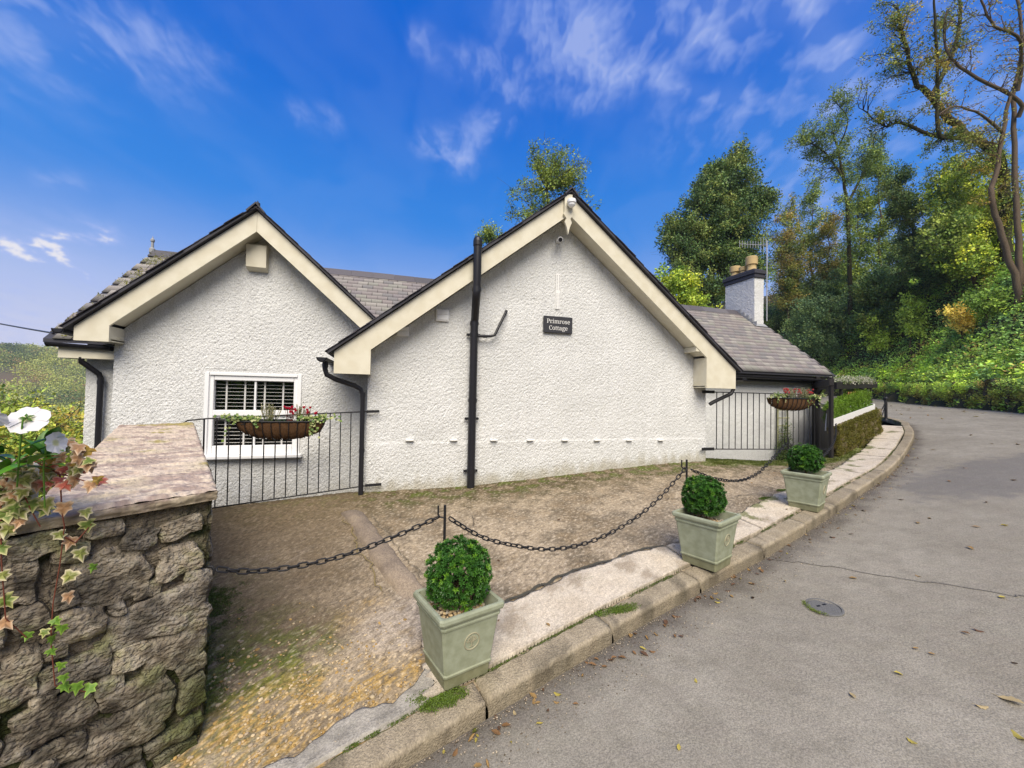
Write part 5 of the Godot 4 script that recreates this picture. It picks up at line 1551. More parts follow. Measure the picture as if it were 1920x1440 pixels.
func trough(at: Vector3, l: float, label: String, kind: int, turn: float) -> void:
	var t := thing("hayrack_trough", label, "planter", at, "coir-lined hayrack troughs on the railings")
	var d := 0.13; var h := 0.21
	var mb := MB.new()
	mb.col = Color(1, 1, 1)
	var shape := func(u: float, v: float, off: float) -> Vector3:     # u along, v from front rim round to the back
		var e := 1.0 - pow(absf(u), 3.0) * 0.42
		var a := v * PI * 0.5
		return at + Vector3(u * l * 0.5 * (1.0 - 0.10 * sin(a) * sin(a)), -sin(a) * h * (1.0 - 0.45 * pow(absf(u), 3.0)) , cos(a) * d * e) + Vector3(0, -sin(a), cos(a)) * off
	mb.sheet(50, 14, func(a, b):
		var u = a / 25.0 - 1.0
		return shape.call(u, b / 14.0, 0.008 * nf.get_noise_2d(u * 9.0, b * 0.7) + 0.012 * absf(sin(u * PI * 5.0))),
		func(p, a, b): return Color.WHITE, Vector3(0, 0, 1))
	for s in [-1.0, 1.0]:
		mb.sheet(8, 14, func(a, b):
			var p: Vector3 = shape.call(s, b / 14.0, 0.0)
			return Vector3(p.x, p.y, lerpf(p.z, at.z - 0.02, a / 8.0)), func(p, a, b): return Color.WHITE, Vector3(s, 0, 0))
	put("coir_liner", mb, M.coir, t)
	var rib := MB.new()
	for k in 11:
		rib = MB.new()
		var u := k / 5.0 - 1.0
		var q := []
		for b in 9: q.append(shape.call(u * 0.99, b / 8.0, 0.016))
		rib.tube(q, [0.005], 5)
		put("bar", rib, M.black_iron, t)
	rib = MB.new()
	var q2 := []
	for k in 21: q2.append(shape.call(k / 10.0 - 1.0, 0.0, 0.012))
	q2.append(at + Vector3(l * 0.5, 0, -0.02)); q2.push_front(at + Vector3(-l * 0.5, 0, -0.02))
	rib.tube(q2, [0.010], 6)
	rib.tube([at + Vector3(-l * 0.5, 0, -0.02), at + Vector3(l * 0.5, 0, -0.02)], [0.008], 6)
	put("rim", rib, M.black_iron, t)
	mb = MB.new()
	mb.box(at + Vector3(0, -0.03, 0.045), Vector3(l * 0.88, 0.02, d * 0.95), 0.004)
	put("soil", mb, M.get("soil", M.black_timber), t)
	var where_word: String = ["left railing trough", "right railing trough", "far black trough"][kind]
	# heathers
	var spikes := [[-0.30, 0.0, 0.0, 0.15, 0.36], [-0.33, -0.12, 0.1, 0.0, 0.38]][mini(kind, 1)] as Array
	var hn := [[-0.13, 0.20], [-0.06, 0.22]][mini(kind, 1)] as Array
	for k in hn.size():
		var c: Vector3 = at + Vector3(hn[k] * l, 0.0, 0.06)
		var hp := thing("heather", "cream white heather spikes, %s clump in the %s" % [["first", "second"][k], where_word], "flower", c, "white heathers in the railing troughs")
		mb = MB.new()
		for j in 44:
			var a := rr(0, TAU); var r := rr(0.0, 0.07)
			var tip := c + Vector3(cos(a) * r * 2.0, rr(0.12, 0.21), sin(a) * r)
			var b0 := c + Vector3(cos(a) * r, -0.02, sin(a) * r)
			mb.col = Color(0.11, 0.16, 0.04)
			mb.tube([b0, tip], [0.002], 3, false)
			for i in 16:
				var p := b0.lerp(tip, rr(0.25, 1.0))
				var dd := (tip - b0).normalized()
				var o := (rv() + dd * 0.6).normalized()
				var g := p.y - c.y
				leaf_blade(mb, p, o, dd, 0.016, 0.6, 1.0, 0.0)
				var cc := Color(0.66, 0.60, 0.40) if rng.randf() < 0.7 or g > 0.08 else Color(0.30, 0.36, 0.10)
				for z in 6: mb.c[mb.c.size() - 1 - z] = cc * rr(0.85, 1.1)
		put("flower_spike", mb, M.petal, hp)
	# cyclamen: leaves and upswept red petals
	var cy := [[0.10, 0.33], [-0.20, 0.07, 0.36]][mini(kind, 1)] as Array
	for k in cy.size():
		var c: Vector3 = at + Vector3(cy[k] * l, 0.0, 0.07)
		var cp := thing("cyclamen", "%s cyclamen, %s clump in the %s" % ["red pink" if kind == 0 else "pale red", ["left", "middle", "right"][k] if cy.size() == 3 else ["left", "right"][k], where_word], "flower", c, "cyclamens in the railing troughs")
		mb = MB.new()
		for j in 12:
			var a := rr(0, TAU)
			leaf_blade(mb, c + Vector3(rr(-0.07, 0.07), rr(-0.01, 0.04), rr(-0.03, 0.04)), Vector3(cos(a), rr(-0.1, 0.5), sin(a)).normalized(), Vector3.UP, rr(0.05, 0.075), 0.9, 1.0, 0.0)
			for z in 6: mb.c[mb.c.size() - 1 - z] = Color(0.03, 0.075, 0.03) * rr(0.7, 1.5)
		put("leaf", mb, M.leaf, cp)
		mb = MB.new()
		for j in [16, 10, 12][k]:
			var p := c + Vector3(rr(-0.075, 0.075), rr(0.08, 0.16), rr(-0.03, 0.05))
			for i in 5:
				var a := TAU * i / 5.0 + rr(-0.2, 0.2)
				leaf_blade(mb, p, Vector3(cos(a) * 0.45, 1, sin(a) * 0.45).normalized(), Vector3(cos(a), 0, sin(a)), rr(0.028, 0.038), 0.7, 1.0, 0.0)
				var red := Color(0.55, 0.012, 0.05) if kind == 0 else Color(0.62, 0.10, 0.10)
				for z in 6: mb.c[mb.c.size() - 1 - z] = red * rr(0.8, 1.15)
			mb.col = Color(0.20, 0.06, 0.04)
			mb.tube([p, c + Vector3((p.x - c.x) * 0.4, 0, 0)], [0.002], 3, false)
		put("petal", mb, M.petal, cp)
	# trailing ivy at both ends
	for s in [-1.0, 1.0]:
		var c: Vector3 = at + Vector3(s * l * 0.36, 0.01, 0.07)
		var iv := thing("trailing_ivy", "small-leaved variegated ivy spilling from the %s end of the %s" % ["left" if s < 0 else "right", where_word], "ivy", c, "ivies spilling from the railing troughs")
		var st := MB.new(); mb = MB.new()
		st.col = Color(0.14, 0.12, 0.05)
		for j in 12:
			var out := rr(0.06, 0.30) * (1.0 if j < 8 else -0.5); var drop := rr(0.0, 0.24) if j % 3 == 0 else rr(-0.06, 0.03)
			var p0 := c + Vector3(rr(-0.07, 0.07), 0.03, rr(-0.02, 0.03))
			var p1 := p0 + Vector3(s * out * 0.6, 0.03, 0.05); var p2 := p0 + Vector3(s * out, -drop, 0.07)
			st.tube([p0, p1, p2], [0.002], 3, false)
			for i in 13:
				var u := i / 12.0
				var p := p0.lerp(p1, u).lerp(p1.lerp(p2, u), u) + rv() * 0.018
				leaf_blade(mb, p, (Vector3(rr(-1, 1), rr(-1, 0.3), rr(0, 0.6))).normalized(), Vector3(0.1, 0.5, 0.8), rr(0.026, 0.042), 0.95, 1.0, 0.0)
				var cc := [Color(0.16, 0.24, 0.05), Color(0.42, 0.44, 0.20), Color(0.10, 0.18, 0.04), Color(0.27, 0.33, 0.10)][rng.randi() % 4] as Color
				for z in 6: mb.c[mb.c.size() - 1 - z] = cc * rr(0.8, 1.2)
		put("stem", st, M.plain, iv)
		put("foliage", mb, M.leaf, iv)

# ---------------------------------------------------------------- beyond the cottage: bed, gate, far trough, bollard
func moss_lump_wall(w: Node3D, a: Vector3, b: Vector3, h: float, out: Vector3, count_rows: int) -> void:
	var d := (b - a); var l := Vector2(d.x, d.z).length()
	var dir := d / d.length()
	for r in count_rows:
		var u := rr(0.0, 0.15)
		while u < l:
			var sw := rr(0.14, 0.34); var sh := h / count_rows
			var mb := MB.new()
			var p := a.lerp(b, (u + sw * 0.5) / l) + Vector3.UP * (sh * (r + 0.5))
			mb.lump(p + out * rr(-0.03, 0.01), Vector3(sw * 0.52, sh * 0.53, 0.10), Basis(dir, Vector3.UP, out), nf, 0.28, 8.0, 4, 4.0, rv() * 9.0)
			for k in mb.v.size():
				var q := nz.get_noise_3dv(mb.v[k] * 2.2)
				mb.c[k] = mix3(Color(0.24, 0.20, 0.14), Color(0.13, 0.105, 0.03), ss(-0.25, 0.15, q)) * rr(0.85, 1.15)
			put("stone", mb, M.stone, w)
			u += sw + 0.01

func build_far_corner() -> void:
	rng.seed = 91
	var Y := Vector3.UP
	# post and gate
	var g := thing("timber_gate", "black timber gate with post and lintel at the cottage's right end", "gate", Vector3(8.6, 0.5, -6.0))
	var mb := MB.new()
	mb.box(Vector3(8.24, 1.30, -5.58), Vector3(0.062, 1.58, 0.062), 0.006); put("post", mb, M.black_timber, g)
	mb = MB.new()
	mb.box(Vector3(9.72, 1.2, -6.92), Vector3(0.12, 2.0, 0.12), 0.006); put("post", mb, M.black_timber, g)
	var a := Vector3(8.24, 0, -5.58); var b := Vector3(9.72, 0, -6.92)
	var dir := (b - a).normalized(); var bs := Basis(dir, Y, dir.cross(Y))
	mb = MB.new()
	mb.box((a + b) * 0.5 + Y * 1.99, Vector3(2.1, 0.13, 0.08), 0.006, bs)
	put("lintel", mb, M.black_timber, g)
	mb = MB.new()
	mb.slab(poly([Vector2(-0.95, 0.0), Vector2(-0.95, -0.30), Vector2(-0.7, -0.14), Vector2(-0.3, -0.05), Vector2(0.3, -0.05), Vector2(0.7, -0.14), Vector2(0.95, -0.30), Vector2(0.95, 0.0)]), (a + b) * 0.5 + Y * 1.925, dir, Y, bs.z * 0.04)
	put("arched_brace", mb, M.black_timber, g)
	for k in 9:
		mb = MB.new()
		mb.box(a.lerp(b, (k + 0.8) / 9.6) + Y * 0.98, Vector3(0.19, 0.95, 0.025), 0.004, bs)
		put("board", mb, M.black_timber, g)
	var cb := thing("meter_cabinet", "grey metal cabinet fixed to the black gate at the house corner", "cabinet", a.lerp(b, 0.62) + Y * 1.1)
	mb = MB.new()
	mb.box(a.lerp(b, 0.66) + Y * 1.23 - bs.z * -0.0 + Vector3(0, 0, 0.09), Vector3(0.42, 0.62, 0.13), 0.012, bs)
	put("case", mb, mat("grey_metal", lin(0.20, 0.205, 0.20), 0.5), cb)
	mb = MB.new()
	mb.box(a.lerp(b, 0.66) + Y * 1.56 + Vector3(0, 0, 0.09), Vector3(0.48, 0.04, 0.18), 0.01, bs)
	put("lid", mb, M.get("grey_metal"), cb)
	# raised bed: mossy stones, white board, hedge
	var w := thing("mossy_bed_wall", "low mossy stone retaining wall of the raised bed beside the pavement", "wall", Vector3(9.5, 0.6, -6.0))
	var p0 := on(8.36, -5.62, -0.05); var p1 := on(10.95, -6.42, -0.05); var p2 := on(11.6, -7.6, -0.05)
	var o0 := Vector3(0.29, 0, 0.955)
	moss_lump_wall(w, p0, p1, 0.62, o0, 4)
	moss_lump_wall(w, p1, p2, 0.62, Vector3(0.88, 0, 0.48), 4)
	mb = MB.new()
	mb.col = Color(0.06, 0.05, 0.03)
	mb.slab(poly([Vector2(8.42, -5.69), Vector2(10.9, -6.47), Vector2(11.5, -7.6), Vector2(11.0, -8.0), Vector2(9.9, -6.65)]), Vector3(0, 1.12, 0), Vector3.RIGHT, Vector3.BACK, Y * -0.75)
	put("soil", mb, M.earth, w)
	var where := []
	for k in 5200:
		var q: Vector3
		var top := rng.randf() < 0.25
		var u := rr(0, 1)
		if rng.randf() < 0.72: q = p0.lerp(p1, u) + o0 * rr(0.04, 0.10)
		else: q = p1.lerp(p2, u) + Vector3(0.88, 0, 0.48) * rr(0.04, 0.10)
		q.y += 0.62 * (1.0 if top else rr(-0.02, 1.0))
		if nz.get_noise_3dv(q * 2.2) < -0.28: continue
		where.append([Transform3D(Basis(rv().normalized(), rr(0, TAU)).scaled(Vector3.ONE * rr(0.018, 0.045)), q), mix3(Color(0.11, 0.115, 0.015), Color(0.20, 0.18, 0.025), rng.randf()) * rr(0.6, 1.2)])
	scatter("moss", bunch(9, 0.8, 0.5, 92, 0.1), M.leaf, where, w)
	var bd := thing("bed_board", "white painted board edging the raised bed, sloping up with the lane", "board", Vector3(9.6, 1.2, -6.0))
	mb = MB.new()
	var e0 := Vector3(8.42, 1.01, -5.71); var e1 := Vector3(10.98, 1.33, -6.46)
	mb.slab(poly([Vector2(0, 0), Vector2(1, 0), Vector2(1, 0.23), Vector2(0, 0.23)]), e0, e1 - e0, Y, o0 * -0.03)
	put("board", mb, M.white_paint, bd)
	mb = MB.new()
	mb.slab(poly([Vector2(0, 0.02), Vector2(1, 0.05), Vector2(1, 0.24), Vector2(0, 0.25)]), e1 + Vector3(0.002, 0, -0.002), Vector3(0.5, 0.1, -0.95), Y, Vector3(-0.03, 0, -0.01))
	put("board", mb, M.white_paint, bd)
	var hd := thing("box_hedge", "bright green clipped hedge growing behind the white board of the raised bed", "hedge", Vector3(9.6, 1.2, -6.2))
	where = []
	for k in 5200:
		var u := rr(0.09, 1); var v := rr(0, 1); var t := rr(0, 1)
		var q := e0.lerp(e1, u) + Vector3(0.0, 0.16 + v * (0.32 + 0.10 * u + 0.05 * nz.get_noise_1d(u * 9.0)), 0) - o0 * (0.07 + (0.08 + 0.34 * u) * t) 
		if v < 0.8 and t > 0.25 and rng.randf() < 0.6: continue
		where.append([Transform3D(Basis(rv().normalized(), rr(0, TAU)).scaled(Vector3.ONE * rr(0.035, 0.06)), q), mix3(Color(0.10, 0.22, 0.015), Color(0.19, 0.33, 0.025), rng.randf() * 0.6 + 0.5 * v) * rr(0.7, 1.15)])
	scatter("foliage", bunch(8, 0.7, 0.5, 93, 0.1), M.leaf, where, hd)
	mb = MB.new()
	for k in 12:
		var q := e0.lerp(e1, (k + 0.5) / 12.0) - o0 * 0.12
		mb.tube([q, q + Vector3(0.03, 0.35, 0)], [0.012, 0.006], 5)
	mb.col = Color(0.08, 0.05, 0.03)
	put("stem", mb, M.earth, hd)
	# black flower trough on legs beyond the hedge
	var tr := thing("black_trough", "black flower trough on legs with white flowers, beyond the hedge", "planter", Vector3(10.5, 1.2, -6.6))
	var t0 := Vector3(9.75, 1.98, -6.52); var t1 := Vector3(11.75, 2.06, -7.1)
	var td := (t1 - t0).normalized(); var tb := Basis(td, Y, td.cross(Y))
	mb = MB.new()
	for s in [-0.13, 0.13]: mb.box((t0 + t1) * 0.5 + tb.z * s, Vector3(2.7, 0.16, 0.02), 0.004, tb)
	mb.box((t0 + t1) * 0.5 + Y * -0.07, Vector3(2.66, 0.02, 0.24), 0.004, tb)
	for s in [t0, t1]: mb.box(s, Vector3(0.02, 0.16, 0.24), 0.004, tb)
	put("trough", mb, M.black_timber, tr)
	for k in 4:
		mb = MB.new()
		var q = t0.lerp(t1, [0.02, 0.02, 0.97, 0.97][k]) + tb.z * [-0.1, 0.1, -0.1, 0.1][k]
		mb.box(q - Y * 0.45, Vector3(0.07, 0.9, 0.05), 0.004, tb)
		put("leg", mb, M.black_timber, tr)
	mb = MB.new()
	mb.tube([t0.lerp(t1, 0.78) - Y * 0.75 + tb.z * 0.1, t0.lerp(t1, 0.88) - Y * 0.08 + tb.z * 0.1], [0.03], 6)
	mb.tube([t0.lerp(t1, 0.70) - Y * 0.42 + tb.z * 0.1, t0.lerp(t1, 0.82) - Y * 0.62 + tb.z * 0.1], [0.015], 6)
	put("brace", mb, M.black_timber, tr)
	var bk := thing("coir_basket", "orange brown coir basket hanging under the black trough", "planter", Vector3(10.3, 1.6, -6.7))
	mb = MB.new()
	mb.sheet(30, 10, func(a2, b2):
		var u = a2 / 30.0; var v = b2 / 10.0
		return t0.lerp(t1, 0.12 + 0.56 * u) + tb.z * (0.02 + 0.13 * cos(v * PI * 0.5)) + Y * (-0.15 - 0.17 * sin(v * PI * 0.5)), func(p, a2, b2): return Color.WHITE, tb.z)
	put("liner", mb, mat("bright_coir", lin(0.36, 0.17, 0.06), 1.0), bk)
	mb = MB.new()
	for k in 9:
		var q := []
		for j in 5: q.append(t0.lerp(t1, 0.12 + 0.07 * k) + tb.z * (0.03 + 0.13 * cos(j * PI / 8)) + Y * (-0.14 - 0.19 * sin(j * PI / 8)))
		mb.tube(q, [0.008], 4)
	put("bars", mb, M.black_iron, bk)
	var wf := thing("white_flowers", "white flowers and pale foliage filling the black trough beyond the hedge", "flowers", (t0 + t1) * 0.5)
	where = []
	for k in 900:
		var u := rr(-0.02, 1.02)
		var q := t0.lerp(t1, u) + tb.z * rr(-0.15, 0.17) + Y * (0.06 + rr(0, 0.13) * (0.5 + 0.6 * sin(u * 14.0) * sin(u * 14.0)))
		where.append([Transform3D(Basis(rv().normalized(), rr(0, TAU)).scaled(Vector3.ONE * rr(0.025, 0.05)), q), Color(0.60, 0.58, 0.47) * rr(0.8, 1.2) if rng.randf() < 0.5 else Color(0.20, 0.27, 0.08) * rr(0.7, 1.3)])
	scatter("foliage", bunch(8, 0.8, 0.55, 94, 0.1), M.leaf, where, wf)
	# trellis with a climber on the side wall
	var tl := thing("trellis", "pale green slim trellis against the white wall behind the right railing", "trellis", Vector3(8.85, 0.3, -7.08))
	for x in [8.72, 9.02]:
		mb = MB.new()
		mb.box(Vector3(x, 0.82, -7.08), Vector3(0.035, 1.75, 0.025), 0.003); put("upright", mb, mat("trellis_green", lin(0.36, 0.36, 0.21), 0.7), tl)
	for k in 9:
		mb = MB.new()
		mb.box(Vector3(8.87, 0.1 + k * 0.185, -7.06), Vector3(0.36, 0.028, 0.02), 0.003); put("rung", mb, M.get("trellis_green"), tl)
	var cl := thing("climber", "young green climber growing up the slim trellis", "climber", Vector3(8.87, -0.2, -7.0))
	where = []
	for k in 420:
		var y := rr(-0.2, 1.05) * rr(0.4, 1)
		where.append([Transform3D(Basis(rv().normalized(), rr(0, TAU)).scaled(Vector3.ONE * rr(0.03, 0.06)), Vector3(8.84 + rr(-0.26, 0.22) * (1.1 - y * 0.7), y + 0.1, -6.98 + rr(-0.06, 0.1))), mix3(Color(0.07, 0.14, 0.03), Color(0.17, 0.24, 0.06), rng.randf())])
	scatter("foliage", bunch(7, 0.8, 0.5, 95, 0.1), M.leaf, where, cl)
	mb = MB.new(); mb.col = Color(0.09, 0.07, 0.03)
	mb.tube([Vector3(8.9, -0.6, -6.98), Vector3(8.82, 0.3, -7.03), Vector3(8.9, 1.0, -7.03)], [0.012, 0.006], 6)
	put("stem", mb, M.plain, cl)
	# bollard at the bend with two chains
	var bl := thing("bollard", "slim black bollard on a flared foot at the pavement's far bend", "bollard", on(13.1, -7.45))
	mb = MB.new()
	var y0 := G(13.1, -7.45)
	mb.lathe([Vector2(0.0, 0.0), Vector2(0.085, 0.0), Vector2(0.085, 0.02), Vector2(0.05, 0.035), Vector2(0.04, 0.06), Vector2(0.035, 0.09), Vector2(0.034, 0.60), Vector2(0.05, 0.61), Vector2(0.05, 0.64), Vector2(0.03, 0.67), Vector2(0.0, 0.68)], Vector3(13.1, y0, -7.45), 14)
	put("post", mb, M.black_iron, bl)
	for k in 2:
		var c := thing("chain", ["upper black chain loop at the far bollard", "lower black chain loop at the far bollard"][k], "chain", Vector3(12.0, 1.6, -7.0), "chains strung along the kerb")
		mb = MB.new()
		var q0 := Vector3(13.07, y0 + 0.60, -7.43); var q1 := Vector3(11.02, 1.47 - 0.12 * k, -6.5)
		var n := 34
		for j in n:
			var f := (j + 0.5) / n
			var p = q0.lerp(q1, f) - Y * ([0.75, 1.3][k] * f * (1 - f))
			var d := (q1 - q0).normalized()
			mb.tube([p - d * 0.038, p + d * 0.038], [0.014 if j % 2 else 0.009], 5)
		put("links", mb, M.black_iron, c)

# ---------------------------------------------------------------- the bank across the lane
func bank_at(t: float, s: float) -> Vector3:    # t along the far edge of the lane, s metres uphill
	var q := along(Rc, t); var d := (along(Rc, t + 0.05) - along(Rc, t - 0.05)).normalized()
	var p := q + Vector2(-d.y, d.x) * s
	return Vector3(p.x, land(p.x, p.y), p.y)

func build_bank() -> void:
	rng.seed = 101
	var wall := thing("bank_wall", "mossy dark stone retaining wall along the far side of the lane", "wall", Vector3(24, 1.4, -11))
	var mb := MB.new()
	var mt := func(p, a, b):
		var q := nz.get_noise_3dv(p * 1.1); var g := nf.get_noise_3dv(p * 6.0)
		var c := mix3(Color(0.15, 0.12, 0.075), Color(0.20, 0.19, 0.035), ss(-0.2, 0.3, q + g * 0.2))
		return c * (1.0 + 0.45 * g)
	mb.sheet(520, 22, func(a, b):
		var t = 4.6 + 9.4 * a / 520.0
		var q := along(Rc, t); var d := (along(Rc, t + 0.05) - along(Rc, t - 0.05)).normalized()
		var o := Vector2(-d.y, d.x)
		var h = b / 20.0
		var p = q + o * (0.02 + 0.12 * h + (0.5 if b > 20 else 0.0))
		var y := G(clampf(q.x, -6, 37), q.y) - 0.15
		var pos := Vector3(p.x, y + minf(h, 1.02) * 1.22, p.y)
		var n := nf.get_noise_3dv(pos * Vector3(2.6, 4.5, 2.6)); var n2 := nf.get_noise_3dv(pos * 9.0)
		return pos + Vector3(-o.x, 0, -o.y) * (0.10 * n + 0.04 * n2) + Vector3(0, 0.05 * n2 * (1.0 if b > 0 else 0.0), 0), mt, Vector3.UP)
	put("stone_face", mb, M.mortar, wall)
	# ivy, bramble and moss over wall and bank: nobody could count it
	var leafy := bunch(12, 0.58, 0.66, 102, 0.1)
	var where := []
	var lim := 27000
	while where.size() < lim:
		var t := rr(7.2, 12.6) if rng.randf() < 0.85 else rr(4.8, 14.0)
		var s := pow(rng.randf(), 1.3) * 14.0
		var p: Vector3
		var size := rr(0.09, 0.30)
		if rng.randf() < 0.22:
			var q := along(Rc, t); var d := (along(Rc, t + 0.05) - along(Rc, t - 0.05)).normalized()
			var h := rr(0.05, 1.15)
			p = Vector3(q.x + d.y * rr(-0.06, 0.10), G(minf(q.x, 37), q.y) - 0.1 + h, q.y - d.x * rr(-0.06, 0.10))
			if nz.get_noise_3dv(p * 0.9) + 0.5 * h < 0.36: continue
			size = rr(0.07, 0.16)
			s = -1.0 + h
		else:
			p = bank_at(t, s + 0.05)
			p.y += rr(0.0, 0.22) + 0.35 * maxf(0.0, nz.get_noise_2d(p.x * 0.5, p.z * 0.5))
		var m := nz.get_noise_3dv(p * 0.35); var m2 := nz.get_noise_3dv(p * 1.3 + Vector3(5, 0, 0))
		var c := mix3(Color(0.036, 0.068, 0.026), Color(0.082, 0.128, 0.025), 0.5 + m * 1.6)
		c = mix3(c, Color(0.125, 0.165, 0.022), ss(0.05, 0.45, m2 + (0.25 if s < 1.2 else -0.05)) * 0.85)
		c = mix3(c, Color(0.12, 0.06, 0.028), ss(0.30, 0.5, -m2 + m * 0.4) * 0.7)
		if s < 0.0: c = mix3(c, Color(0.085, 0.075, 0.014), 0.75 * ss(0.95, 0.35, s + 1.0 + 0.5 * m2)) * (0.70 + 0.3 * ss(0.2, 0.9, s + 1.0))
		where.append([Transform3D(Basis(rv().normalized(), rr(0, TAU)).scaled(Vector3(1, 0.75, 1) * size * (1.0 + s * 0.02)), p), c * rr(0.45, 1.6) * 6.2 * Color(1.02, 1.0, 0.85)])
	tag(scatter("bank_undergrowth", leafy, M.leaf, where), "ivy, bramble and moss covering the bank across the lane", "undergrowth")
	# ferns
	var frond := MB.new()
	for k in 11:
		var a := TAU * k / 11.0 + rr(-0.2, 0.2)
		var o := Vector3(cos(a), 0, sin(a)); var l := rr(0.75, 1.0)
		for j in 13:
			var u := (j + 1) / 13.5
			var p := o * l * u * 0.85 + Vector3.UP * (0.62 * u - 0.62 * u * u * u) * l
			var d := (o + Vector3.UP * (0.7 - 1.9 * u * u)).normalized()
			var x := d.cross(Vector3.UP).normalized()
			var w := 0.20 * sin(PI * pow(u, 0.75)) + 0.01
			for s in [-1.0, 1.0]: leaf_blade(frond, p, (x * s + d * 0.35).normalized(), Vector3.UP, w, 0.34, rr(0.85, 1.15), 0.03)
	var fm := frond.mesh()
	var fl := [[9.15, 0.25, 0.75], [9.45, 0.5, 0.8], [9.0, 0.9, 0.8], [9.75, 0.3, 0.7], [8.55, 0.6, 0.95], [8.25, 0.3, 0.9], [8.75, 1.4, 0.9], [8.05, 1.0, 1.0], [10.1, 0.4, 0.8], [8.4, 1.8, 1.0], [7.85, 0.5, 0.8], [10.5, 0.5, 0.8]]
	for k in fl.size():
		var p := bank_at(fl[k][0], fl[k][1])
		var o := tag(put("fern", fm, fern_mat(k), null), "bright green arching fern growing on top of the mossy bank wall", "fern", "ferns on the bank wall") as MeshInstance3D
		o.position = p + Vector3(0, 0.1, 0); o.rotation.y = k * 1.3; o.scale = Vector3.ONE * fl[k][2]

func fern_mat(k: int) -> StandardMaterial3D:
	var key := "fern_%d" % (k % 3)
	if M.has(key): return M[key]
	var c := [lin(0.17, 0.30, 0.035), lin(0.13, 0.25, 0.03), lin(0.23, 0.30, 0.04)][k % 3] as Color
	var m := mat(key, c, 0.5, true)
	m.backlight_enabled = true; m.backlight = Color(0.6, 0.6, 0.6)
	return m

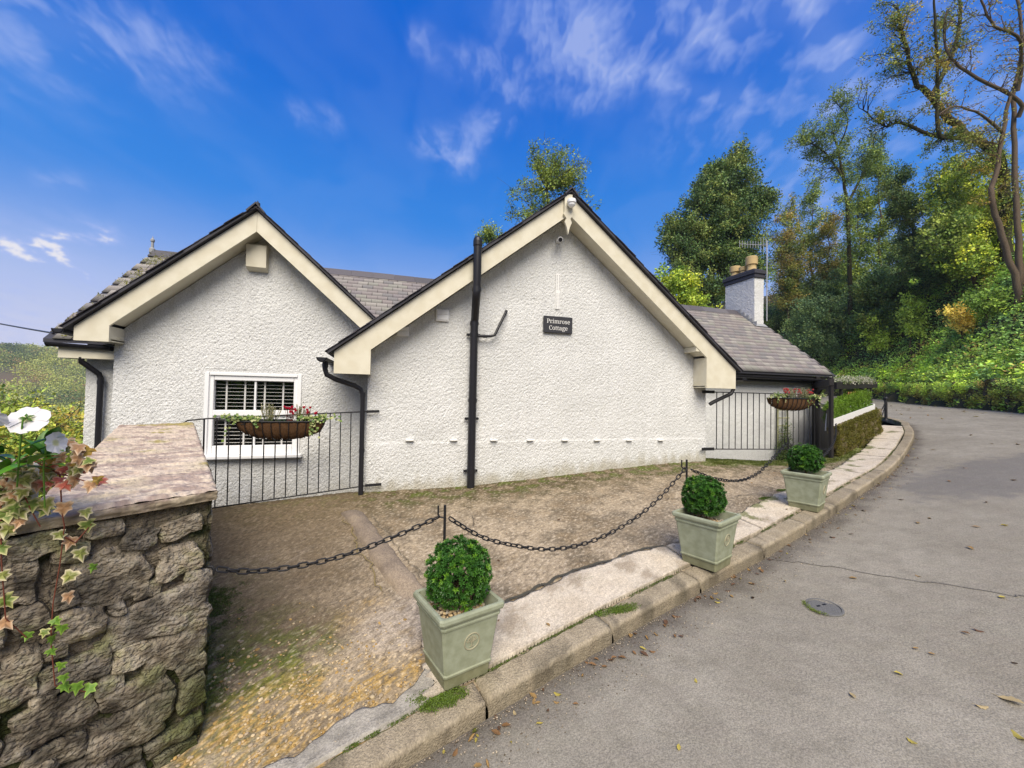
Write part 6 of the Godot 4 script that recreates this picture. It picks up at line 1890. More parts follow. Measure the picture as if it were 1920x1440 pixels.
# ---------------------------------------------------------------- trees and shrubs
# lobes: [middle, radii, branches, clusters on each]
func tree(called: String, label: String, cat: String, base: Vector3, r: float, lobes: Array, mesh: Mesh, size: float, cols: Array, bark: Color, group := "", limbs := [], bare := 0.0) -> Node3D:
	var o := thing(called, label, cat, base, group)
	var mb := MB.new()
	mb.col = bark
	var sites := []
	var hub := base
	var tall := 0.0
	for l in lobes: tall = maxf(tall, l[0].y)
	var main: Vector3 = lobes[0][0] if lobes.size() else base
	if limbs.is_empty():
		var pts := []
		var tip := Vector3(lerpf(base.x, main.x, 0.9), maxf(main.y, lerpf(base.y, tall, 0.9)), lerpf(base.z, main.z, 0.9))
		for k in 9:
			var f := k / 8.0
			pts.append(base.lerp(tip, f) + Vector3(nz.get_noise_2d(f * 2.0, base.x), 0, nz.get_noise_2d(f * 2.0 + 9.0, base.z)) * (tip.y - base.y) * 0.06 * sin(PI * minf(f, 0.9)))
		var rad := []
		for k in 9: rad.append(r * (1.25 if k == 0 else 1.0) * (1.0 - 0.8 * k / 8.0))
		mb.tube(pts, rad, 9)
		limbs = [[pts, r]]
	else:
		for l in limbs:
			var rad := []
			var n: int = l[0].size()
			var pts := []
			for k in (n - 1) * 4 + 1:
				var j := mini(k / 4, n - 2)
				var q := (l[0][j] as Vector3).cubic_interpolate(l[0][j + 1], l[0][maxi(j - 1, 0)], l[0][mini(j + 2, n - 1)], (k - j * 4) / 4.0)
				pts.append(q + rv() * l[1] * 0.25)
				rad.append(lerpf(l[1], l[2], float(k) / ((n - 1) * 4)))
			mb.tube(pts, rad, 8)
			l[0] = pts
	for l in lobes:
		var c: Vector3 = l[0]; var e: Vector3 = l[1]
		# branches start where a limb passes nearest to them
		var near := []
		for lm in limbs:
			for p in lm[0]:
				if p.distance_to(c) < e.length() * 1.3: near.append(p)
		if near.is_empty():
			var root := base; var best := 1e9
			for lm in limbs:
				for p in lm[0]:
					var d: float = p.distance_to(c) + (2.0 * maxf(0.0, p.y - c.y + e.y * 0.3))
					if d < best: best = d; root = p
			var st := []
			for k in 7:
				var f := k / 6.0
				st.append(root.lerp(c, f) + Vector3(0, 0.12 * best * sin(PI * f), 0) + rv() * 0.04 * best)
			mb.tube(st, [r * 0.45, r * 0.4, r * 0.34, r * 0.28, r * 0.22, r * 0.17, r * 0.12], 6, false)
			near = st.slice(2)
		for k in l[2]:
			var d := ball()
			d = d.normalized() * pow(d.length(), 0.55)
			var tip := c + d * e
			tip += Vector3(nz.get_noise_3dv(tip * 0.4), nz.get_noise_3dv(tip * 0.4 + Vector3(7, 0, 0)), 0) * e.length() * 0.22
			var heart: Vector3 = near[0]; var bd := 1e9
			for p in near:
				var dd: float = p.distance_to(tip) + 1.5 * maxf(0.0, p.y - tip.y + 0.2) + rr(0.0, 0.5)
				if dd < bd: bd = dd; heart = p
			var ln := heart.distance_to(tip)
			var mid := heart.lerp(tip, 0.5) + rv() * ln * 0.16 + Vector3(0, 0.06 * ln, 0)
			mb.tube([heart, heart.lerp(mid, 0.5) + rv() * ln * 0.05, mid, mid.lerp(tip, 0.5) + rv() * ln * 0.07, tip], [maxf(0.022, r * 0.09), maxf(0.018, r * 0.07), maxf(0.014, r * 0.05), 0.011, 0.006], 4, false)
			for j in 1:
				var f := rr(0.35, 0.85)
				var q := mid.lerp(tip, f)
				mb.tube([q, q + rv() * ln * 0.16, q + (rv() + (tip - heart).normalized() * 0.8) * ln * 0.25], [0.010, 0.007, 0.004], 3, false)
			for j in l[3]:
				var u := 1.0 - 0.62 * pow(rng.randf(), 1.4)
				var p := heart.lerp(mid, u).lerp(mid.lerp(tip, u), u) + ball() * size * 1.5
				if rng.randf() < bare: continue
				sites.append(p)
	put("trunk", mb, M.bark, o)
	if sites.size():
		var where := []
		for p in sites:
			var m := nz.get_noise_3dv(p * 0.55); var m2 := nz.get_noise_3dv(p * 1.7)
			var f := clampf(0.5 + m * 1.1 + m2 * 0.6 + rr(-0.25, 0.25), 0.0, 0.999) * (cols.size() - 1)
			var c: Color = (cols[int(f)] as Color).lerp(cols[mini(int(f) + 1, cols.size() - 1)], f - int(f))
			where.append([Transform3D(Basis(rv().normalized(), rr(0, TAU)).scaled(Vector3.ONE * size * rr(0.5, 1.45)), p), c * rr(0.6, 1.45) * 4.7 * Color(1.05, 1.0, 0.85)])
		scatter("crown", mesh, M.leaf, where, o)
	return o

func at_land(x: float, z: float, down := 0.3) -> Vector3: return Vector3(x, land(x, z) - down, z)
func V(a: Array) -> Array:      # [x, y, z, ...] to points
	var q := []
	for k in a.size() / 3: q.append(Vector3(a[k * 3], a[k * 3 + 1], a[k * 3 + 2]))
	return q

func build_trees() -> void:
	rng.seed = 111
	var fine := bunch(11, 0.60, 0.6, 112, 0.15)
	var broad := bunch(10, 0.72, 0.7, 113, 0.15)
	var dense := bunch(14, 0.58, 0.6, 114, 0.25)
	rng.seed = 115
	var barkA := Color(0.13, 0.10, 0.07); var barkB := Color(0.26, 0.21, 0.15); var barkIvy := Color(0.07, 0.065, 0.03)
	var autumn := [Color(0.03, 0.05, 0.014), Color(0.06, 0.075, 0.015), Color(0.085, 0.080, 0.02), Color(0.095, 0.068, 0.02)]
	var olive := [Color(0.026, 0.046, 0.012), Color(0.05, 0.075, 0.015), Color(0.085, 0.105, 0.02)]
	var dark := [Color(0.012, 0.024, 0.010), Color(0.022, 0.042, 0.015), Color(0.038, 0.060, 0.018), Color(0.062, 0.075, 0.020)]
	var blue := [Color(0.028, 0.050, 0.026), Color(0.050, 0.080, 0.036), Color(0.085, 0.115, 0.042)]
	var lime := [Color(0.035, 0.065, 0.014), Color(0.085, 0.12, 0.016), Color(0.16, 0.175, 0.02)]
	# behind the big gable
	tree("garden_tree", "sparse green tree showing above the big gable's roof", "tree", at_land(8.0, -20.4), 0.22,
		[[Vector3(8.2, 13.0, -20.2), Vector3(1.9, 1.9, 1.8), 60, 12], [Vector3(9.1, 14.3, -19.9), Vector3(1.3, 1.2, 1.3), 34, 12], [Vector3(6.9, 12.0, -20.5), Vector3(1.1, 1.5, 1.2), 28, 11], [Vector3(9.6, 12.2, -19.9), Vector3(1.3, 1.2, 1.2), 20, 9], [Vector3(7.9, 14.6, -20.2), Vector3(1.0, 0.9, 1.0), 18, 10]],
		fine, 0.17, olive, barkA)
	tree("garden_tree", "small leafy treetop showing left of the sparse tree, beside the soil pipe's top", "tree", at_land(5.0, -20.2), 0.15, [[Vector3(5.02, 9.6, -20.2), Vector3(0.9, 1.0, 0.9), 30, 11], [Vector3(5.9, 9.0, -20.2), Vector3(0.9, 0.7, 0.9), 20, 10]], fine, 0.17, olive, barkA)
	# the great evergreen behind the right roof
	tree("evergreen_tree", "large dense dark evergreen tree behind the chimney", "tree", at_land(24.6, -25.6), 0.5,
		[[Vector3(24.6, 16.2, -25.5), Vector3(3.0, 3.4, 2.8), 170, 15], [Vector3(26.3, 19.2, -24.9), Vector3(1.9, 2.0, 1.8), 80, 14], [Vector3(22.9, 14.2, -26.1), Vector3(2.3, 2.2, 2.2), 90, 14], [Vector3(26.6, 15.8, -24.8), Vector3(2.1, 2.8, 2.2), 100, 14], [Vector3(24.2, 11.6, -25.4), Vector3(3.4, 2.8, 2.6), 130, 14], [Vector3(21.3, 15.0, -26.5), Vector3(1.3, 1.5, 1.2), 26, 9], [Vector3(28.0, 17.6, -24.3), Vector3(1.3, 1.1, 1.2), 30, 11], [Vector3(24.6, 18.6, -25.3), Vector3(1.5, 1.6, 1.5), 50, 13], [Vector3(26.6, 21.6, -24.9), Vector3(0.8, 1.1, 0.7), 14, 7], [Vector3(27.3, 12.4, -24.2), Vector3(1.8, 2.2, 1.8), 60, 12]],
		dense, 0.30, dark, barkA)
	# twiggy autumn trees between evergreen and bank
	var slim := [[41.8, 19.5, -32.6, 2.0, 3.4, "slender tree with rusty autumn leaves right of the chimney", autumn, 26], [45.3, 22.0, -32.6, 1.8, 3.6, "slender half-bare tree with olive leaves behind the aerial", olive, 22], [44.5, 17.8, -30.4, 2.2, 3.4, "thin tree of brownish leaves low behind the roof's right end", autumn, 30], [41.6, 17.2, -25.8, 1.6, 4.0, "slender olive tree with a pale stem left of the dark ivy mass", olive, 26], [43.0, 20.5, -25.0, 1.4, 4.0, "tall thin stemmed tree rising from the bank shrubs", olive, 20], [39.2, 15.6, -30.8, 2.0, 2.6, "short rusty tree close behind the chimney pots", autumn, 24]]
	for s in slim:
		var c := Vector3(s[0], s[1], s[2])
		tree("slender_tree", s[5], "tree", at_land(c.x, c.z), 0.14, [[c, Vector3(s[3], s[4], s[3]), s[7] * 2, 12], [c - Vector3(0.4, s[4] * 1.1, 0), Vector3(s[3] * 0.9, s[4] * 0.6, s[3]), int(s[7] * 1.2), 11], [c + Vector3(0, s[4] * 0.9, 0), Vector3(0.7, 1.8, 0.7), 14, 8]], fine, 0.28, s[6], barkA)
	# the airy tree left of the bank
	tree("airy_tree", "airy ivy-clad tree with small dark leaves against the blue sky", "tree", at_land(37.3, -23.7), 0.2,
		[[Vector3(35.2, 23.8, -24.0), Vector3(2.3, 1.8, 2.0), 60, 10], [Vector3(33.4, 24.0, -24.6), Vector3(1.3, 1.3, 1.3), 26, 9], [Vector3(34.8, 26.4, -23.3), Vector3(1.5, 1.0, 1.4), 22, 9], [Vector3(38.6, 22.6, -23.7), Vector3(2.1, 1.6, 1.8), 46, 11], [Vector3(40.4, 24.0, -23.8), Vector3(1.2, 1.4, 1.2), 18, 9], [Vector3(36.8, 19.8, -23.7), Vector3(1.0, 2.0, 1.0), 22, 9], [Vector3(33.9, 20.8, -24.3), Vector3(1.0, 0.9, 1.0), 10, 7], [Vector3(37.0, 16.0, -23.7), Vector3(0.6, 2.6, 0.6), 16, 7]],
		fine, 0.22, [Color(0.024, 0.042, 0.014), Color(0.042, 0.066, 0.017), Color(0.072, 0.098, 0.022)], barkIvy, "",
		[[V([37.29, 9.0, -23.72, 37.29, 12.16, -23.72, 36.97, 17.59, -23.67, 36.30, 21.66, -23.77, 35.58, 24.36, -23.92]), 0.2, 0.06], [V([36.68, 20.31, -23.68, 34.89, 22.76, -24.18, 33.13, 23.77, -24.70]), 0.10, 0.03], [V([36.95, 18.50, -23.65, 39.72, 22.76, -23.72, 40.68, 25.20, -23.88]), 0.11, 0.03], [V([35.96, 23.01, -23.84, 35.68, 24.82, -22.83, 34.37, 26.55, -23.19]), 0.07, 0.02]])
	# the big ivy-grown tree
	var b0 := at_land(35.4, -13.92)
	tree("ivy_clad_tree", "big spreading tree with ivy-grown limbs and yellowing leaves on the bank", "tree", b0, 0.34,
		[[Vector3(29.3, 22.9, -15.5), Vector3(1.5, 2.6, 1.5), 47, 6], [Vector3(28.4, 24.6, -15.9), Vector3(1.2, 1.8, 1.2), 26, 6], [Vector3(27.9, 22.2, -16.2), Vector3(1.1, 1.4, 1.1), 18, 6], [Vector3(29.6, 19.2, -17.0), Vector3(1.6, 1.0, 1.4), 26, 6], [Vector3(31.0, 19.0, -15.4), Vector3(1.4, 0.9, 1.2), 24, 6], [Vector3(29.6, 21.4, -14.2), Vector3(0.8, 2.6, 0.8), 32, 6], [Vector3(32.9, 24.5, -14.9), Vector3(1.4, 2.6, 1.3), 36, 6], [Vector3(33.6, 16.8, -14.1), Vector3(1.3, 1.6, 1.2), 52, 7], [Vector3(34.8, 13.8, -13.9), Vector3(1.1, 2.2, 1.1), 62, 7], [Vector3(31.6, 16.8, -14.7), Vector3(1.4, 1.2, 1.2), 31, 7]],
		fine, 0.18, [Color(0.028, 0.045, 0.012), Color(0.055, 0.075, 0.014), Color(0.095, 0.10, 0.016), Color(0.10, 0.075, 0.016)], barkIvy, "",
		[[[b0] + V([35.37, 9.25, -13.92, 35.13, 12.45, -13.91, 34.63, 16.28, -13.96, 32.16, 18.24, -14.67, 30.68, 19.97, -15.09, 29.67, 20.97, -15.37, 29.12, 23.23, -15.48, 28.51, 25.43, -15.61]), 0.34, 0.05], [V([32.16, 18.24, -14.67, 29.94, 16.9, -14.36, 29.73, 19.95, -14.34, 28.89, 22.49, -14.00, 28.06, 24.95, -13.67]), 0.13, 0.04], [V([33.01, 17.46, -14.43, 31.38, 18.03, -15.45, 30.22, 19.10, -16.30, 29.82, 19.19, -16.95, 29.05, 20.58, -17.67]), 0.13, 0.03], [V([30.68, 19.97, -15.09, 32.61, 23.38, -14.92, 33.52, 26.50, -15.07, 33.14, 28.83, -15.13]), 0.14, 0.04]])
	# the tall half-bare tree at the right edge
	b0 = at_land(30.2, -11.5)
	tree("bare_tree", "tall pale-stemmed half-bare tree with crooked branches at the right edge", "tree", b0, 0.24,
		[[Vector3(26.8, 19.4, -12.1), Vector3(1.6, 1.6, 1.3), 27, 3], [Vector3(26.3, 20.9, -11.2), Vector3(1.5, 1.5, 1.2), 26, 3], [Vector3(28.6, 18.4, -11.3), Vector3(1.6, 1.6, 1.3), 30, 3], [Vector3(25.3, 15.6, -11.7), Vector3(1.2, 0.8, 1.1), 15, 3], [Vector3(27.6, 15.4, -11.6), Vector3(1.3, 0.9, 1.1), 18, 3], [Vector3(30.2, 20.6, -11.4), Vector3(1.3, 1.8, 1.2), 21, 3], [Vector3(28.6, 12.6, -11.5), Vector3(1.0, 1.4, 1.0), 9, 4]],
		fine, 0.14, [Color(0.035, 0.045, 0.012), Color(0.08, 0.08, 0.016), Color(0.09, 0.06, 0.016)], Color(0.20, 0.155, 0.11), "",
		[[[b0] + V([29.93, 7.6, -11.48, 29.11, 10.11, -11.66, 28.55, 11.96, -11.78, 28.72, 13.03, -11.70, 29.02, 15.17, -11.54, 29.30, 17.04, -11.41]), 0.16, 0.07], [[b0 + Vector3(0.6, 0, -0.2)] + V([30.86, 7.8, -11.71, 30.60, 10.88, -11.69, 30.39, 14.16, -11.67, 30.22, 17.43, -11.63, 30.54, 20.17, -11.46, 30.06, 23.44, -11.52]), 0.16, 0.05], [V([30.2, 16.2, -11.5, 29.79, 16.79, -11.26, 27.75, 17.92, -11.86, 26.71, 18.62, -12.17, 26.10, 19.64, -12.33, 26.19, 21.25, -12.26]), 0.10, 0.035], [V([30.3, 17.6, -11.5, 29.82, 18.68, -11.20, 28.86, 19.60, -10.95, 27.07, 19.53, -10.98, 26.18, 20.60, -11.02, 25.46, 21.77, -10.90]), 0.09, 0.03], [V([29.02, 15.17, -11.54, 27.28, 15.72, -11.55, 25.36, 15.72, -11.62, 24.39, 15.18, -11.73]), 0.07, 0.02]])
	# yellow-green hazels below them, dark ivy columns between
	var mid := [[37.0, 16.5, -16.6, 2.4, 1.5, "yellow green tree crown in front of the ivy-clad tree", lime, "hazel_tree"], [37.4, 14.0, -15.5, 2.1, 1.4, "lower yellow green crown beside the pale-stemmed tree", lime, "hazel_tree"], [34.6, 11.5, -15.3, 1.7, 1.2, "small yellow green crown nearest the pale stems", lime, "hazel_tree"], [37.2, 15.6, -19.6, 1.5, 2.2, "dark ivy-covered column of a tree in the middle of the bank", dark, "ivy_column"], [36.3, 17.9, -19.8, 1.1, 1.7, "tallest dark ivy-covered tree on the bank", dark, "ivy_column"], [35.9, 12.0, -18.0, 2.0, 1.6, "broad dark green tree low on the bank", dark, "ivy_column"], [33.0, 12.6, -15.6, 1.6, 1.5, "olive green tree under the big spreading limbs", olive, "hazel_tree"], [35.6, 16.0, -16.6, 1.6, 2.0, "mid green tree between ivy column and big limbs", olive, "hazel_tree"]]
	for s in mid:
		var c := Vector3(s[0], s[1], s[2])
		tree(s[7], s[5], "tree", at_land(c.x + 2.4, c.z + 0.4), 0.13, [[c, Vector3(s[3], s[4], s[3]), 46, 9], [c + Vector3(0.6, -s[4] * 1.2, 0.2), Vector3(s[3] * 0.9, s[4] * 0.8, s[3]), 34, 9], [c + Vector3(-s[3] * 0.9, -s[4] * 0.9, 0.5), Vector3(s[3] * 0.8, s[4] * 0.7, s[3] * 0.8), 22, 8]], broad if s[7] == "hazel_tree" else dense, 0.22, s[6], barkA)
	# evergreen shrubs that make the dark foot of the wood
	var sh := [[41.4, 9.6, -33.4, 3.0, 2.8], [43.2, 12.6, -32.3, 2.6, 3.0], [36.9, 8.6, -26.3, 2.4, 2.6], [40.0, 7.0, -25.3, 2.4, 2.2], [43.2, 12.4, -28.2, 2.6, 2.8], [40.3, 6.0, -27.2, 2.2, 1.8], [42.0, 7.0, -35.0, 2.6, 2.2], [42.8, 10.0, -26.2, 2.4, 2.6], [39.6, 10.6, -23.0, 2.2, 2.2], [36.3, 9.6, -20.9, 2.0, 2.0], [46.5, 15.0, -30.5, 2.6, 3.0], [46.0, 14.5, -25.0, 2.6, 3.0], [38.0, 6.4, -29.8, 2.0, 1.6]]
	var shl := ["in the gap right of the chimney", "high behind the roof's right end", "above the far end of the slate roof", "over the black trough", "tall behind the bank trees", "low beside the lane's far bend", "lowest behind the chimney", "in the middle of the wood's foot", "under the airy tree", "beside the dark ivy columns", "topmost in the wood's shade", "behind the ivy columns", "at the lane's vanishing bend"]
	for k in sh.size():
		var s: Array = sh[k]
		var c := Vector3(s[0], s[1], s[2])
		var base := at_land(c.x, c.z)
		tree("evergreen_shrub", "dark blue-green evergreen shrub " + shl[k], "shrub", base, 0.09, [[c, Vector3(s[3], s[4], s[3]), 90, 11], [Vector3(c.x, lerpf(base.y, c.y, 0.45), c.z), Vector3(s[3] * 1.05, maxf(0.8, (c.y - base.y) * 0.4), s[3]), 60, 10]], dense, 0.30, blue if k % 3 else dark, barkA, "evergreen shrubs at the foot of the wood")
	# saplings on the bank
	tree("sycamore_sapling", "light green broad-leaved sapling standing on the bank", "sapling", bank_at(11.5, 1.7), 0.05, [[bank_at(11.5, 1.7) + Vector3(0, 2.5, 0), Vector3(0.9, 1.4, 0.9), 40, 6], [bank_at(11.5, 1.7) + Vector3(0.2, 1.1, 0.3), Vector3(1.1, 0.7, 1.0), 20, 6]], broad, 0.22, [Color(0.059, 0.094, 0.019), Color(0.100, 0.143, 0.024), Color(0.141, 0.178, 0.029)], barkA)
	tree("sycamore_sapling", "taller light green sapling right of its broad-leaved neighbour on the bank", "sapling", bank_at(11.1, 1.9), 0.05, [[bank_at(11.1, 1.9) + Vector3(0, 2.8, 0), Vector3(0.8, 1.5, 0.8), 36, 6]], broad, 0.21, [Color(0.059, 0.089, 0.019), Color(0.094, 0.138, 0.024), Color(0.130, 0.168, 0.029)], barkA)
	tree("yellow_sapling", "small sapling with bright yellow autumn leaves on the bank", "sapling", bank_at(9.95, 2.2), 0.04, [[bank_at(9.95, 2.2) + Vector3(0, 1.7, 0), Vector3(0.8, 0.6, 0.7), 30, 6], [bank_at(9.95, 2.2) + Vector3(0.1, 1.0, 0.1), Vector3(0.5, 0.5, 0.5), 12, 5]], broad, 0.17, [Color(0.17, 0.145, 0.03), Color(0.21, 0.165, 0.05), Color(0.14, 0.135, 0.022)], barkA)
	tree("green_sapling", "fresh green sapling beside the bright yellow one", "sapling", bank_at(9.7, 2.6), 0.04, [[bank_at(9.7, 2.6) + Vector3(0, 1.7, 0), Vector3(0.9, 0.6, 0.8), 30, 6]], broad, 0.18, [Color(0.035, 0.07, 0.014), Color(0.065, 0.10, 0.016)], barkA)
	# yellow-green bush peeping over the roof
	tree("yellow_bush", "yellow green bush peeping over the ridge beside the big gable", "bush", at_land(15.8, -19.4), 0.08, [[Vector3(15.9, 7.9, -19.3), Vector3(1.3, 1.6, 1.2), 60, 10], [Vector3(16.6, 6.6, -19.0), Vector3(1.6, 1.4, 1.3), 40, 9]], broad, 0.24, lime, barkA)
	# down the garden at the left
	var lf := [[-10.3, -0.1, -15.6, 1.9, 1.7, "yellow green garden shrub left of the cottage, nearest the eaves"], [-12.6, -0.6, -17.9, 2.0, 1.8, "olive yellow shrub at the photo's left edge"], [-9.0, -1.0, -14.2, 1.5, 1.6, "lower twiggy shrub close to the cottage's left corner"], [-11.2, -1.2, -14.6, 1.8, 1.7, "low shrub behind the white pansies"], [-15.6, -1.2, -22.4, 2.6, 2.0, "round green shrub farther down the garden"], [-14.0, -3.4, -19.0, 2.4, 2.0, "dull green shrub deep in the garden"]]
	for s in lf:
		var c := Vector3(s[0], s[1], s[2])
		tree("garden_shrub", s[5], "shrub", at_land(c.x, c.z), 0.08, [[c, Vector3(s[3], s[4], s[3]), 90, 8], [c - Vector3(0, s[4], 0), Vector3(s[3], s[4] * 0.7, s[3]), 40, 8]], fine, 0.20, [Color(0.045, 0.07, 0.018), Color(0.085, 0.115, 0.02), Color(0.13, 0.14, 0.022), Color(0.10, 0.075, 0.02)], barkA, "shrubs in the garden left of the cottage")
	# trees on the near side of the lane, which the window mirrors
	for k in 3:
		var c := Vector3([-5.5, -8.5, -3.0][k], [3.4, 4.0, 2.6][k], [9.5, 11.0, 11.5][k])
		tree("lane_tree", "leafy green tree across the lane, mirrored in the window's panes, " + ["nearest", "leftmost", "farthest"][k], "tree", Vector3(c.x, -1.0, c.z), 0.12, [[c, Vector3(2.2, 2.2, 1.6), 60, 9], [c - Vector3(0, 2.0, 0), Vector3(2.4, 1.3, 1.6), 40, 8]], broad, 0.34, lime, barkA)
	# woods on the valley's far side: one mass
	var puff := bunch(90, 0.20, 0.75, 118, 0.45)
	var where := []
	while where.size() < 4600:
		var a := deg_to_rad(rr(-52, -14)); var r := lerpf(90, 560, sqrt(rng.randf()))
		var x := sin(a) * r; var z := -cos(a) * r
		var y := land(x, z)
		var field := nz.get_noise_2d(x * 0.012, z * 0.012)
		if r > 150 and field > 0.12: continue
		var s := rr(1.6, 3.4) * (1.0 + r * 0.0012)
		var c := mix3(Color(0.13, 0.19, 0.06), Color(0.52, 0.56, 0.14), 0.5 + 1.2 * nz.get_noise_2d(x * 0.05, z * 0.05) + 1.5 * nz.get_noise_2d(x * 0.014 + 5.0, z * 0.014) + rr(-0.3, 0.3))
		if rng.randf() < 0.12: c = Color(0.42, 0.30, 0.12)
		where.append([Transform3D(Basis(rv().normalized(), rr(0, TAU)).scaled(Vector3.ONE * s), Vector3(x, y + s * 0.55, z)), c])
	tag(scatter("distant_woods", puff, M.leaf, where), "hazy woods on the far valley side at the photo's left edge", "woods")

# ---------------------------------------------------------------- manhole, fallen leaves
func build_small() -> void:
	rng.seed = 121
	var at := Vector3(2.995, 0, -2.075)
	var y := G(at.x, at.z) - 0.083
	var mh := thing("manhole_cover", "round grey iron access cover set in the lane near the kerb", "manhole cover", Vector3(at.x, y, at.z))
	var mb := MB.new()
	var tilt := Basis(Vector3(0, 0, 1), atan(0.05)) * Basis(Vector3(1, 0, 0), atan(0.02))
	mb.lathe([Vector2(0.112, -0.03), Vector2(0.112, 0.004), Vector2(0.108, 0.007), Vector2(0.098, 0.007), Vector2(0.096, -0.004)], Vector3.ZERO, 40)
	var ring := put("frame", mb, M.cast_iron, mh, true)
	ring.basis = tilt
	mb = MB.new()
	mb.lathe([Vector2(0.094, -0.02), Vector2(0.094, 0.001), Vector2(0.091, 0.003), Vector2(0.0, 0.003)], Vector3.ZERO, 40)
	for a in 9:
		for b in 9:
			var p := Vector3((a - 4) * 0.02, 0.0035, (b - 4) * 0.02)
			if Vector2(p.x, p.z).length() < 0.083 and not (absf(p.x) < 0.05 and absf(p.z + 0.02) < 0.015): mb.box(p, Vector3(0.011, 0.004, 0.005), 0.001, Basis(Vector3.UP, PI / 4 if (a + b) % 2 else -PI / 4))
	var moss := []
	for k in 120:
		var f := rr(2.4, 4.2); var q := Vector3(cos(f), 0, sin(f)) * rr(0.100, 0.128)
		moss.append([Transform3D(Basis(Vector3.UP, rr(0, TAU)).scaled(Vector3.ONE * rr(0.004, 0.009)), mh.position + q + Vector3(0, 0.003, 0)), Color(0.20, 0.26, 0.04) * rr(0.5, 1.2)])
	scatter("moss", bunch(7, 0.9, 0.6, 131, 0.1), M.leaf, moss, mh)
	var lid := put("lid", mb, M.cast_iron, mh, true)
	lid.basis = tilt
	mb = MB.new()
	for s in [-1.0, 1.0]: mb.box(Vector3(s * 0.028, 0.0045, -0.02), Vector3(0.03, 0.003, 0.014), 0.001)
	put("keyhole", mb, M.black_iron, lid, true)
	# leaves on the ground
	var shapes := []
	for k in 5:
		mb = MB.new()
		var curl := [0.25, 0.7, 1.3, -0.5, 0.45][k] as float
		mb.sheet(6, 10, func(a, b):
			var t = b / 10.0; var w: float = (a / 6.0 - 0.5) * 2.0
			var wd := (0.30 + 0.05 * sin(t * 19.0 + k)) * pow(sin(PI * clampf(t * 0.92 + 0.03, 0.0, 1.0)), 0.8)
			return Vector3(w * wd * cos(curl * absf(w) * 0.8), 0.04 + absf(w) * wd * sin(curl) * 0.8 + 0.10 * sin(t * 4.0 + k) * absf(curl), t - 0.5),
			func(p, a, b): return Color.WHITE * (1.0 if a != 3 else 1.25), Vector3.UP)
		mb.tube([Vector3(0, 0.05, -0.5), Vector3(0.03, 0.06, -0.62), Vector3(0.08, 0.03, -0.78)], [0.018, 0.012], 4)
		shapes.append(mb.mesh())
	var tints := [lin(0.20, 0.11, 0.045), lin(0.30, 0.19, 0.07), lin(0.12, 0.065, 0.035), lin(0.40, 0.33, 0.07), lin(0.42, 0.33, 0.17), lin(0.16, 0.17, 0.03)]
	var lm := []
	for k in tints.size():
		var m := mat("fallen_%d" % k, tints[k], 0.6, true)
		m.backlight_enabled = true; m.backlight = Color(0.4, 0.4, 0.4)
		lm.append(m)
	var put_leaf := func(x: float, z: float, size: float, tint: int, label: String, grp: String) -> void:
		var o := MeshInstance3D.new()
		o.name = numbered("fallen_leaf"); o.mesh = shapes[rng.randi() % 5]; o.material_override = lm[tint]
		add_child(o, true)
		var on_lane := z > kerb_z(x)
		o.transform = Transform3D((Basis(Vector3.UP, rr(0, TAU)) * Basis(Vector3.RIGHT, rr(-0.25, 0.25))).scaled(Vector3.ONE * size), on(x, z, (-0.095 + 0.03 * sin(PI * clampf((z - kerb_z(x)) / 4.5, 0.0, 1.0)) + 0.005 if on_lane else 0.026)))
		tag(o, label, "fallen leaf", grp)
	for q in LEAVES:
		put_leaf.call(q[0], q[1], q[2], int(q[3]), "small curled brown autumn leaf lying on the grey lane", "fallen leaves on the lane")
	put_leaf.call(3.049, -1.209, 0.085, 4, "large pale cream leaf at the right edge of the lane", "")
	put_leaf.call(2.82, -1.094, 0.07, 3, "yellow leaf cut by the right edge, below the large pale leaf", "")
	put_leaf.call(0.47, -2.02, 0.062, 5, "green and brown leaf against the kerb joint nearest the camera", "")
	for k in 130:
		var x := pow(rng.randf(), 1.3) * 11.0 + 0.3
		var z := kerb_z(x) + absf(rr(-1, 1) * rr(0, 1)) * 0.35 + 0.02
		put_leaf.call(x, z, rr(0.022, 0.048), rng.randi() % 4, "small brown autumn leaf in the gutter along the kerb", "fallen leaves along the kerb")
	for k in 26:
		var x := rr(0.6, 7.5)
		put_leaf.call(x, kerb_z(x) - rr(0.2, 1.6), rr(0.02, 0.045), rng.randi() % 4, "small brown leaf fallen on the concrete forecourt", "fallen leaves on the forecourt")
	for k in 110:
		var t := rr(5.8, 10.2)
		var q := along(Rc, t); var d := (along(Rc, t + 0.05) - along(Rc, t - 0.05)).normalized()
		var p := q - Vector2(-d.y, d.x) * (0.25 + pow(rng.randf(), 2.0) * 3.2)
		put_leaf.call(p.x, p.y, rr(0.07, 0.15), [1, 3, 4, 1][rng.randi() % 4], "ochre autumn leaf on the far part of the lane", "fallen leaves on the far lane")

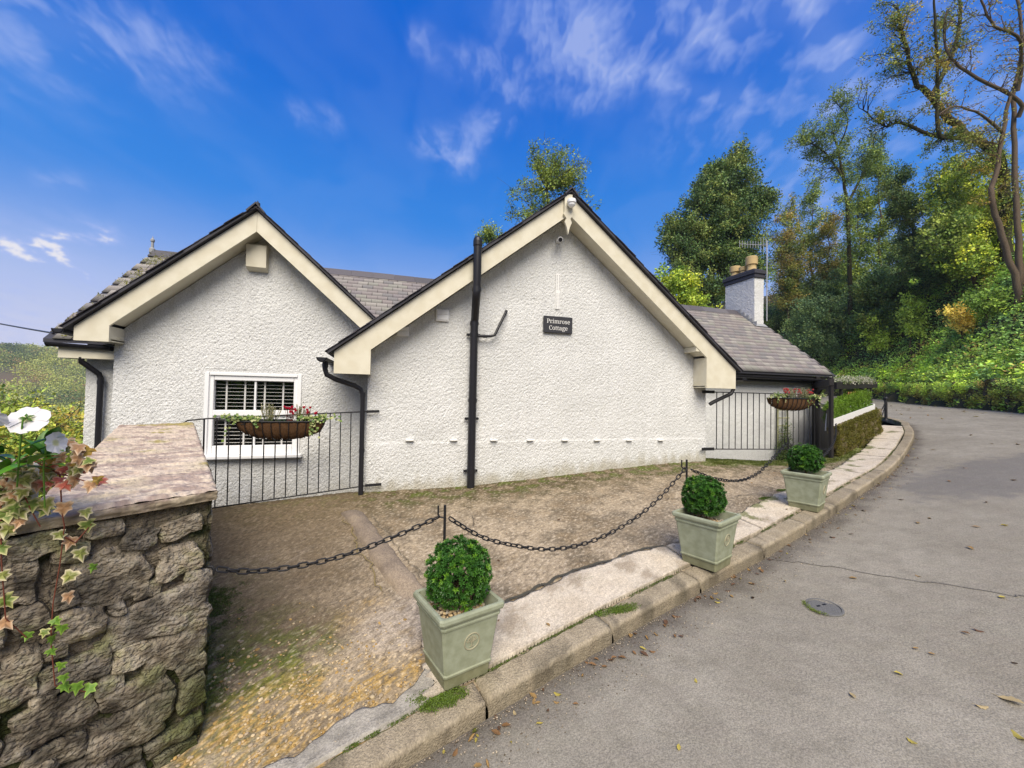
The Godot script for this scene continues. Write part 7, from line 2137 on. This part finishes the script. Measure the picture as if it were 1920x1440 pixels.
const CIRRUS := [ [-40.8, 26.7, -23.9, 32.9, 3.2, 0.45], [-34.0, 30.2, -26.9, 33.0, 1.6, 0.4], [2.5, 41.3, 11.7, 40.0, 1.3, 0.45], [10.2, 39.9, 25.7, 37.1, 1.8, 0.35], [16.5, 36.7, 9.7, 31.3, 1.7, 0.55], [4.4, 31.6, 10.5, 30.8, 1.1, 0.55], [17.8, 44.5, 28.7, 40.2, 3.0, 0.6], [27.1, 43.4, 43.3, 41.0, 3.6, 0.75], [43.3, 41.4, 53.0, 39.4, 2.6, 0.6], [53.0, 39.8, 56.7, 34.1, 1.8, 0.65], [56.7, 34.1, 56.2, 30.7, 1.5, 0.5], [28.0, 39.3, 37.4, 38.2, 1.1, 0.5], [36.7, 37.4, 47.6, 33.0, 1.0, 0.65], [41.4, 32.6, 53.0, 26.3, 3.5, 0.3], [59.6, 35.0, 68.9, 25.2, 5.0, 0.55], [53.0, 21.0, 68.9, 15.8, 5, 0.4], [-34.2, 12.1, -32.3, 12.5, 1.15, 1.5], [-32.6, 11.7, -30.4, 11.2, 1.2, 0.8], [-30.2, 14.5, -28.4, 14.6, 1.0, 1.0], [-32.5, 18.4, -31.2, 18.7, 0.8, 0.4], [-13.0, 31.4, -8.1, 31.9, 1.2, 0.25], [-37.6, 6.9, -14.4, 5.9, 5, 0.35] ]
const LEAVES := [[0.59, -2.06, 0.030, 2], [0.69, -2.05, 0.030, 4], [0.81, -2.08, 0.040, 1], [1.01, -1.98, 0.030, 0], [1.51, -2.18, 0.030, 0], [1.58, -2.19, 0.040, 3], [1.62, -2.15, 0.040, 0], [1.35, -1.59, 0.030, 3], [1.56, -2.15, 0.050, 2], [1.66, -2.26, 0.040, 1], [1.87, -2.19, 0.030, 2], [1.96, -2.37, 0.030, 0], [1.87, -2.34, 0.050, 2], [2.43, -2.48, 0.040, 1], [2.95, -2.57, 0.030, 2], [3.05, -2.41, 0.040, 4], [2.63, -2.33, 0.050, 2], [1.70, -1.87, 0.030, 3], [2.37, -1.50, 0.040, 4], [2.75, -1.51, 0.040, 3], [3.07, -1.60, 0.030, 1], [3.10, -1.54, 0.030, 1], [3.51, -1.58, 0.040, 0], [3.62, -1.57, 0.050, 2], [3.42, -1.34, 0.030, 2], [2.88, -1.24, 0.050, 4], [2.35, -1.24, 0.040, 3], [5.73, -2.86, 0.060, 1], [5.44, -2.81, 0.060, 1], [5.82, -2.53, 0.060, 1], [6.11, -2.45, 0.060, 3], [6.96, -2.94, 0.060, 2], [4.08, -2.11, 0.040, 1], [5.10, -2.26, 0.060, 1], [5.36, -3.27, 0.060, 1], [4.24, -2.86, 0.060, 2], [6.24, -3.39, 0.060, 2], [7.88, -3.71, 0.060, 0], [8.48, -3.31, 0.060, 0], [8.94, -4.01, 0.060, 0], [10.08, -4.97, 0.060, 1], [11.19, -4.64, 0.060, 4], [8.43, -4.50, 0.060, 2], [4.25, -1.72, 0.050, 3], [3.58, -2.26, 0.050, 1]]
